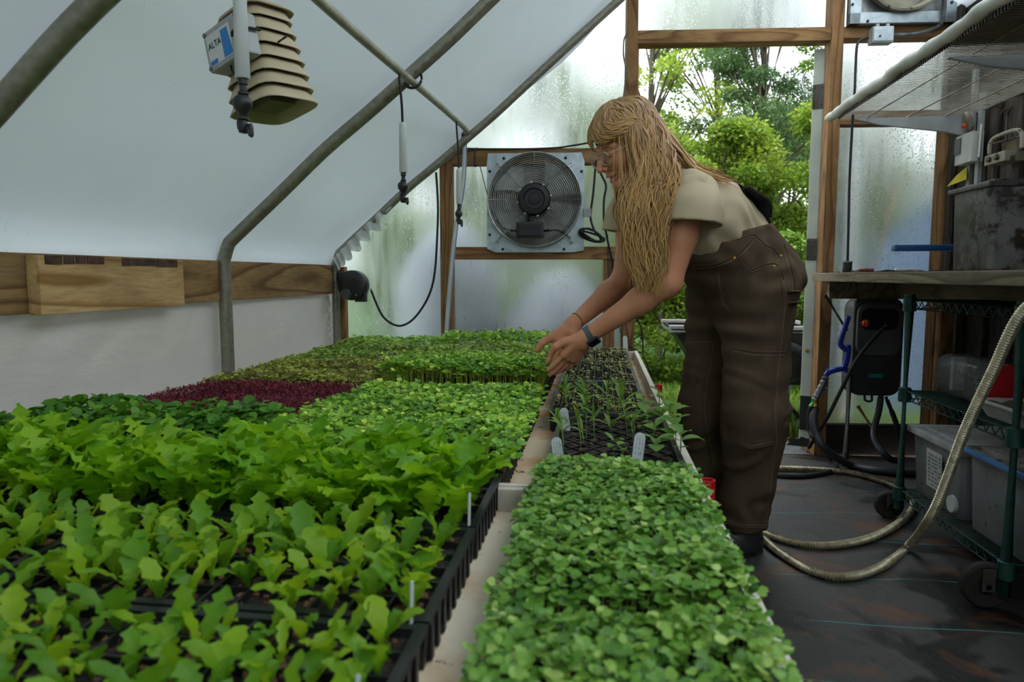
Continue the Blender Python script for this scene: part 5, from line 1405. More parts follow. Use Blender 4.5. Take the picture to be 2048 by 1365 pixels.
bu, bz = EW(1748, 81); MB().lathe([(.005, 0), (.005, .003), (.001, .004)], 8, Matrix.Translation((bu, -.064, bz)) @ Matrix.Rotation(PI/2, 4, 'X')).build('screw', M['graphite'], SB)
for sx in (.02, .07): MB().bbox((b0[0] + sx, -.05, b1[1]), (b0[0] + sx + .015, -.03, b1[1] + .015), .002).build('lug', M['box_grey'], SB)
def ribbed(path, r, step=.006, amp=.16, n=8):
    P = [Vector(p) for p in path]; out = []; acc = [0.0]
    for i in range(1, len(P)): acc.append(acc[-1] + (P[i] - P[i-1]).length)
    L = acc[-1]; m = int(L / (step / 2)); j = 0
    for k in range(m + 1):
        s = L * k / m
        while j < len(P) - 2 and acc[j+1] < s: j += 1
        t = (s - acc[j]) / max(1e-9, acc[j+1] - acc[j]); out.append(P[j].lerp(P[j+1], t))
    return out, [r * (1 + amp * (1 if k % 2 else -1)) for k in range(m + 1)]
q, rs = ribbed(smooth_path([ewp(1777, 69, -.03), ewp(1800, 70, -.03), ewp(1840, 66, -.03), ewp(1880, 50, -.05), ewp(1888, 20, -.06), ewp(1890, -12, -.06)], 8), .010, .007)
MB().tube(q, rs, 8).build('flexible_conduit', M['alu'], label='ribbed metal conduit running from the electrical box to the vent fan', cat='conduit')

# hanging cord with a socket end
P = [atY(1736, 76, 3.66), atY(1722, 80, 3.64), atY(1714, 92, 3.62), atY(1711, 140, 3.60), atY(1709, 188, 3.58), atY(1704, 260, 3.57), atY(1699, 360, 3.56), atY(1697, 450, 3.55), atY(1695, 524, 3.54)]
CD = empty('hanging_lead', (P[-1].x, 3.54, .985), 0, 'black cord hanging from the electrical box with a socket on the bench', 'cable', 'cables')
MB().tube([v - Vector((P[-1].x, 3.54, .985)) for v in smooth_path(P, 6)], .0062, 8).build('flex', M['rubber'], CD)
MB().lathe([(.0215, .0), (.023, .004), (.021, .03), (.022, .052), (.017, .056), (.006, .057)], 18).build('socket', M['graphite'], CD)
MB().lathe([(.0225, .050), (.0228, .053), (.0225, .056)], 18).build('socket_collar', M['alu'], CD)

# ================================================================== bench
BN = empty('work_bench', (0, 0, 0), 0, 'weathered plank bench with split front edge below the wire shelf', 'bench')
BZ = .985
ys_ = atX(1709, 555, 1.08).y
for (x0, x1, ya, yb) in ((1.08, 1.225, ys_ + .004, 3.69), (1.078, 1.225, 1.35, ys_ - .004), (1.23, 1.40, 1.35, 3.72), (1.405, 1.58, 1.35, 3.74), (1.585, 1.76, 1.35, 3.74)):
    MB().bbox((x0, ya, BZ - .042), (x1, yb, BZ), .005).build('plank', M['bench'], BN)
for (x, y) in ((1.13, 1.45), (1.70, 1.45), (1.70, 3.66)): MB().bbox((x, y, 0), (x + .06, y + .06, BZ - .042), .004).build('leg', M['timber_z'], BN)
MB().bbox((1.14, 3.60, BZ - .13), (1.74, 3.64, BZ - .042), .004).build('batten', M['bench'], BN)
MB().bbox((1.45, 1.5, BZ - .12), (1.49, 3.6, BZ - .042), .004).build('stringer', M['bench'], BN)
rr = random.Random(8); mb = MB()
for i in range(260):
    x, y, s = rr.uniform(1.085, 1.3), rr.uniform(2.5, 3.6), rr.uniform(.0015, .005)
    mb.box((x - s, y - s, BZ), (x + s, y + s, BZ + s))
mb.build('bench_crumbs', M['soil'], label='spilled soil crumbs on the bench edge', cat='soil crumbs', kind='stuff')

# ---- bin on the bench
def open_box(w, d, h, t=.003, taper=.04, r=.02):
    """thin-walled tapered box with rounded corners, base at z=0, centred"""
    mb = MB()
    def ring(sx, sy, z, rad):
        out = []
        for cx, cy, a0 in ((1, 1, 0), (-1, 1, PI/2), (-1, -1, PI), (1, -1, 1.5*PI)):
            for k in range(4):
                a = a0 + k*PI/6; out.append((cx*(sx/2 - rad) + rad*math.cos(a), cy*(sy/2 - rad) + rad*math.sin(a), z))
        return out
    R = [ring(w*(1-taper) - .01, d*(1-taper) - .01, 0, r), ring(w*(1-taper), d*(1-taper), .006, r), ring(w, d, h, r), ring(w - 2*t, d - 2*t, h, r), ring(w*(1-taper) - 2*t, d*(1-taper) - 2*t, .006 + t, r)]
    V = sum(R, []); n = 16
    F = [(i*n+k, i*n+(k+1) % n, (i+1)*n+(k+1) % n, (i+1)*n+k) for i in range(4) for k in range(n)] + [tuple(range(n))[::-1], tuple(4*n+k for k in range(n))]
    return mb.add(V, F, True)
def lid(w, d, z, t=.014, over=.012, skirt=.014):
    mb = MB(); mb.bbox((-w/2 - over, -d/2 - over, z - skirt), (w/2 + over, d/2 + over, z + .004), .006)
    mb.bbox((-w/2 + .02, -d/2 + .02, z + .003), (w/2 - .02, d/2 - .02, z + t), .005)
    return mb
bx0, bx1, by0, by1, bh = 1.275, 1.745, 2.47, 2.72, .285
B1 = empty('storage_bin', ((bx0+bx1)/2, (by0+by1)/2, BZ + .002), 0, 'mud splashed clear bin with dark lid standing on the bench', 'bin', 'storage bins')
open_box(bx1 - bx0, by1 - by0, bh).build('tub', M['bin_dirty'], B1)
lid(bx1 - bx0, by1 - by0, bh + .006).build('lid', M['lid_dark'], B1)
cc = ((bx0+bx1)/2, (by0+by1)/2)
for k, (x, y, z, r, m, lab) in enumerate(((1.39, 2.60, .065, (.075, .07, .085), 'clay', 'crumpled brown paper in the bench bin at the corner'), (1.53, 2.58, .11, (.085, .08, .145), 'clay', 'large crumpled brown paper in the bench bin middle'),
        (1.445, 2.52, .050, (.055, .035, .062), 'foam', 'white plastic bag in the bench bin front'), (1.655, 2.60, .075, (.05, .07, .095), 'foam', 'pale block in the bench bin end'))):
    lump('bin_filling', (x, y, BZ + .010 + z*.98), r, M[m], 20 + k, label=lab, cat='packing', group='things inside the bench bin')
bl_ = lid(.05, .03, .03).build('small_tub', mat('green_tub', S(40, 104, 84), None, .5), label='small green tub in the bench bin beside the white bag', cat='tub', group='things inside the bench bin'); bl_.location = (1.545, 2.497, BZ + .028)
# ---- bench tools
T1 = empty('screwdriver', (0, 0, 0), 0, 'small tool with maroon handle lying on the bench end', 'tool')
a, b = atY(1748, 538, 3.42), atY(1703, 541, 3.42); zt_ = BZ + .011
MB().lathe([(.001, 0), (.010, .003), (.011, .03), (.009, .05), (.010, .062), (.005, .068)], 12, Matrix.Translation((a.x, 3.42, zt_)) @ Matrix.Rotation(-PI/2, 4, 'Y')).build('handle', M['maroon'], T1)
MB().tube([(a.x - .068, 3.42, zt_), (b.x, 3.42, BZ + .006)], .005, 8).build('shank', M['hinge'], T1)
T2 = empty('harvest_knife', (0, 0, 0), 0, 'knife with white handle and dark blade lying on the bench', 'knife')
a, b, c = atY(1758, 543, 3.2), atY(1790, 542, 3.2), atY(1836, 541, 3.2)
MB().bbox((b.x, 3.19, BZ + .001), (c.x, 3.21, BZ + .017), .005).build('handle', M['pvc'], T2)
MB().prism([(a.x, .001), (b.x, .001), (b.x, .010), (a.x + .03, .012), (a.x, .006)], 3.198, 3.202, Matrix(((1,0,0,0),(0,0,1,0),(0,1,0,BZ),(0,0,0,1)))).build('blade', M['graphite'], T2)
DP = empty('dustpan', (1.50, 2.98, BZ), 0, 'bright blue handled scoop poking out behind the bench bin', 'scoop')
a, b = atY(1786, 497, 2.98), atY(1840, 497, 2.98)
hz_ = a.z - BZ
MB().bbox((a.x - 1.50, -.018, hz_ - .012), (.02, .018, hz_ + .014), .008).build('handle', M['blue_tool'], DP)
MB().add([(.0, -.08, 0), (.2, -.08, 0), (.2, .08, 0), (0, .08, 0), (.0, -.05, .13), (.2, -.08, .13), (.2, .08, .13), (0, .05, .13)], [(3,2,1,0), (0,1,5,4), (1,2,6,5), (2,3,7,6), (3,0,4,7)]).build('pan', M['blue_tool'], DP)

# ================================================================== things hung on the board wall
def wallp(x, y, X): return atX(x, y, X)
MT = empty('timer_box', (0, 0, 0), 0, 'pale timer box with small window and open flap hung on the wall', 'electrical box')
p0, p1 = wallp(1908, 333, 1.70), wallp(1944, 262, 1.70)
ya, yb = sorted((p0.y, p1.y)); za, zb = p0.z, p1.z
MB().bbox((1.70, ya, za), (1.755, yb, zb), .006).build('case', M['foam'], MT)
w0, w1 = wallp(1914, 310, 1.699), wallp(1923, 276, 1.699)
MB().bbox((1.694, min(w0.y, w1.y) + .0, w0.z), (1.7005, max(w0.y, w1.y) + .02, w1.z), .002).build('window', M['dark_glass'], MT)
MB().bbox((-.004, -.05, 0), (.004, .05, zb - za + .03), .002, MX((1.715, ya - .045, za - .012), 0, 0, -.5) @ Matrix.Rotation(-.35, 4, 'X')).build('flap', M['foam'], MT)
MB().bbox((1.750, ya + .03, za - .10), (1.768, ya + .06, zb + .18), .002).build('mount_strip', M['bracket'], MT)
pl = wallp(1936, 252, 1.72)
MB().lathe([(.001, -.014), (.03, -.012), (.034, 0), (.03, .012), (.001, .014)], 20, Matrix.Translation((1.72, pl.y, pl.z + .02)) @ Matrix.Rotation(.5, 4, 'X') @ Matrix.Rotation(1.2, 4, 'Y') @ Matrix.Scale(1.5, 4, (1, 0, 0))).build('dial', M['dusty'], MT)
pw = wallp(1926, 255, 1.70)
MB().lathe([(.003, 0), (.009, .004), (.010, .018), (.004, .024)], 8, Matrix.Translation((1.70, pw.y, pw.z)) @ Matrix.Rotation(1.1, 4, 'X')).build('wire_nut', M['orange'], MT)
HL = empty('work_lamp', (0, 0, 0), 0, 'dusty work lamp with arched wire handle and two knobs hung on the wall', 'lamp')
q0, q1 = wallp(1970, 333, 1.68), wallp(2012, 300, 1.68); ya, yb = sorted((q0.y, q1.y)); 
MB().bbox((1.675, ya, q0.z), (1.76, yb, q1.z), .006).build('body', M['dusty'], HL)
h0, h1 = wallp(1980, 300, 1.69), wallp(2028, 258, 1.69)
MB().tube(smooth_path([(1.69, yb - .01, q1.z), (1.69, yb - .01, h1.z - .03), (1.70, yb - .03, h1.z - .005), (1.71, ya + .0, h1.z), (1.72, ya - .03, h1.z - .02), (1.72, ya - .04, q1.z)], 6), .009, 8).build('handle', M['dusty'], HL)
MB().tube([(1.70, yb - .02, (q1.z + h1.z)/2 + .01), (1.72, ya - .03, (q1.z + h1.z)/2 + .01)], .005, 6).build('cross_bar', M['dusty'], HL)
MB().bbox((1.735, ya - .02, q1.z), (1.75, yb - .015, h1.z - .03), .003).build('reflector', mat('rusty_reflector', S(112, 104, 70), S(70, 60, 44), .6, .3, scale=16), HL)
for k in (.3, .68):
    MB().lathe([(.012, 0), (.012, .012), (.004, .016)], 10, Matrix.Translation((1.675, yb + (ya - yb)*k, (q0.z + q1.z)/2)) @ Matrix.Rotation(-PI/2, 4, 'Y')).build('knob', M['hinge'], HL)
MB().tube(smooth_path([wallp(2012, 298, 1.765), wallp(2013, 250, 1.765), wallp(2016, 225, 1.765), wallp(2024, 215, 1.765), wallp(2008, 220, 1.765), wallp(2002, 228, 1.765)], 5), .005, 6).build('hanging_flex', M['hinge'], label='old looped flex hanging above the work lamp', cat='cable', group='cables')
yc = [wallp(1893, 374, 1.72), wallp(1932, 359, 1.73), wallp(1934, 333, 1.75), wallp(1912, 352, 1.74)]
MB().add([tuple(v) for v in yc] + [tuple(v + Vector((.004, 0, 0))) for v in yc], [(0,1,2,3), (7,6,5,4), (0,4,5,1), (1,5,6,2), (2,6,7,3), (3,7,4,0)]).build('sticky_trap', M['yellow'], label='yellow sticky card curling above the bench bin', cat='card')
pb = EW(1899, 258); o = MB().bbox((-.012, -.006, -.035), (.012, 0, .035), .002).tube([(0, -.0065, .016), (0, -.0075, .016)], .005, 8).tube([(0, -.0065, -.014), (0, -.0075, -.014)], .005, 8).build('metal_strap', M['alu'], label='small two-hole metal strap on the stud', cat='strap'); o.location = ewp(1899, 258, -.001); o.rotation_euler = (0, 0, EW_A)

# ================================================================== green wire rack on wheels
RX0, RX1, RY0, RY1 = 1.175, 1.61, 2.07, 2.78
RK = empty('wire_rack', (0, 0, 0), 0, 'dark green wire shelving rack on wheels under the bench', 'rack')
for x in (RX0, RX1):
    for y in (RY0, RY1):
        lo = .045 if y == RY0 else .06
        P = MB().tube([(x, y, lo), (x, y, .90)], .0185, 14).build('post', M['green_epoxy'], RK)
        for k in range(0): pass
        for z in (.87, .52, .13):
            MB().lathe([(.0215, z - .035), (.0235, z - .033), (.0225, z + .018), (.0195, z + .020)], 14, MX((x, y, 0))).build('collar', M['green_epoxy'], P)
        wx, wy, wr_ = (x - .012, y + (.06 if y == RY1 else -.0), .055) if x == RX0 else (x, y, .055)
        if x == RX0 and y == RY0: wx, wy, wr_ = x - .045, y + .015, .068
        w = MB().lathe([(wr_*.45, -.014), (wr_*.9, -.016), (wr_, -.010), (wr_, .010), (wr_*.9, .016), (wr_*.45, .014), (wr_*.4, .006), (.001, .006)], 28, Matrix.Translation((wx, wy, wr_)) @ Matrix.Rotation(PI/2 + .0, 4, 'X') @ Matrix.Rotation(.0, 4, 'Y')).build('caster_wheel', mat('muddy_caster', S(46, 38, 30), S(30, 26, 22), .85, scale=20, bmp=.4, speck=(S(88, 70, 48), 24, .62)), RK)
        MB().tube([(wx, wy - .022, wr_), (wx, wy + .022, wr_)], .008, 8).build('axle_bolt', M['hinge'], w)
        MB().bbox((wx - .018, wy - .022, wr_*.8), (wx + .018, wy - .018, wr_ + .055), .002).build('fork', M['hinge'], w)
for z in (.87, .52, .13):
    sf = MB().tube([(RX0, RY0, z + .008), (RX0, RY1, z + .008)], .0036, 6).build('shelf_frame', M['green_epoxy'], RK)
    segs = [((RX0, RY0), (RX0, RY1)), ((RX0, RY0), (RX1, RY0)), ((RX1, RY0), (RX1, RY1)), ((RX0, RY1), (RX1, RY1))]
    for i, (a, b) in enumerate(segs):
        for dz in ((-.024,) if i == 0 else (.008, -.024)): MB().tube([(a[0], a[1], z + dz), (b[0], b[1], z + dz)], .0032, 6).build('side_rod', M['green_epoxy'], sf)
        L = math.hypot(b[0]-a[0], b[1]-a[1]); n = int(L / .024)
        if i in (0, 1, 3):
            MB().tube([(a[0] + (b[0]-a[0])*k/n, a[1] + (b[1]-a[1])*k/n, z + (.006 if k % 2 else -.022)) for k in range(n + 1)], .0022, 5).build('truss_wire', M['green_epoxy'], sf)
    mb = MB(); y = RY0 + .02
    while y < RY1: mb.tube([(RX0, y, z + .010), (RX1, y, z + .010)], .0018, 4); y += .022
    for x in (RX0 + .14, RX0 + .29): mb.tube([(x, RY0, z + .006), (x, RY1, z + .006)], .003, 5)
    mb.build('deck_wires', M['green_epoxy'], sf, kind='stuff')
# ---- on the bottom shelf
Z0 = .13 + .013
p0 = atZ(1808, 965, Z0); p1 = atZ(1944, 1024, Z0)
w_, d_ = .36, .37
B2 = empty('storage_bin', (1.205 + w_/2, 2.40 + d_/2, Z0), 0, 'cloudy bin with white lid and printed label on the bottom rack shelf', 'bin', 'storage bins')
open_box(w_, d_, .245, taper=.08).build('tub', M['bin'], B2)
lid(w_, d_, .25, .012, .014, .022).build('lid', mat('frosted_lid', S(186, 188, 188), S(150, 148, 142), .45, scale=8, speck=(S(60, 48, 38), 50, .62)), B2)
B2c = (1.205 + w_/2, 2.40 + d_/2)
lump('red_packet', (1.295, 2.62, Z0 + .155), (.08, .10, .085), mat('red_packet', S(150, 40, 34), S(110, 30, 28), .6, scale=6), 41, label='red packet showing through the cloudy rack bin', cat='packet', group='things inside the rack bin')
lump('kraft_packet', (1.325, 2.55, Z0 + .065), (.10, .11, .065), M['clay'], 42, label='brown packet low inside the cloudy rack bin', cat='packet', group='things inside the rack bin')
lb_ = MB().add([(-.0006, -.095, .06), (-.0006, .02, .06), (-.0006, .02, .20), (-.0006, -.095, .20)], [(3, 2, 1, 0)]).build('paper_label', M['foam'], B2); lb_.location = (-w_/2*.955 - .0045, .03, -.0); lb_.rotation_euler = (0, -.045, 0)
mb = MB(); rr = random.Random(4)
for r_ in range(9):
    for c_ in range(4):
        if rr.random() < .85:
            y = -.086 + c_*.026; z = .07 + r_*.0135
            mb.box((-.0016, y, z), (-.0008, y + rr.uniform(.010, .022), z + .006))
mb.build('label_print', M['pencil'], lb_, kind='stuff')
MB().lathe([(.001, .002), (.029, .002), (.030, -.004), (.030, -.016)], 24, Matrix.Translation((-w_/2*.93 - .009, -d_/2 + .06, .045)) @ Matrix.Rotation(-PI/2, 4, 'Y')).build('round_cap', M['pvc'], B2)
B3 = empty('storage_bin', (1.205 + .18, 2.375 - .22, Z0), 0, 'grey cloudy bin with blue handled lid on the bottom rack shelf', 'bin', 'storage bins')
open_box(.35, .43, .262, taper=.06).build('tub', M['bin'], B3)
lid(.35, .43, .267, .012, .010, .016).build('lid', M['lid_dirty'], B3)
MB().bbox((-.196, -.17, .252), (-.178, .205, .268), .004).build('blue_grip', M['blue_strap'], B3)
lump('grey_packing', (1.385, 2.155, Z0 + .11), (.13, .17, .12), M['foam'], 43, label='pale packing filling the blue handled rack bin', cat='packing')
# ---- on the middle shelf
Z1 = .52 + .013
JR = empty('jar', (1.315, 2.36, Z1 + .077), 0, 'scuffed clear jug lying on its side with a big red lid', 'jar')
def rsq(s, y):
    out = []
    for k in range(28):
        t = 2*PI*k/28; c, sn = math.cos(t), math.sin(t); q = (abs(c)**4 + abs(sn)**4) ** (-1/4); out.append((c*q*s, y, sn*q*s))
    return out
prof = [(.055, .34), (.072, .335), (.076, .32), (.076, .10), (.070, .06), (.060, .03), (.058, .0)]
V = sum([rsq(s, y) for s, y in prof], []); n = 28
F = [(i*n+k, i*n+(k+1) % n, (i+1)*n+(k+1) % n, (i+1)*n+k) for i in range(len(prof)-1) for k in range(n)] + [tuple(range(n))]
MB().add(V, F, True).build('jug_body', M['jar'], JR)
MB().lathe([(.068, -.02), (.074, -.018), (.076, .012), (.073, .018), (.066, .019), (.001, .017)], 36, Matrix.Rotation(PI/2, 4, 'X')).build('red_lid', M['red'], JR)
MB().bbox((-.02, .318, -.062), (.02, .341, .062), .003).build('white_label', M['foam'], JR)
FT = empty('foam_tray', (1.36, 2.10, Z1), 0, 'white foam tray of mossy soil on the middle rack shelf', 'tray')
V = []
for (sx, sy, z) in ((.30, .36, 0), (.345, .405, .045), (.36, .42, .047), (.36, .42, .053), (.335, .395, .053), (.30, .36, .036)):
    V += [(-sx/2, -sy/2, z), (sx/2, -sy/2, z), (sx/2, sy/2, z), (-sx/2, sy/2, z)]
F = [(3,2,1,0)] + [(i*4+k, i*4+(k+1) % 4, i*4+4+(k+1) % 4, i*4+4+k) for i in range(5) for k in range(4)]
MB().add(V, F).build('shell', M['foam'], FT)
rr = random.Random(6); V = []
for j in range(13):
    for i in range(13): V.append((-.16 + .32*i/12, -.19 + .38*j/12, .040 + rr.uniform(0, .012)))
link('soil', np_mesh('soil', np.array(V), np.array([(j*13+i, j*13+i+1, (j+1)*13+i+1, (j+1)*13+i) for j in range(12) for i in range(12)]), mat('mossy_soil', S(60, 46, 34), S(96, 98, 44), .95, scale=14, lo=.45, hi=.7, bmp=.6)), FT)

# ================================================================== wall-hung pressure washer, hose holder, hoses
YW = 3.60
def wp(x, y, Y=YW): return atY(x, y, Y)
a, b = wp(1698, 792), wp(1813, 597)
PW = empty('pressure_washer', ((a.x+b.x)/2, YW, a.z), 0, 'dark grey wall-hung washer unit with orange knob and teal badge', 'washer')
w2, hh_ = (b.x - a.x)/2, b.z - a.z
def rrect(w, h, r, n=6, z0=0):
    out = []
    for cx, cz, a0 in ((w - r, h - r, 0), (-w + r, h - r, PI/2), (-w + r, r, PI), (w - r, r, 1.5*PI)):
        for k in range(n + 1): t = a0 + k*PI/2/n; out.append((cx + r*math.cos(t), z0 + cz + r*math.sin(t)))
    return out
XZ = Matrix(((1,0,0,0),(0,0,1,0),(0,1,0,0),(0,0,0,1)))
def soft_slab(poly, y0, y1, bev):
    n = len(poly); cx = sum(p[0] for p in poly)/n; cz = sum(p[1] for p in poly)/n; V = []
    for s, y in ((1, y1), (1, y0 + bev), (1 - bev*1.4, y0 + bev*.3), (1 - bev*3, y0)): V += [(cx + (p[0]-cx)*s, y, cz + (p[1]-cz)*s) for p in poly]
    F = [(i*n+k, (i+1)*n+k, (i+1)*n+(k+1) % n, i*n+(k+1) % n) for i in range(3) for k in range(n)] + [tuple(3*n+k for k in range(n))[::-1], tuple(range(n))]
    return MB().add(V, F, True)
soft_slab(rrect(w2, hh_, .055), 0.0, .12, .02).build('casing', M['appliance'], PW)
soft_slab(rrect(w2*.86, hh_*.53, .05, 6, hh_*.42), -.014, .02, .012).build('front_panel', M['appliance2'], PW)
soft_slab(rrect(w2*.70, hh_*.22, .035, 6, hh_*.68), -.018, .0, .003).build('control_recess', M['graphite'], PW)
kx, kz = wp(1728, 646).x - PW.location.x, wp(1728, 646).z - PW.location.z
kn = MB().lathe([(.018, .014), (.018, .026), (.015, .034), (.001, .035)], 20, Matrix.Translation((kx, 0, kz)) @ Matrix.Rotation(PI/2, 4, 'X')).build('knob', M['orange'], PW)
MB().bbox((kx - .004, -.044, kz - .015), (kx + .004, -.03, kz + .015), .002).build('knob_bar', M['orange'], kn)
sx_, sz_ = wp(1775, 648).x - PW.location.x, wp(1775, 648).z - PW.location.z
MB().bbox((sx_ - .024, -.034, sz_ - .026), (sx_ + .024, -.012, sz_ + .026), .005).build('socket', M['black'], PW)
tx, tz = wp(1751, 752).x - PW.location.x, wp(1751, 752).z - PW.location.z
MB().bbox((tx - .036, -.006, tz - .010), (tx + .036, .0, tz + .010), .004).build('badge', M['teal'], PW)
MB().tube(smooth_path([(-.035, .04, .01), (-.035, .03, -.025), (-.005, .03, -.03), (.0, .04, .0)], 5), .006, 6).build('drain_loop', M['black'], PW)
# lead from the socket down to the doorway
MB().tube(smooth_path([wp(1772, 652, 3.50), wp(1745, 680, 3.47), wp(1712, 722, 3.44), wp(1680, 785, 3.44), wp(1655, 835, 3.46), wp(1632, 872, 3.50), wp(1618, 896, 3.55)], 8), .009, 8).build('washer_lead', M['rubber'], label='thick black lead slanting from the washer to the doorway', cat='cable', group='cables')
# holder
HB = empty('hose_holder', (0, 0, 0), 0, 'blue plastic hose holder hooked beside the washer', 'hose holder')
for nm, pts, r in (('upper_arm', [(1698, 632), (1690, 655), (1681, 684), (1684, 694), (1698, 703)], .010), ('lower_arm', [(1697, 690), (1695, 712), (1688, 735), (1672, 740), (1658, 745), (1651, 752)], .011), ('brace', [(1697, 745), (1688, 738), (1676, 740)], .010)):
    MB().tube(smooth_path([wp(x, y, 3.52) for x, y in pts], 6), r, 8, flat=1.3).build(nm, M['hose_blue'], HB)
MB().tube([wp(1656, 732, 3.52), wp(1653, 750, 3.52)], [.004, .010], 8).build('trigger_tip', M['hose_blue'], HB)
MB().tube([wp(1650, 590, 3.58), wp(1694, 662, 3.58)], .0085, 8).build('spray_wand', M['rubber'], label='black spray wand leaning against the jamb behind the blue holder', cat='wand')
MB().tube([wp(1699, 748, 3.6), wp(1692, 905, 3.6), Vector((wp(1692, 905, 3.6).x - .004, 3.6, 0))], .0155, 10).build('stake_post', mat('grey_stake', S(84, 84, 74), S(60, 60, 52), .7, scale=10), label='dull grey stake standing under the blue holder', cat='stake')
# splitter valve with coloured collars
SV = empty('hose_splitter', (0, 0, 0), 0, 'metal hose splitter with green and brass collars by the doorway', 'hose splitter')
sp_ = [wp(1652, 752, 3.5), wp(1646, 768, 3.5), wp(1637, 785, 3.5), wp(1630, 800, 3.5)]
MB().tube(smooth_path(sp_, 5), [.012 + .006*abs(math.sin(k*1.1)) for k in range(16)], 10).build('valve_body', M['alu'], SV)
MB().tube([wp(1640, 770, 3.5), wp(1653, 782, 3.5)], [.010, .014], 10).build('outlet', M['alu'], SV)
MB().tube([wp(1627, 797, 3.5), wp(1622, 813, 3.5)], .012, 10).build('green_collar', M['lime'], SV)
MB().tube([wp(1635, 800, 3.5), wp(1631, 817, 3.5)], .013, 10).build('brass_collar', M['brass'], SV)
MB().tube(smooth_path([wp(1631, 817, 3.5), wp(1626, 838, 3.48), wp(1632, 868, 3.45), wp(1652, 900, 3.42), atZ(1700, 930, .02), atZ(1760, 942, .02), atZ(1830, 946, .02), atZ(1900, 935, .02)], 8), .019, 10).build('garden_hose', M['hose_dark'], label='thick dark hose curving down from the splitter along the wall', cat='hose', group='hoses')
MB().tube(smooth_path([wp(1622, 813, 3.5), wp(1617, 835, 3.5), wp(1620, 862, 3.48), wp(1634, 885, 3.45), atZ(1664, 918, .012), atZ(1672, 935, .012), atZ(1652, 946, .012), atZ(1600, 953, .012), atZ(1545, 950, .012), atZ(1480, 940, .012)], 8), .0125, 8).build('garden_hose', M['rubber'], label='thinner black hose looping on the floor by the doorway', cat='hose', group='hoses')
MB().tube(smooth_path([wp(1762, 792, 3.6), wp(1757, 825, 3.6), wp(1748, 860, 3.6), wp(1752, 885, 3.55), wp(1775, 915, 3.5), atZ(1800, 925, .016)], 8), .0165, 8).build('drain_hose', M['hose_dark'], label='dark hose dropping from under the washer', cat='hose', group='hoses')
MB().tube([wp(1715, 812, 3.62), wp(1748, 862, 3.62), wp(1770, 897, 3.62)], .010, 8).build('wooden_stick', M['timber'], label='short brown stick leaning below the washer', cat='stick')
MB().tube(smooth_path([wp(1772, 795, 3.62), wp(1784, 825, 3.62), wp(1793, 850, 3.6), wp(1800, 880, 3.6)], 5), [.010]*5 + [.013]*6 + [.016]*5, 8).build('spray_nozzle', M['rubber'], label='black nozzle hanging beside the drain hose', cat='nozzle')
# ribbed stainless hose: falls over the rack front, loops twice over the floor
hz0 = .0150
pts = [Vector((1.50, 1.58, BZ + .016)), Vector((1.30, 1.60, BZ + .016)), Vector((1.12, 1.64, BZ + .018)), Vector((1.055, 1.68, BZ - .03)), atY(2048, 622, 1.80), atY(1985, 745, 1.93), atY(1930, 862, 2.06), atY(1888, 975, 2.18), atY(1858, 1040, 2.26), atZ(1815, 1095, .015), atZ(1760, 1135, hz0), atZ(1690, 1155, hz0), atZ(1625, 1143, hz0), atZ(1560, 1106, hz0), atZ(1513, 1068, hz0 + .002),
       atZ(1470, 1040, hz0 + .002), atZ(1490, 1048, hz0), atZ(1545, 1072, hz0), atZ(1610, 1090, hz0), atZ(1680, 1090, hz0), atZ(1750, 1073, hz0), atZ(1800, 1045, hz0), atZ(1826, 1015, hz0), atZ(1815, 990, hz0), atZ(1770, 965, hz0), atZ(1700, 946, hz0), atZ(1620, 939, hz0), atZ(1540, 938, hz0), atZ(1470, 945, hz0)]
q, rs = ribbed(smooth_path(pts, 14), .0128, .0090, .17)
MB().tube(q, rs, 10).build('metal_hose', M['steel_hose'], label='ribbed stainless hose draped over the rack and looping across the floor', cat='hose', group='hoses')
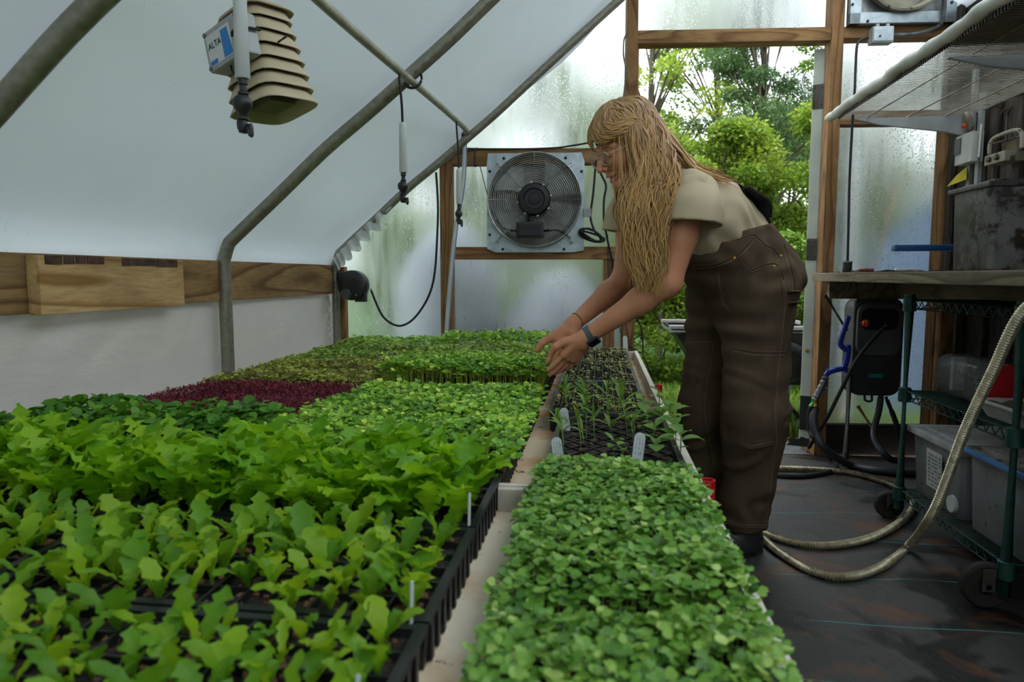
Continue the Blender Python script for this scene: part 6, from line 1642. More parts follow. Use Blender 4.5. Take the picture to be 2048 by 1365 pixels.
# ================================================================== the gardener
class Sdf:
    """smooth unions of tapered capsules and ellipsoids, meshed with surface nets"""
    def __init__(s): s.p = []
    def cone(s, a, b, ra, rb, k=.02, sub=False): s.p.append(('c', np.array(a, float), np.array(b, float), ra, rb, k, sub)); return s
    def chain(s, pts, rs, k=.02, sub=False):
        for i in range(len(pts)-1): s.cone(pts[i], pts[i+1], rs[i], rs[i+1], k, sub)
        return s
    def ball(s, a, r, k=.02, sub=False): return s.cone(a, np.array(a, float) + 1e-5, r, r, k, sub)
    def ell(s, c, axes, rad, k=.02, sub=False): s.p.append(('e', np.array(c, float), np.array(axes, float), np.array(rad, float), 0, k, sub)); return s
    @staticmethod
    def one(q, P):
        if q[0] == 'c':
            a, b, ra, rb = q[1:5]; ba = b - a; h = np.clip(((P - a) @ ba) / (ba @ ba), 0, 1)
            return np.linalg.norm(P - a - h[:, None]*ba, axis=1) - (ra + (rb - ra)*h)
        c, A, r = q[1:4]; L = (P - c) @ A.T
        k0 = np.linalg.norm(L / r, axis=1); k1 = np.linalg.norm(L / r**2, axis=1) + 1e-9
        return np.where(k0 < .05, -r.min(), k0*(k0 - 1)/k1)
    def ev(s, P, sel=None):
        d = np.full(len(P), 1.0)
        for q in (s.p if sel is None else sel):
            e = Sdf.one(q, P); k = q[5]
            if q[6]: e = -e; h = np.clip(.5 + .5*(e - d)/k, 0, 1); d = d*(1-h) + e*h + k*h*(1-h)
            else: h = np.clip(.5 + .5*(e - d)/k, 0, 1); d = e*(1-h) + d*h - k*h*(1-h)
        return d
    def mesh(s, h, lo, hi, disp=None, clips=(), slack=.012):
        B = 16; lo = np.array(lo, float); hi = np.array(hi, float)
        nb = np.ceil((hi - lo)/(h*B)).astype(int); NN = nb*B + 4
        g = np.stack(np.meshgrid(*[np.arange(n) for n in nb], indexing='ij'), -1).reshape(-1, 3)
        cen = lo + (g + .5)*h*B; rad = h*B*.87
        act = np.abs(s.ev(cen)) < rad + slack
        ax = np.arange(-1, B + 1); loc = np.stack(np.meshgrid(ax, ax, ax, indexing='ij'), -1).reshape(-1, 3)
        ids = []; pos = []; quads = []
        cid = lambda G: ((G[..., 0] + 1)*NN[1] + (G[..., 1] + 1))*NN[2] + (G[..., 2] + 1)
        for bi in np.nonzero(act)[0]:
            sel = [q for q in s.p if Sdf.one(q, cen[bi:bi+1])[0] < rad + .05]
            if not any(not q[6] for q in sel): continue
            G0 = g[bi]*B; P = lo + (loc + G0)*h
            d = s.ev(P, sel)
            if disp is not None: d = d + disp(P)
            for n_, o_ in clips: d = np.maximum(d, (P - np.array(o_)) @ np.array(n_))
            v = d.reshape(B+2, B+2, B+2); ins = v < 0
            if ins.all() or not ins.any(): continue
            m = B + 1; acc = np.zeros((m, m, m, 3)); cnt = np.zeros((m, m, m))
            for axis in range(3):
                for o1 in (0, 1):
                    for o2 in (0, 1):
                        st = [0, 0, 0]; oth = [q for q in range(3) if q != axis]; st[oth[0]] = o1; st[oth[1]] = o2
                        en = list(st); en[axis] = 1
                        a = v[st[0]:st[0]+m, st[1]:st[1]+m, st[2]:st[2]+m]; b = v[en[0]:en[0]+m, en[1]:en[1]+m, en[2]:en[2]+m]
                        c = (a < 0) != (b < 0); t = np.where(c, a/np.where(c, a - b, 1), 0)
                        for q in range(3): acc[..., q] += c*(st[q] + (t if q == axis else 0))
                        cnt += c
            cm = cnt > 0; ci = np.stack(np.nonzero(cm), 1)
            ids.append(cid(ci - 1 + G0)); pos.append(lo + (ci - 1 + G0 + acc[cm]/cnt[cm][:, None])*h)
            for axis in range(3):
                a = v[1:B+1, 1:B+1, 1:B+1]; sl = [slice(1, B+1)]*3; sl[axis] = slice(2, B+2); b = v[tuple(sl)]
                c = (a < 0) != (b < 0)
                if not c.any(): continue
                e = np.stack(np.nonzero(c), 1) + G0; fl = (a[c] < 0)
                j, k = (axis + 1) % 3, (axis + 2) % 3; ej = np.zeros(3, int); ej[j] = 1; ek = np.zeros(3, int); ek[k] = 1
                Q = np.stack([cid(e - ej - ek), cid(e - ek), cid(e), cid(e - ej)], 1)
                Q[~fl] = Q[~fl][:, ::-1]; quads.append(Q)
        ids = np.concatenate(ids); pos = np.concatenate(pos); Q = np.concatenate(quads)
        u, first = np.unique(ids, return_index=True)
        return pos[first], np.searchsorted(u, Q)

A = lambda x, y, Y: np.array(atY(x, y, Y))
F0 = np.array([-.88, -.475, 0.0]); F0 /= np.linalg.norm(F0)
LF = np.cross([0, 0, 1.0], F0)                                # her left, towards the viewer
# ---- joints
shm = A(1327, 390, 2.30)
SL, SR_ = A(1382, 398, 2.15), shm - LF*.165
EL, ER = A(1334, 566, 2.14), A(1249, 560, 2.42)
WL, WRt = A(1174, 673, 2.185), A(1146, 649, 2.285)
hipL, hipR = A(1514, 580, 2.36), A(1440, 588, 2.57)
kneeL, kneeR = A(1511, 835, 2.36), A(1408, 822, 2.58)
ankL, ankR = A(1486, 1062, 2.40), A(1416, 1050, 2.61)
ankL[2] = ankR[2] = .09
pel, wai, che, upc = A(1487, 572, 2.46), A(1459, 503, 2.41), A(1397, 438, 2.355), A(1347, 400, 2.315)
dl = math.radians(27); fh = F0*math.cos(dl) - np.array([0, 0, math.sin(dl)]); uh = F0*math.sin(dl) + np.array([0, 0, math.cos(dl)])
O = A(1206, 312, 2.205) - fh*.088 - uh*.004
HB_ = np.stack([LF, fh, uh])                                  # head axes: x left, y forward, z up
def hd(x, y, z): return O + LF*x + fh*y + uh*z
nek = shm + np.array([0, 0, .015])

body = Sdf()
# head
body.ell(hd(0, -.010, .034), HB_, (.073, .093, .084), .02)
body.ell(hd(0, .030, -.030), HB_, (.058, .060, .078), .03)
body.chain([hd(.052, .000, -.050), hd(.034, .045, -.090), hd(0, .070, -.100), hd(-.034, .045, -.090), hd(-.052, 0, -.050)], [.020, .017, .018, .017, .020], .022)
body.ball(hd(0, .076, -.100), .0155, .016)
for s_ in (-1, 1):
    body.ball(hd(s_*.040, .062, -.030), .026, .025)
    body.ell(hd(s_*.076, -.006, -.008), HB_, (.008, .018, .030), .006)
body.chain([hd(-.046, .070, .022), hd(0, .086, .022), hd(.046, .070, .022)], [.010, .012, .010], .014)
for s_ in (-1, 1): body.ball(hd(s_*.033, .104, .002), .0165, .012, True)
for s_ in (-1, 1): body.ball(hd(s_*.032, .0765, .001), .0135, .003)
body.chain([hd(0, .090, .012), hd(0, .107, -.014), hd(0, .1175, -.031)], [.0075, .0085, .0105], .010)
for s_ in (-1, 1): body.ball(hd(s_*.0125, .1035, -.036), .0078, .006)
for s_ in (-1, 1): body.ball(hd(s_*.0065, .1085, -.0435), .0034, .003, True)
body.chain([hd(-.027, .078, -.0585), hd(-.011, .0925, -.0605), hd(0, .0950, -.0618), hd(.011, .0925, -.0605), hd(.027, .078, -.0585)], [.0045, .0062, .0058, .0062, .0045], .007)
body.chain([hd(-.023, .078, -.0690), hd(0, .0915, -.0785), hd(.023, .078, -.0690)], [.0042, .0072, .0042], .007)
body.chain([hd(-.025, .086, -.0640), hd(0, .0990, -.0695), hd(.025, .086, -.0640)], [.0020, .0042, .0020], .003, True)
# neck, trunk, legs inside the clothes
body.chain([hd(0, -.030, -.045), nek - F0*.01, upc], [.052, .052, .07], .03)
body.chain([upc, che, wai, pel], [.075, .09, .09, .10], .03)
body.chain([SL, upc, SR_], [.045, .05, .045], .03)
for h_, k_, a_ in ((hipL, kneeL, ankL), (hipR, kneeR, ankR)):
    body.chain([pel, h_, k_, a_], [.09, .082, .055, .036], .03); body.cone(a_ - [0, 0, .04], a_ - [0, 0, .05] + F0*.12, .032, .028, .03)
# arms
def arm(S_, E_, W_, sc=1.0):
    m1 = S_*.55 + E_*.45; m2 = E_*.68 + W_*.32
    body.chain([S_, m1, E_], [.052*sc, .050*sc, .043*sc], .025)
    body.chain([E_, m2, W_], [.043*sc, .041*sc, .0255*sc], .02)
arm(SL, EL, WL); arm(SR_, ER, WRt, .97)
# hands: d along the fingers, t towards the thumb, n out of the palm
def hand(W_, tip_dir, t_dir, n_dir, curl, thumb, scl=1.0, spread=(.029, .010, -.009, -.027), lens=(.068, .076, .071, .056)):
    d = tip_dir/np.linalg.norm(tip_dir); t = t_dir - d*(t_dir @ d); t /= np.linalg.norm(t)
    n = np.cross(d, t); n = n if n @ n_dir > 0 else -n
    p = lambda a, b, c=0.0: W_ + (d*a + t*b + n*c)*scl
    body.cone(W_, p(.022, 0, 0), .0245*scl, .026*scl, .015)
    for i, b in enumerate(spread):
        body.cone(p(.012, b*.55), p(.086 - .004*abs(i - 1), b, -.002), .0150*scl, .0112*scl, .011)
    body.cone(p(.030, .018, .008), p(.060, .026, .010), .015*scl, .012*scl, .014)
    body.cone(p(.030, -.018, .007), p(.070, -.022, .008), .013*scl, .011*scl, .014)
    tips = []
    for i, (b, L) in enumerate(zip(spread, lens)):
        base = p(.084 - .004*abs(i - 1), b); c0 = curl[i]; q = base; ang = 0.0; fan = (b - 0)*.55
        dirs = []
        for seg, (fr, add) in enumerate(((.45, .35), (.31, .9), (.24, .75))):
            ang += c0*add
            dv = d*math.cos(ang) + n*math.sin(ang) + t*fan*(1 - .5*seg)
            q2 = q + dv/np.linalg.norm(dv)*L*fr*scl
            r0 = (.0090, .0081, .0074)[seg]*(1 if i < 3 else .88)*scl; r1 = (.0081, .0074, .0060)[seg]*(1 if i < 3 else .88)*scl
            body.cone(q, q2, r0, r1, .0035); q = q2
        tips.append((q, dv/np.linalg.norm(dv), n))
    tp_ = [p(*x) for x in thumb]
    body.chain(tp_, [.0155*scl, .0125*scl, .0105*scl, .0078*scl], .008)
    return tips, tp_, d, t, n
im = lambda dx, dy, dY=0.0: np.array([dx, dY, -dy], float)       # image-plane direction (right, down) -> world
tipL = A(1100, 764, 2.20) - WL
tL = hand(WL, tipL, im(-.78, -.62)*.75 + np.array([0, -.75, 0]), im(-.78, -.62) + np.array([0, 1.0, 0]), (.10, .10, .16, .22),
          [(.024, .022, .004), (.050, .046, .012), (.076, .058, .016), (.100, .056, .017)], 1.10)
tipR = A(1106, 752, 2.25) - WRt
tR = hand(WRt, tipR, im(-.91, -.41) + np.array([0, .15, 0]), np.array([0, -1.0, .3]), (.20, .22, .26, .30),
          [(.030, .022, .004), (.062, .048, .006), (.090, .068, .008), (.116, .074, .010)], 1.08)
lo_, hi_ = np.array([-.28, 2.0, -.01]), np.array([.80, 2.80, 1.64])
V, Q = body.mesh(.0034, lo_, hi_)
def skin_mat():
    m, nt, out = nmat('skin')
    p = nt.nodes.new('ShaderNodeBsdfPrincipled'); p.inputs['Roughness'].default_value = .52; p.inputs['Specular IOR Level'].default_value = .4
    c = ramp(nt, noise(nt, 9, (1,1,1), 4), [(.3, S(204, 136, 100)), (.7, S(216, 152, 114))])
    c = mixc(nt, ramp(nt, noise(nt, 150, (1,1,1), 3), [(.66, 0.0), (.74, .5)]), c, S(166, 100, 74))
    nt.links.new(c, p.inputs['Base Color'])
    p.inputs['Subsurface Weight'].default_value = .08; p.inputs['Subsurface Radius'].default_value = (.01, .004, .002)
    nt.links.new(bump(nt, noise(nt, 260, (1,1,1), 3), .10, .001), p.inputs['Normal'])
    nt.links.new(p.outputs[0], out.inputs['Surface']); return m
M['skin'] = skin_mat()
M['lip'] = mat('lip_skin', S(204, 132, 108), S(194, 122, 98), .45, scale=40)
PR = empty('person', (.49, 2.46, 0), 0, 'person in brown overalls and cream tee bending over trays with hands cupped', 'person')
def offset(o): o.location = (-.49, -2.46, 0); return o          # meshes are built in world space
me = np_mesh('body', V, Q, M['skin'])
me.materials.append(M['lip'])
C_ = V[Q].mean(1); Lc = (C_ - O) @ HB_.T
lips = (Lc[:, 1] > .074) & (np.abs(Lc[:, 0]) < .028) & (Lc[:, 2] < -.0560) & (Lc[:, 2] > -.0850) & ~((Lc[:, 2] > -.0585) & (np.abs(Lc[:, 0]) > .02))
me.polygons.foreach_set('material_index', lips.astype(np.int32))
offset(link('body', me, PR))
def pchild(mb, name, m, parent=None, **kw):
    o = mb.build(name, m, parent or PR, **kw)
    if parent is None: offset(o)
    return o
# teeth, lids, nails
mb = MB(); T = [Vector(hd(x, .0905 - 12*x*x, z)) for z in (-.0625, -.0695) for x in np.linspace(-.017, .017, 9)]
mb.add(T, [(i, i+1, i+10, i+9) for i in range(8)], True); pchild(mb, 'teeth', mat('teeth', S(232, 222, 204), None, .3))
for s_ in (-1, 1):
    P = [Vector(hd(s_*(.032 + .0125*math.cos(t)), .0765 + .0128*math.sin(t)*.98 - .004*abs(math.cos(t)), -.004 - .002*math.sin(t))) for t in np.linspace(.15, PI - .15, 9)]
    pchild(MB().tube(P, .0011, 5), 'eyelashes', M['ink'])
    P = [Vector(hd(s_*x, .0935 - 7*(x - .012)**2, .0265 - .00*x - 3*(x - .03)**2)) for x in np.linspace(.014, .050, 8)]
    pchild(MB().tube(P, [.0014, .0022, .0025, .0025, .0023, .002, .0016, .001], 5), 'eyebrow', mat('brow_hair', S(140, 98, 60), None, .8))
nail_m = mat('fingernail', S(214, 168, 146), S(190, 140, 118), .3, scale=60)
def nail(p, d, out, r):
    d = Vector(d).normalized(); o = Vector(out); o = (o - d*o.dot(d)).normalized(); s = d.cross(o)
    Mx = Matrix((( s.x, d.x, o.x, 0), (s.y, d.y, o.y, 0), (s.z, d.z, o.z, 0), (0, 0, 0, 1))); Mx.translation = Vector(p) - d*r*.2 + o*r*.86
    V = []; F = []
    for j in range(5):
        for i in range(5): x = (i - 2)/2; y = (j - 2)/2; V.append(Mx @ Vector((x*r*.62*(1 - .12*max(0, y)**2), y*r*.85, r*.18*(1 - x*x) - r*.06*y*y)))
    F = [(j*5+i, j*5+i+1, (j+1)*5+i+1, (j+1)*5+i) for j in range(4) for i in range(4)]
    pchild(MB().add(V, F, True), 'fingernail', nail_m)
for tips, th, d, t, n in (tL, tR):
    for q, dv, nn in tips: nail(q, dv, -nn, .0060)
    nail(th[-1], th[-1] - th[-2], (t*.3 - n*.2 + np.array([0, -1.0, .1])) if d is tL[2] else -n + t*.3, .0080)

# ---- shirt
shirt = Sdf()
shirt.chain([upc + F0*.0, che, wai, pel], [.118, .140, .140, .13], .05)
shirt.cone(che + LF*.05, che - LF*.05, .12, .12, .05)
shirt.chain([SL + [0, 0, .012], upc + [0, 0, .035], SR_ + [0, 0, .012]], [.070, .085, .070], .05)
axT = (upc - wai)/np.linalg.norm(upc - wai)
shirt.cone(nek + uh*.03, nek + uh*.16 + fh*.02, .060, .065, .01, True)
def shirt_disp(P):
    s = (P - wai) @ axT
    q = P @ np.array([.5, .3, .8])
    w = .0042*np.sin(78*(P[:, 0]*.55 + P[:, 2]*.85) + 5*np.sin(22*P[:, 1])) * np.exp(-((s - .05)/.09)**2)
    w += .0030*np.sin(46*(P[:, 0] - P[:, 2]*.4) + 4*np.sin(17*P[:, 2]))
    return w + .0010*np.sin(120*q + 3*np.sin(40*P[:, 0]))
V, Q = shirt.mesh(.0055, lo_ + [.2, 0, .9], hi_, shirt_disp, clips=[(-axT, wai - axT*.04)], slack=.02)
slv = []
for (S_, m_, e_, hem_, rr_, ri_) in ((SL + np.array([.004, .015, .012]), A(1386, 425, 2.135), A(1378, 480, 2.125), A(1384, 449, 2.13), (.078, .084, .094), (.066, .072, .086)),
                                    (SR_ + np.array([0, 0, .01]), A(1256, 430, 2.46), A(1238, 490, 2.46), A(1243, 466, 2.46), (.070, .070, .072), (.056, .060, .064))):
    sl_ = Sdf(); sl_.chain([S_, m_, e_], rr_, .03); sl_.chain([m_*.6 + S_*.4, m_, e_ + (e_ - m_)], ri_, .004, True)
    dn_ = (e_ - m_)/np.linalg.norm(e_ - m_)
    dn_ = dn_*.8 + np.array([0, 0, -.5]); dn_ /= np.linalg.norm(dn_)
    slv.append(sl_.mesh(.0045, lo_ + [.1, 0, .9], hi_, lambda P: .0026*np.sin(62*(P[:, 0] + .5*P[:, 1]) + 3*np.sin(18*P[:, 2])), clips=[(dn_, hem_)], slack=.02))
M['cream'] = mat('cream_jersey', S(200, 182, 150), S(186, 168, 136), .85, scale=5, bmp=.25, bscale=420, bdist=.001, spec=.2)
SHIRT = offset(link('shirt', np_mesh('shirt', V, Q, M['cream']), PR))
for Vs_, Qs_ in slv: link('sleeve', np_mesh('sleeve', Vs_, Qs_, M['cream']), SHIRT)

# ---- overalls
ov = Sdf()
ov.chain([hipL, kneeL, ankL + [0, 0, .02]], [.122, .101, .082], .05)
ov.chain([hipR, kneeR, ankR + [0, 0, .02]], [.112, .088, .076], .05)
ov.cone(hipL + [0, 0, .03], hipR + [0, 0, .03], .118, .112, .06)
ov.ball(A(1540, 552, 2.47), .112, .06)
ov.chain([pel, wai, che], [.150, .150, .148], .06)
ov.cone(wai + LF*.03 + F0*.03, wai - LF*.03 + F0*.03, .135, .135, .05)
ov.cone(ankL + [0, 0, .04], ankL - [0, 0, .10], .066, .072, .006, True)
ov.cone(ankR + [0, 0, .04], ankR - [0, 0, .10], .060, .066, .006, True)
ov.chain([che, upc], [.1405, .135], .004, True)
def ov_disp(P):
    x, y, z = P[:, 0], P[:, 1], P[:, 2]
    u = x*.88 + y*.47
    n1 = np.sin(17*u + 9*z + 2*np.sin(13*z + 3*u)); n2 = np.sin(23*z - 14*u + 2.5*np.sin(9*u + 2)); n3 = np.sin(11*z + 19*u + 1.3)
    w = .0044*n1*n2 + .0022*np.sin(41*z + 12*u + 3*n1)*n3
    kn = np.exp(-((z - .44)/.10)**2); an = np.exp(-((z - .20)/.10)**2); hp = np.exp(-((z - .80)/.07)**2); be = np.exp(-((z - .97)/.06)**2)
    w += .0090*kn*np.sin(52*(z + .55*u) + 3.2*n2 + 1.5*n3)*(.5 + .5*n3) + .0095*an*np.sin(46*(z - .6*u) + 3.0*n1)*(.55 + .45*n2)
    w += .0090*hp*np.sin(60*(z*.85 - .55*u) + 2.4*n3)*(.6 + .4*n1) + .0065*be*np.sin(64*(z*.8 + .6*u) + 2.0*n2)
    return w
bibc = A(1455, 470, 2.30)
nb_ = np.array([-.26, .0, .96]); nb_ /= np.linalg.norm(nb_)
V, Q = ov.mesh(.0058, lo_ + [.2, 0, 0], hi_ - [0, 0, .3], ov_disp, clips=[(nb_, bibc), (np.array([.12, 0, -1.0]), (ankL[0], 0, .098))], slack=.02)
def canvas_mat():
    m, nt, out = nmat('brown_canvas')
    p = nt.nodes.new('ShaderNodeBsdfPrincipled'); p.inputs['Roughness'].default_value = .92; p.inputs['Specular IOR Level'].default_value = .15
    c = ramp(nt, noise(nt, 4, (1,1,1), 5), [(.3, S(74, 60, 45)), (.7, S(94, 78, 60))])
    c = mixc(nt, ramp(nt, noise(nt, 30, (1, 1, .5), 6), [(.55, 0.0), (.75, .3)]), c, S(116, 98, 78))
    tc = nt.nodes.new('ShaderNodeTexCoord'); mp = nt.nodes.new('ShaderNodeMapping'); mp.inputs['Rotation'].default_value = (.4, .6, .8); mp.inputs['Scale'].default_value = (520, 520, 520)
    wv = nt.nodes.new('ShaderNodeTexNoise'); wv.inputs['Scale'].default_value = 1.0; nt.links.new(tc.outputs['Object'], mp.inputs['Vector']); nt.links.new(mp.outputs['Vector'], wv.inputs['Vector'])
    nt.links.new(c, p.inputs['Base Color']); nt.links.new(bump(nt, wv.outputs['Fac'], .3, .001), p.inputs['Normal'])
    nt.links.new(p.outputs[0], out.inputs['Surface']); return m
M['canvas'] = canvas_mat()
OV = offset(link('overalls', np_mesh('overalls', V, Q, M['canvas']), PR))
bvh = BVHTree.FromPolygons([tuple(v) for v in V], [tuple(q) for q in Q])
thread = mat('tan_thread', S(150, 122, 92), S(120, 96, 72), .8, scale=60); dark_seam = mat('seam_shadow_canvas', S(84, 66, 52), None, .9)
def on_cloth(pts, n=10):
    out = []
    for q in smooth_path([(x, y, 0) for x, y in pts], n):
        hit = bvh.ray_cast(EYE, ray(q.x, q.y).normalized())
        if hit[0] is not None: out.append(hit[0] + hit[1]*.0006 if hit[1].dot(ray(q.x, q.y)) < 0 else hit[0] - hit[1]*.0006)
    return out
def sew(name, pts, r=.0016, m=None):
    P = on_cloth(pts)
    if len(P) > 3: MB().tube(P, r, 5).build(name, m or thread, OV)
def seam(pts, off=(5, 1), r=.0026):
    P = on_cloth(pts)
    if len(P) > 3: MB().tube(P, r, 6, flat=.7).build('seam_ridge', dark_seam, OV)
    sew('stitching', pts, .0009); sew('stitching', [(x + off[0], y + off[1]) for x, y in pts], .0009)
seam([(1466, 696), (1500, 703), (1535, 705), (1570, 704)], (0, 6))
seam([(1561, 560), (1566, 590), (1562, 640), (1556, 700), (1550, 760), (1546, 820), (1547, 880), (1538, 960), (1528, 1046)])
seam([(1366, 681), (1395, 679), (1424, 678)], (0, 5))
seam([(1424, 678), (1418, 720), (1409, 770), (1406, 820), (1412, 868), (1424, 925)], (4, 0))
seam([(1480, 890), (1500, 897), (1525, 894), (1546, 889)], (0, -5))
seam([(1476, 512), (1487, 530), (1500, 540), (1520, 532), (1545, 527), (1560, 535), (1568, 560)], (1, 4))
seam([(1385, 532), (1420, 530), (1450, 522), (1480, 505), (1505, 478)], (2, 5))
seam([(1390, 470), (1430, 478), (1470, 480), (1500, 470), (1512, 472), (1530, 490), (1548, 498), (1556, 512), (1557, 526)], (-1, 4))
seam([(1568, 490), (1578, 520), (1588, 560), (1589, 590)], (-4, 0))
seam([(1433, 545), (1437, 580), (1445, 605), (1455, 622)], (4, 0))
seam([(1437, 1042), (1470, 1052), (1505, 1056), (1533, 1055)], (0, -5))
for (pts, w) in (([(1576, 583), (1597, 583)], .010), ([(1577, 606), (1594, 604)], .009)):
    P = on_cloth(pts, 6)
    if len(P) > 2: MB().tube([p + Vector((.0, -.004, 0)) for p in P], w, 6, flat=.35).build('tool_loop', M['canvas'], OV)
for x, y in ((1469, 516), (1549, 533), (1562, 512)):
    P = on_cloth([(x, y), (x + 1, y)], 2)
    if P: MB().lathe([(.004, -.001), (.004, .0015), (.001, .002)], 10, Matrix.Translation(P[0]) @ Matrix.Rotation(PI/2, 4, 'X')).build('rivet', M['brass'], OV)
# printed care label and the dark-lined back flap and strap
P = [on_cloth([(x, y), (x + .5, y)], 2) for x, y in ((1517, 443), (1540, 456), (1529, 480), (1507, 462))]
if all(P): 
    lab_ = MB().add([p[0] + Vector((0, -.003, .001)) for p in P], [(0, 1, 2, 3)]).build('care_label', mat('washed_label', S(176, 170, 158), S(150, 146, 136), .8, scale=30), OV)
    for k in range(5):
        t0 = .15 + .16*k; a_ = P[0][0].lerp(P[3][0], t0); b_ = P[1][0].lerp(P[2][0], t0)
        MB().tube([a_.lerp(b_, .1) + Vector((0, -.0036, .001)), a_.lerp(b_, .9) + Vector((0, -.0036, .001))], .0006, 4).build('label_line', M['pencil'], lab_)
black_strap = mat('black_lining', S(24, 25, 26), S(36, 36, 38), .8, scale=20)
def band(pts, w, name, m, th=.003):
    """flat ribbon through world points, its width along her left-right"""
    P = smooth_path([Vector(p) for p in pts], 6); V = []; lv = Vector(LF)
    for i, p in enumerate(P):
        d = (P[min(i+1, len(P)-1)] - P[max(i-1, 0)]).normalized(); nn = lv.cross(d).normalized()*th
        V += [p - lv*w/2, p + lv*w/2, p + lv*w/2 + nn, p - lv*w/2 + nn]
    F = [(i*4+k, i*4+(k+1) % 4, i*4+4+(k+1) % 4, i*4+4+k) for i in range(len(P)-1) for k in range(4)] + [(0, 1, 2, 3), tuple(4*(len(P)-1)+k for k in (3, 2, 1, 0))]
    return MB().add(V, F, True).build(name, m, OV)
band([A(1398, 336, 2.25), A(1425, 345, 2.26), A(1455, 361, 2.28), A(1484, 380, 2.31)], .040, 'strap', black_strap)
band([A(1480, 379, 2.30), A(1500, 392, 2.32), A(1518, 404, 2.34), A(1523, 420, 2.36), A(1520, 438, 2.38), A(1524, 455, 2.40)], .085, 'back_flap', black_strap)
band([A(1481, 377, 2.305), A(1501, 390, 2.325), A(1520, 403, 2.345), A(1525, 420, 2.365), A(1523, 438, 2.385)], .088, 'flap_facing', M['canvas'])
# ---- boots
bt = Sdf()
for a_ in (ankL, ankR):
    bt.chain([a_ + [0, 0, .06], a_ - [0, 0, .03]], [.060, .058], .03)
    bt.chain([a_ - F0*.030 - [0, 0, .048], a_ + F0*.06 - [0, 0, .052], a_ + F0*.135 - [0, 0, .056]], [.046, .048, .044], .03)
V, Q = bt.mesh(.0055, (-.2, 2.1, -.02), (.8, 2.9, .22), clips=[(np.array([0, 0, -1.0]), (0, 0, .018))])
M['boot'] = mat('dark_leather', S(44, 44, 44), S(30, 30, 31), .5, scale=14, bmp=.2)
C_ = V
for nm, a_ in (('boot', ankL), ('boot', ankR)):
    other = ankR if a_ is ankL else ankL
    own = np.linalg.norm(V[Q].mean(1)[:, :2] - (a_ + F0*.04)[:2], axis=1) < np.linalg.norm(V[Q].mean(1)[:, :2] - (other + F0*.04)[:2], axis=1)
    q = Q[own]; u, inv = np.unique(q, return_inverse=True)
    bo = offset(link(nm, np_mesh('boot', V[u], inv.reshape(q.shape), M['boot']), PR))
    sole = [(a_ + F0*f + LF*s) for f, s in ((-.070, -.025), (-.078, 0), (-.070, .025), (-.02, .040), (.05, .044), (.12, .042), (.16, .030), (.178, 0), (.16, -.030), (.12, -.042), (.05, -.044), (-.02, -.040))]
    MB().prism([(p[0], p[1]) for p in sole], .001, .022).build('sole', M['rubber'], bo)
    P = [Vector(a_ + F0*f + LF*s + [0, 0, z - .09]) for f, s, z in ((-.05, .050, .05), (0, .052, .052), (.05, .048, .075), (.08, .040, .09))]
    MB().tube(smooth_path(P, 5), .0012, 4).build('stitching', thread, bo)

# ---- watch and hair tie
def band_ring(c, ax, r, wd, th, m, name, parent=None):
    s, u, d = frame_along(ax); V = []; n = 28
    for k in range(n):
        t = 2*PI*k/n; e = s*math.cos(t) + u*math.sin(t)
        V += [Vector(c) + e*r - d*wd/2, Vector(c) + e*(r + th) - d*wd/2, Vector(c) + e*(r + th) + d*wd/2, Vector(c) + e*r + d*wd/2]
    F = [(k*4+j, k*4+(j+1) % 4, ((k+1) % n)*4+(j+1) % 4, ((k+1) % n)*4+j) for k in range(n) for j in range(4)]
    return pchild(MB().add(V, F, True), name, m, parent)
axW = Vector(EL - WL).normalized(); cW = Vector(WL) + axW*.012
wt = band_ring(cW, axW, .0272, .022, .003, mat('grey_watch_band', S(92, 98, 102), S(76, 80, 84), .6, scale=30), 'watch_band')
dn = Vector((.55, -.62, -.55)); dn = (dn - axW*dn.dot(axW)).normalized(); sd = axW.cross(dn)
Mw = Matrix(((axW.x, sd.x, dn.x, 0), (axW.y, sd.y, dn.y, 0), (axW.z, sd.z, dn.z, 0), (0, 0, 0, 1))); Mw.translation = cW + dn*.027
MB().bbox((-.019, -.017, .0), (.019, .017, .011), .004, Mw).build('watch_case', M['black'], wt)
MB().bbox((-.015, -.013, .0105), (.015, .013, .0118), .0005, Mw).build('watch_glass', mat('watch_glass', S(14, 15, 17), None, .12), wt)
axR = Vector(ER - WRt).normalized()
cR = Vector(WRt) + axR*.020
ring = []; s, u, d = frame_along(axR)
pchild(MB().tube([cR + (s*math.cos(t) + u*math.sin(t))*.0272 + d*.004*math.sin(t) for t in np.linspace(0, 2*PI, 29)[:-1]], .0020, 6, True), 'hair_tie', M['black'])

# ---- glasses
acr = clearplastic('champagne_acrylic', (.74, .66, .50, 1), .15, .6); len_m = clearplastic('thin_lens', (.90, .93, .93, 1), .03, .10)
gl = empty('glasses', (0, 0, 0), 0, parent=PR); gl.location = (-.49, -2.46, 0)
for s_ in (-1, 1):
    R_ = []; 
    for k in range(28):
        t = 2*PI*k/28; x = .024*math.copysign(abs(math.cos(t))**.8, math.cos(t)); z = .0205*math.copysign(abs(math.sin(t))**.85, math.sin(t))
        R_.append(Vector(hd(s_*(.034 + x*s_*s_), .1065 - .12*max(0, abs(x + .034 - .02))*.6, -.004 + z)))
    MB().tube(R_, .0016, 6, True, flat=1.2).build('rim', acr, gl)
    c_ = sum(R_, Vector())/28
    MB().add([c_] + R_, [(0, 1 + k, 1 + (k+1) % 28) for k in range(28)]).build('lens', len_m, gl)
    MB().tube(smooth_path([hd(s_*.058, .100, .006), hd(s_*.070, .085, .006), hd(s_*.078, .04, .006), hd(s_*.080, -.01, .004), hd(s_*.076, -.03, -.012)], 5), .0019, 6).build('temple_arm', acr, gl)
MB().tube(smooth_path([hd(-.011, .1085, .002), hd(0, .1115, .005), hd(.011, .1085, .002)], 5), .0019, 6).build('bridge', acr, gl)
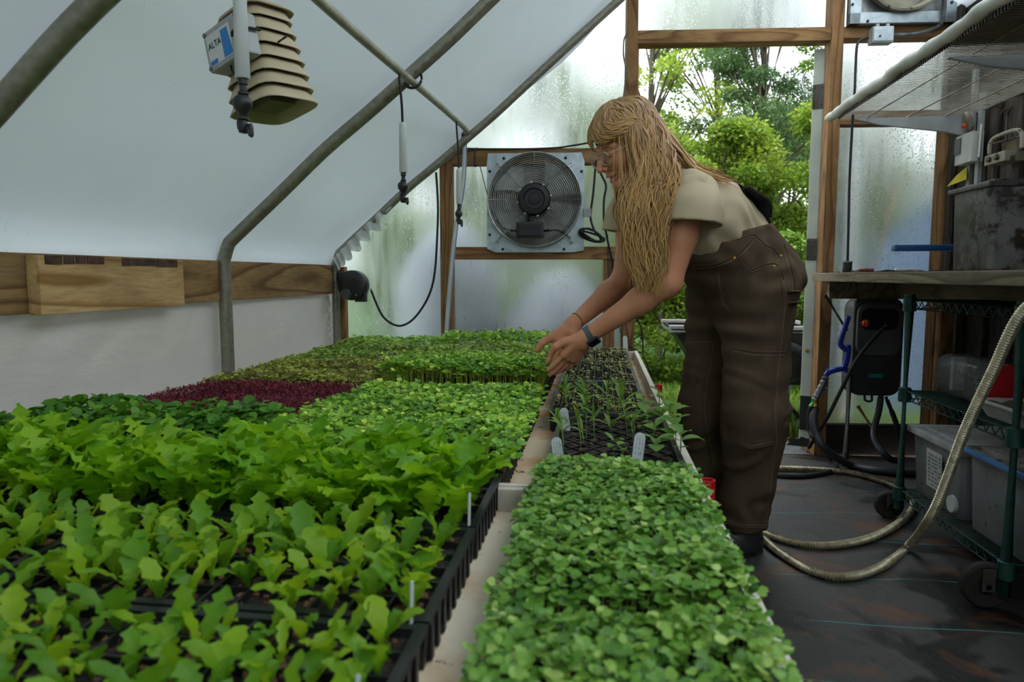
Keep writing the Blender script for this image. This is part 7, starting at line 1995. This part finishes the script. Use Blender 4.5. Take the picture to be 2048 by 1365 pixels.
# ---- hair
def hair_mat():
    m, nt, out = nmat('strawberry_blonde_hair')
    a = nt.nodes.new('ShaderNodeAttribute'); a.attribute_name = 'rnd'
    c = ramp(nt, a.outputs['Fac'], [(0.0, S(112, 80, 50)), (.3, S(158, 120, 78)), (.6, S(198, 152, 92)), (.85, S(224, 178, 106)), (1.0, S(240, 204, 140))])
    p = nt.nodes.new('ShaderNodeBsdfPrincipled'); p.inputs['Roughness'].default_value = .42; p.inputs['Specular IOR Level'].default_value = .5
    p.inputs['Anisotropic'].default_value = .5
    nt.links.new(c, p.inputs['Base Color']); nt.links.new(p.outputs[0], out.inputs['Surface']); return m
M['hair'] = hair_mat()
hr = np.random.default_rng(11)
class Strands:
    def __init__(s): s.V = []; s.F = []; s.R = []; s.n = 0
    def lock(s, pts, r, tone, wave=.004, freq=2.0, ph=None, seg=4, k=4, flat=.6, tone_end=None):
        P = smooth_path([Vector(p) for p in pts], k); m = len(P)
        ph = hr.uniform(0, 6.28) if ph is None else ph; L = 0.0; V = []; up = None
        for i, p in enumerate(P):
            d = (P[min(i+1, m-1)] - P[max(i-1, 0)]).normalized()
            if i: L += (P[i] - P[i-1]).length
            a = Vector((0, -1, 0)); a = (a - d*a.dot(d)); a = a.normalized() if a.length > .05 else frame_along(d)[0]
            if up is not None and a.dot(up) < 0: a = -a
            up = a; b = d.cross(a)
            t = i/(m - 1); env = min(1, t*3)
            p = p + (b*math.sin(L*2*PI/.085*freq*.5 + ph) + a*.6*math.cos(L*2*PI/.1*freq*.5 + ph*1.7))*wave*env
            q = r*min(1, .35 + t*4)*(1 - .80*max(0, (t - .55)/.45)**1.3)
            for j in range(seg):
                th = 2*PI*j/seg; V.append(p + b*math.cos(th)*q + a*math.sin(th)*q*flat)
            te = tone if tone_end is None else tone*(1 - t) + tone_end*t
            s.R += [te]*seg
        s.V += [tuple(v) for v in V]
        s.F += [(s.n + i*seg + j, s.n + i*seg + (j+1) % seg, s.n + (i+1)*seg + (j+1) % seg, s.n + (i+1)*seg + j) for i in range(m-1) for j in range(seg)]
        s.n += len(V)
    def build(s, name, parent):
        return offset(link(name, np_mesh(name, np.array(s.V), np.array(s.F), M['hair'], attr=np.clip(s.R, 0, 1)), parent, kind='stuff'))
# scalp shell under the locks
cap = Sdf()
cap.ell(hd(0, -.014, .040), HB_, (.082, .102, .094), .02)
cap.chain([hd(.066, -.02, .0), hd(.066, -.025, -.07), A(1300, 390, 2.125)], [.026, .028, .028], .03)
cap.chain([hd(-.070, -.02, .0), hd(-.072, -.015, -.06), hd(-.060, -.01, -.12)], [.028, .026, .02], .03)
cap.chain([hd(0, -.085, .01), hd(.02, -.105, -.05), A(1375, 340, 2.26)], [.045, .045, .028], .04)
cap.chain([A(1300, 380, 2.125), A(1298, 450, 2.115), A(1302, 520, 2.112)], [.032, .028, .016], .03)
cap.ell(hd(0, .088, -.045), HB_, (.058, .058, .088), .01, True)
cap.ell(hd(-.01, .120, -.005), HB_, (.062, .062, .034), .01, True)
V, Q = cap.mesh(.005, lo_ + [.15, 0, .8], hi_)
def cap_fn(me_): return me_
HR = offset(link('hair', np_mesh('hair', V, Q, M['hair'], attr=.26 + .12*np.sin(V[:, 0]*260 + V[:, 1]*190)), PR))
st = Strands()
def onhead(az, el, r=1.0):
    """point over the scalp: az from the front (0) to her left (90 deg) to the back (180), el up"""
    x = math.sin(az)*math.cos(el); y = math.cos(az)*math.cos(el); z = math.sin(el)
    return hd(x*.084*r, -.014 + y*.104*r, .040 + z*.096*r)
D2 = math.radians
J = lambda s: hr.normal(0, s)
# near-side curtain of hair, hanging straight down in front of the shoulder
for i in range(640):
    s = hr.uniform(0, 1); dep = hr.uniform(-1, 1)
    az = D2(78 + 84*s + J(4)); 
    part = onhead(D2(60 + 60*s), D2(84 + J(3)), 1.02)
    p1 = onhead(az, D2(52 + J(4)), 1.05); p2 = onhead(az, D2(18 + J(4)), 1.06)
    xs = lambda a, b: a + (b - a)*s
    Yd = .030*dep
    pts = [part, p1, p2, A(xs(1272, 1352) + J(4), 335 + J(4), 2.125 + Yd*.5), A(xs(1252, 1343) + J(5), 392 + J(5), 2.10 + Yd*.8), A(xs(1250, 1334) + J(5), 450 + J(6), 2.095 + Yd),
           A(xs(1260, 1328) + J(5), 515 + J(8), 2.095 + Yd), A(xs(1276, 1323) + J(6), 560 + hr.uniform(-30, 28) + 10*s, 2.10 + Yd)]
    st.lock(pts, hr.uniform(.0013, .0036), np.clip(.20 + J(.15), 0, 1), hr.uniform(.005, .013), hr.uniform(.75, 1.25), tone_end=np.clip(.74 + J(.13), 0, 1))
# bangs swept across the forehead, then back over the temple
for i in range(190):
    s = hr.uniform(0, 1)
    pts = [onhead(D2(20 + 60*s), D2(82 + J(3)), 1.03), onhead(D2(12 + 36*s + J(5)), D2(54 + J(4)), 1.09), onhead(D2(6 + 34*s + J(4)), D2(20 + 12*s + J(3)), 1.15),
           onhead(D2(30 + 22*s + J(4)), D2(3 + 14*s + J(3)), 1.15), onhead(D2(70 + 8*s + J(4)), D2(2 + 12*s + J(3)), 1.13), onhead(D2(96 + J(5)), D2(-14 + 8*s + J(4)), 1.10),
           A(1276 + 30*s + J(4), 352 + J(5), 2.105 + J(.008)), A(1258 + 34*s + J(6), 410 + J(6), 2.085 + J(.01)), A(1268 + 30*s + J(7), 470 + hr.uniform(-20, 40), 2.08)]
    st.lock(pts, hr.uniform(.0018, .0040), np.clip(.34 + J(.16), 0, 1), hr.uniform(.002, .007), 1.0, tone_end=np.clip(.78 + J(.12), 0, 1))
for i in range(110):                                          # crown hair combed forwards over the parting
    s = hr.uniform(0, 1)
    pts = [onhead(D2(170 - 60*s), D2(80 + J(4)), 1.03), onhead(D2(20 + 30*s + J(8)), D2(82 + J(4)), 1.06), onhead(D2(2 + 44*s + J(5)), D2(58 + J(5)), 1.09), onhead(D2(0 + 40*s + J(5)), D2(34 + J(4)), 1.13), onhead(D2(2 + 40*s + J(5)), D2(14 + J(5)), 1.14)]
    st.lock(pts, hr.uniform(.0018, .0040), np.clip(.34 + J(.14), 0, 1), .003, 1.0)
for i in range(120):                                          # temple hair between the parting and the side curtain
    s = hr.uniform(0, 1)
    pts = [onhead(D2(60 + 40*s), D2(84 + J(3)), 1.03), onhead(D2(44 + 40*s + J(4)), D2(62 + J(4)), 1.07), onhead(D2(44 + 40*s + J(4)), D2(42 + J(4)), 1.10), onhead(D2(52 + 36*s + J(4)), D2(24 + J(4)), 1.12),
           onhead(D2(72 + 22*s + J(4)), D2(8 + J(4)), 1.12), onhead(D2(96 + 6*s + J(4)), D2(-10 + J(4)), 1.10), A(1282 + 30*s + J(4), 352 + J(5), 2.105 + J(.008)), A(1276 + 34*s + J(6), 420 + J(6), 2.088 + J(.01))]
    st.lock(pts, hr.uniform(.0016, .0040), np.clip(.28 + J(.15), 0, 1), hr.uniform(.002, .006), 1.0, tone_end=np.clip(.62 + J(.13), 0, 1))
# short fringe on the far side of the forehead and far-side locks under the chin
for i in range(80):
    s = hr.uniform(0, 1)
    pts = [onhead(D2(10 - 40*s), D2(78 + J(3)), 1.03), onhead(D2(-6 - 30*s + J(4)), D2(45 + J(4)), 1.06), onhead(D2(-2 - 34*s + J(4)), D2(18 + J(3)), 1.14), onhead(D2(-2 - 40*s), D2(0 + J(4)), 1.14)]
    st.lock(pts, hr.uniform(.002, .004), np.clip(.46 + J(.12), 0, 1), .002, 2.0)
for i in range(70):
    s = hr.uniform(0, 1)
    pts = [onhead(D2(-70 - 40*s), D2(70 + J(4)), 1.03), onhead(D2(-80 - 40*s), D2(25 + J(5)), 1.05), hd(-.078 + J(.004), -.01 - .05*s, -.055), A(1232 + 40*s + J(5), 388 + J(5), 2.32 + J(.012)), A(1240 + 42*s + J(6), 440 + J(6), 2.30 + J(.012)), A(1250 + 40*s + J(7), 500 + hr.uniform(-30, 30), 2.27)]
    st.lock(pts, hr.uniform(.0024, .0044), np.clip(.40 + J(.12), 0, 1), hr.uniform(.003, .008), 1.0, tone_end=np.clip(.72 + J(.12), 0, 1))
# hair falling back over nape and shoulder blades
for i in range(300):
    s = hr.uniform(0, 1)
    az = D2(128 + 90*s + J(5)); e = hr.uniform(0, 1)
    pts = [onhead(D2(60 + 120*s), D2(84 + J(3)), 1.03), onhead(az, D2(58 + J(6)), 1.06), onhead(az, D2(36 + J(6)), 1.10), onhead(az, D2(8 + J(4)), 1.11), A(1352 + 22*e + J(4), 312 + 10*e + J(4), 2.17 + .14*s),
           A(1376 + 30*e + J(5), 334 + 8*e + J(3), 2.18 + .14*s), A(1396 + 66*e**1.4 + J(6), 341 + 24*e**1.4 + J(3), 2.20 + .12*s)]
    st.lock(pts, hr.uniform(.0022, .0046), np.clip(.22 + J(.13), 0, 1), hr.uniform(.002, .007), 1.0, tone_end=np.clip(.60 + J(.14), 0, 1))
st.build('hair_locks', HR)
fl = Strands()
for i in range(120):                                          # loose single hairs
    s = hr.uniform(0, 1)
    if i % 2: pts = [onhead(D2(70 + 60*s), D2(60), 1.08), A(1240 + 105*s + J(7), 380 + J(12), 2.08 + J(.012)), A(1248 + 90*s + J(10), 470 + J(14), 2.07), A(1262 + 74*s + J(12), 560 + J(24), 2.08)]
    else: pts = [onhead(D2(150 + 50*s), D2(50), 1.08), A(1360 + J(8), 318 + J(6), 2.2), A(1400 + 40*s + J(8), 338 + 14*s + J(7), 2.2), A(1425 + 60*s + J(10), 350 + 26*s + J(9), 2.22)]
    fl.lock(pts, .0007, .8, .006, 2.0, seg=3)
fl.build('loose_hairs', HR)
HR.location = (-.49, -2.46, 0)
for ch in HR.children: ch.location = (0, 0, 0)
for o in list(bpy.data.objects):
    if o.parent and o.parent.parent is PR and o.parent.name.split('.')[0] == 'glasses': o.location = (0, 0, 0)
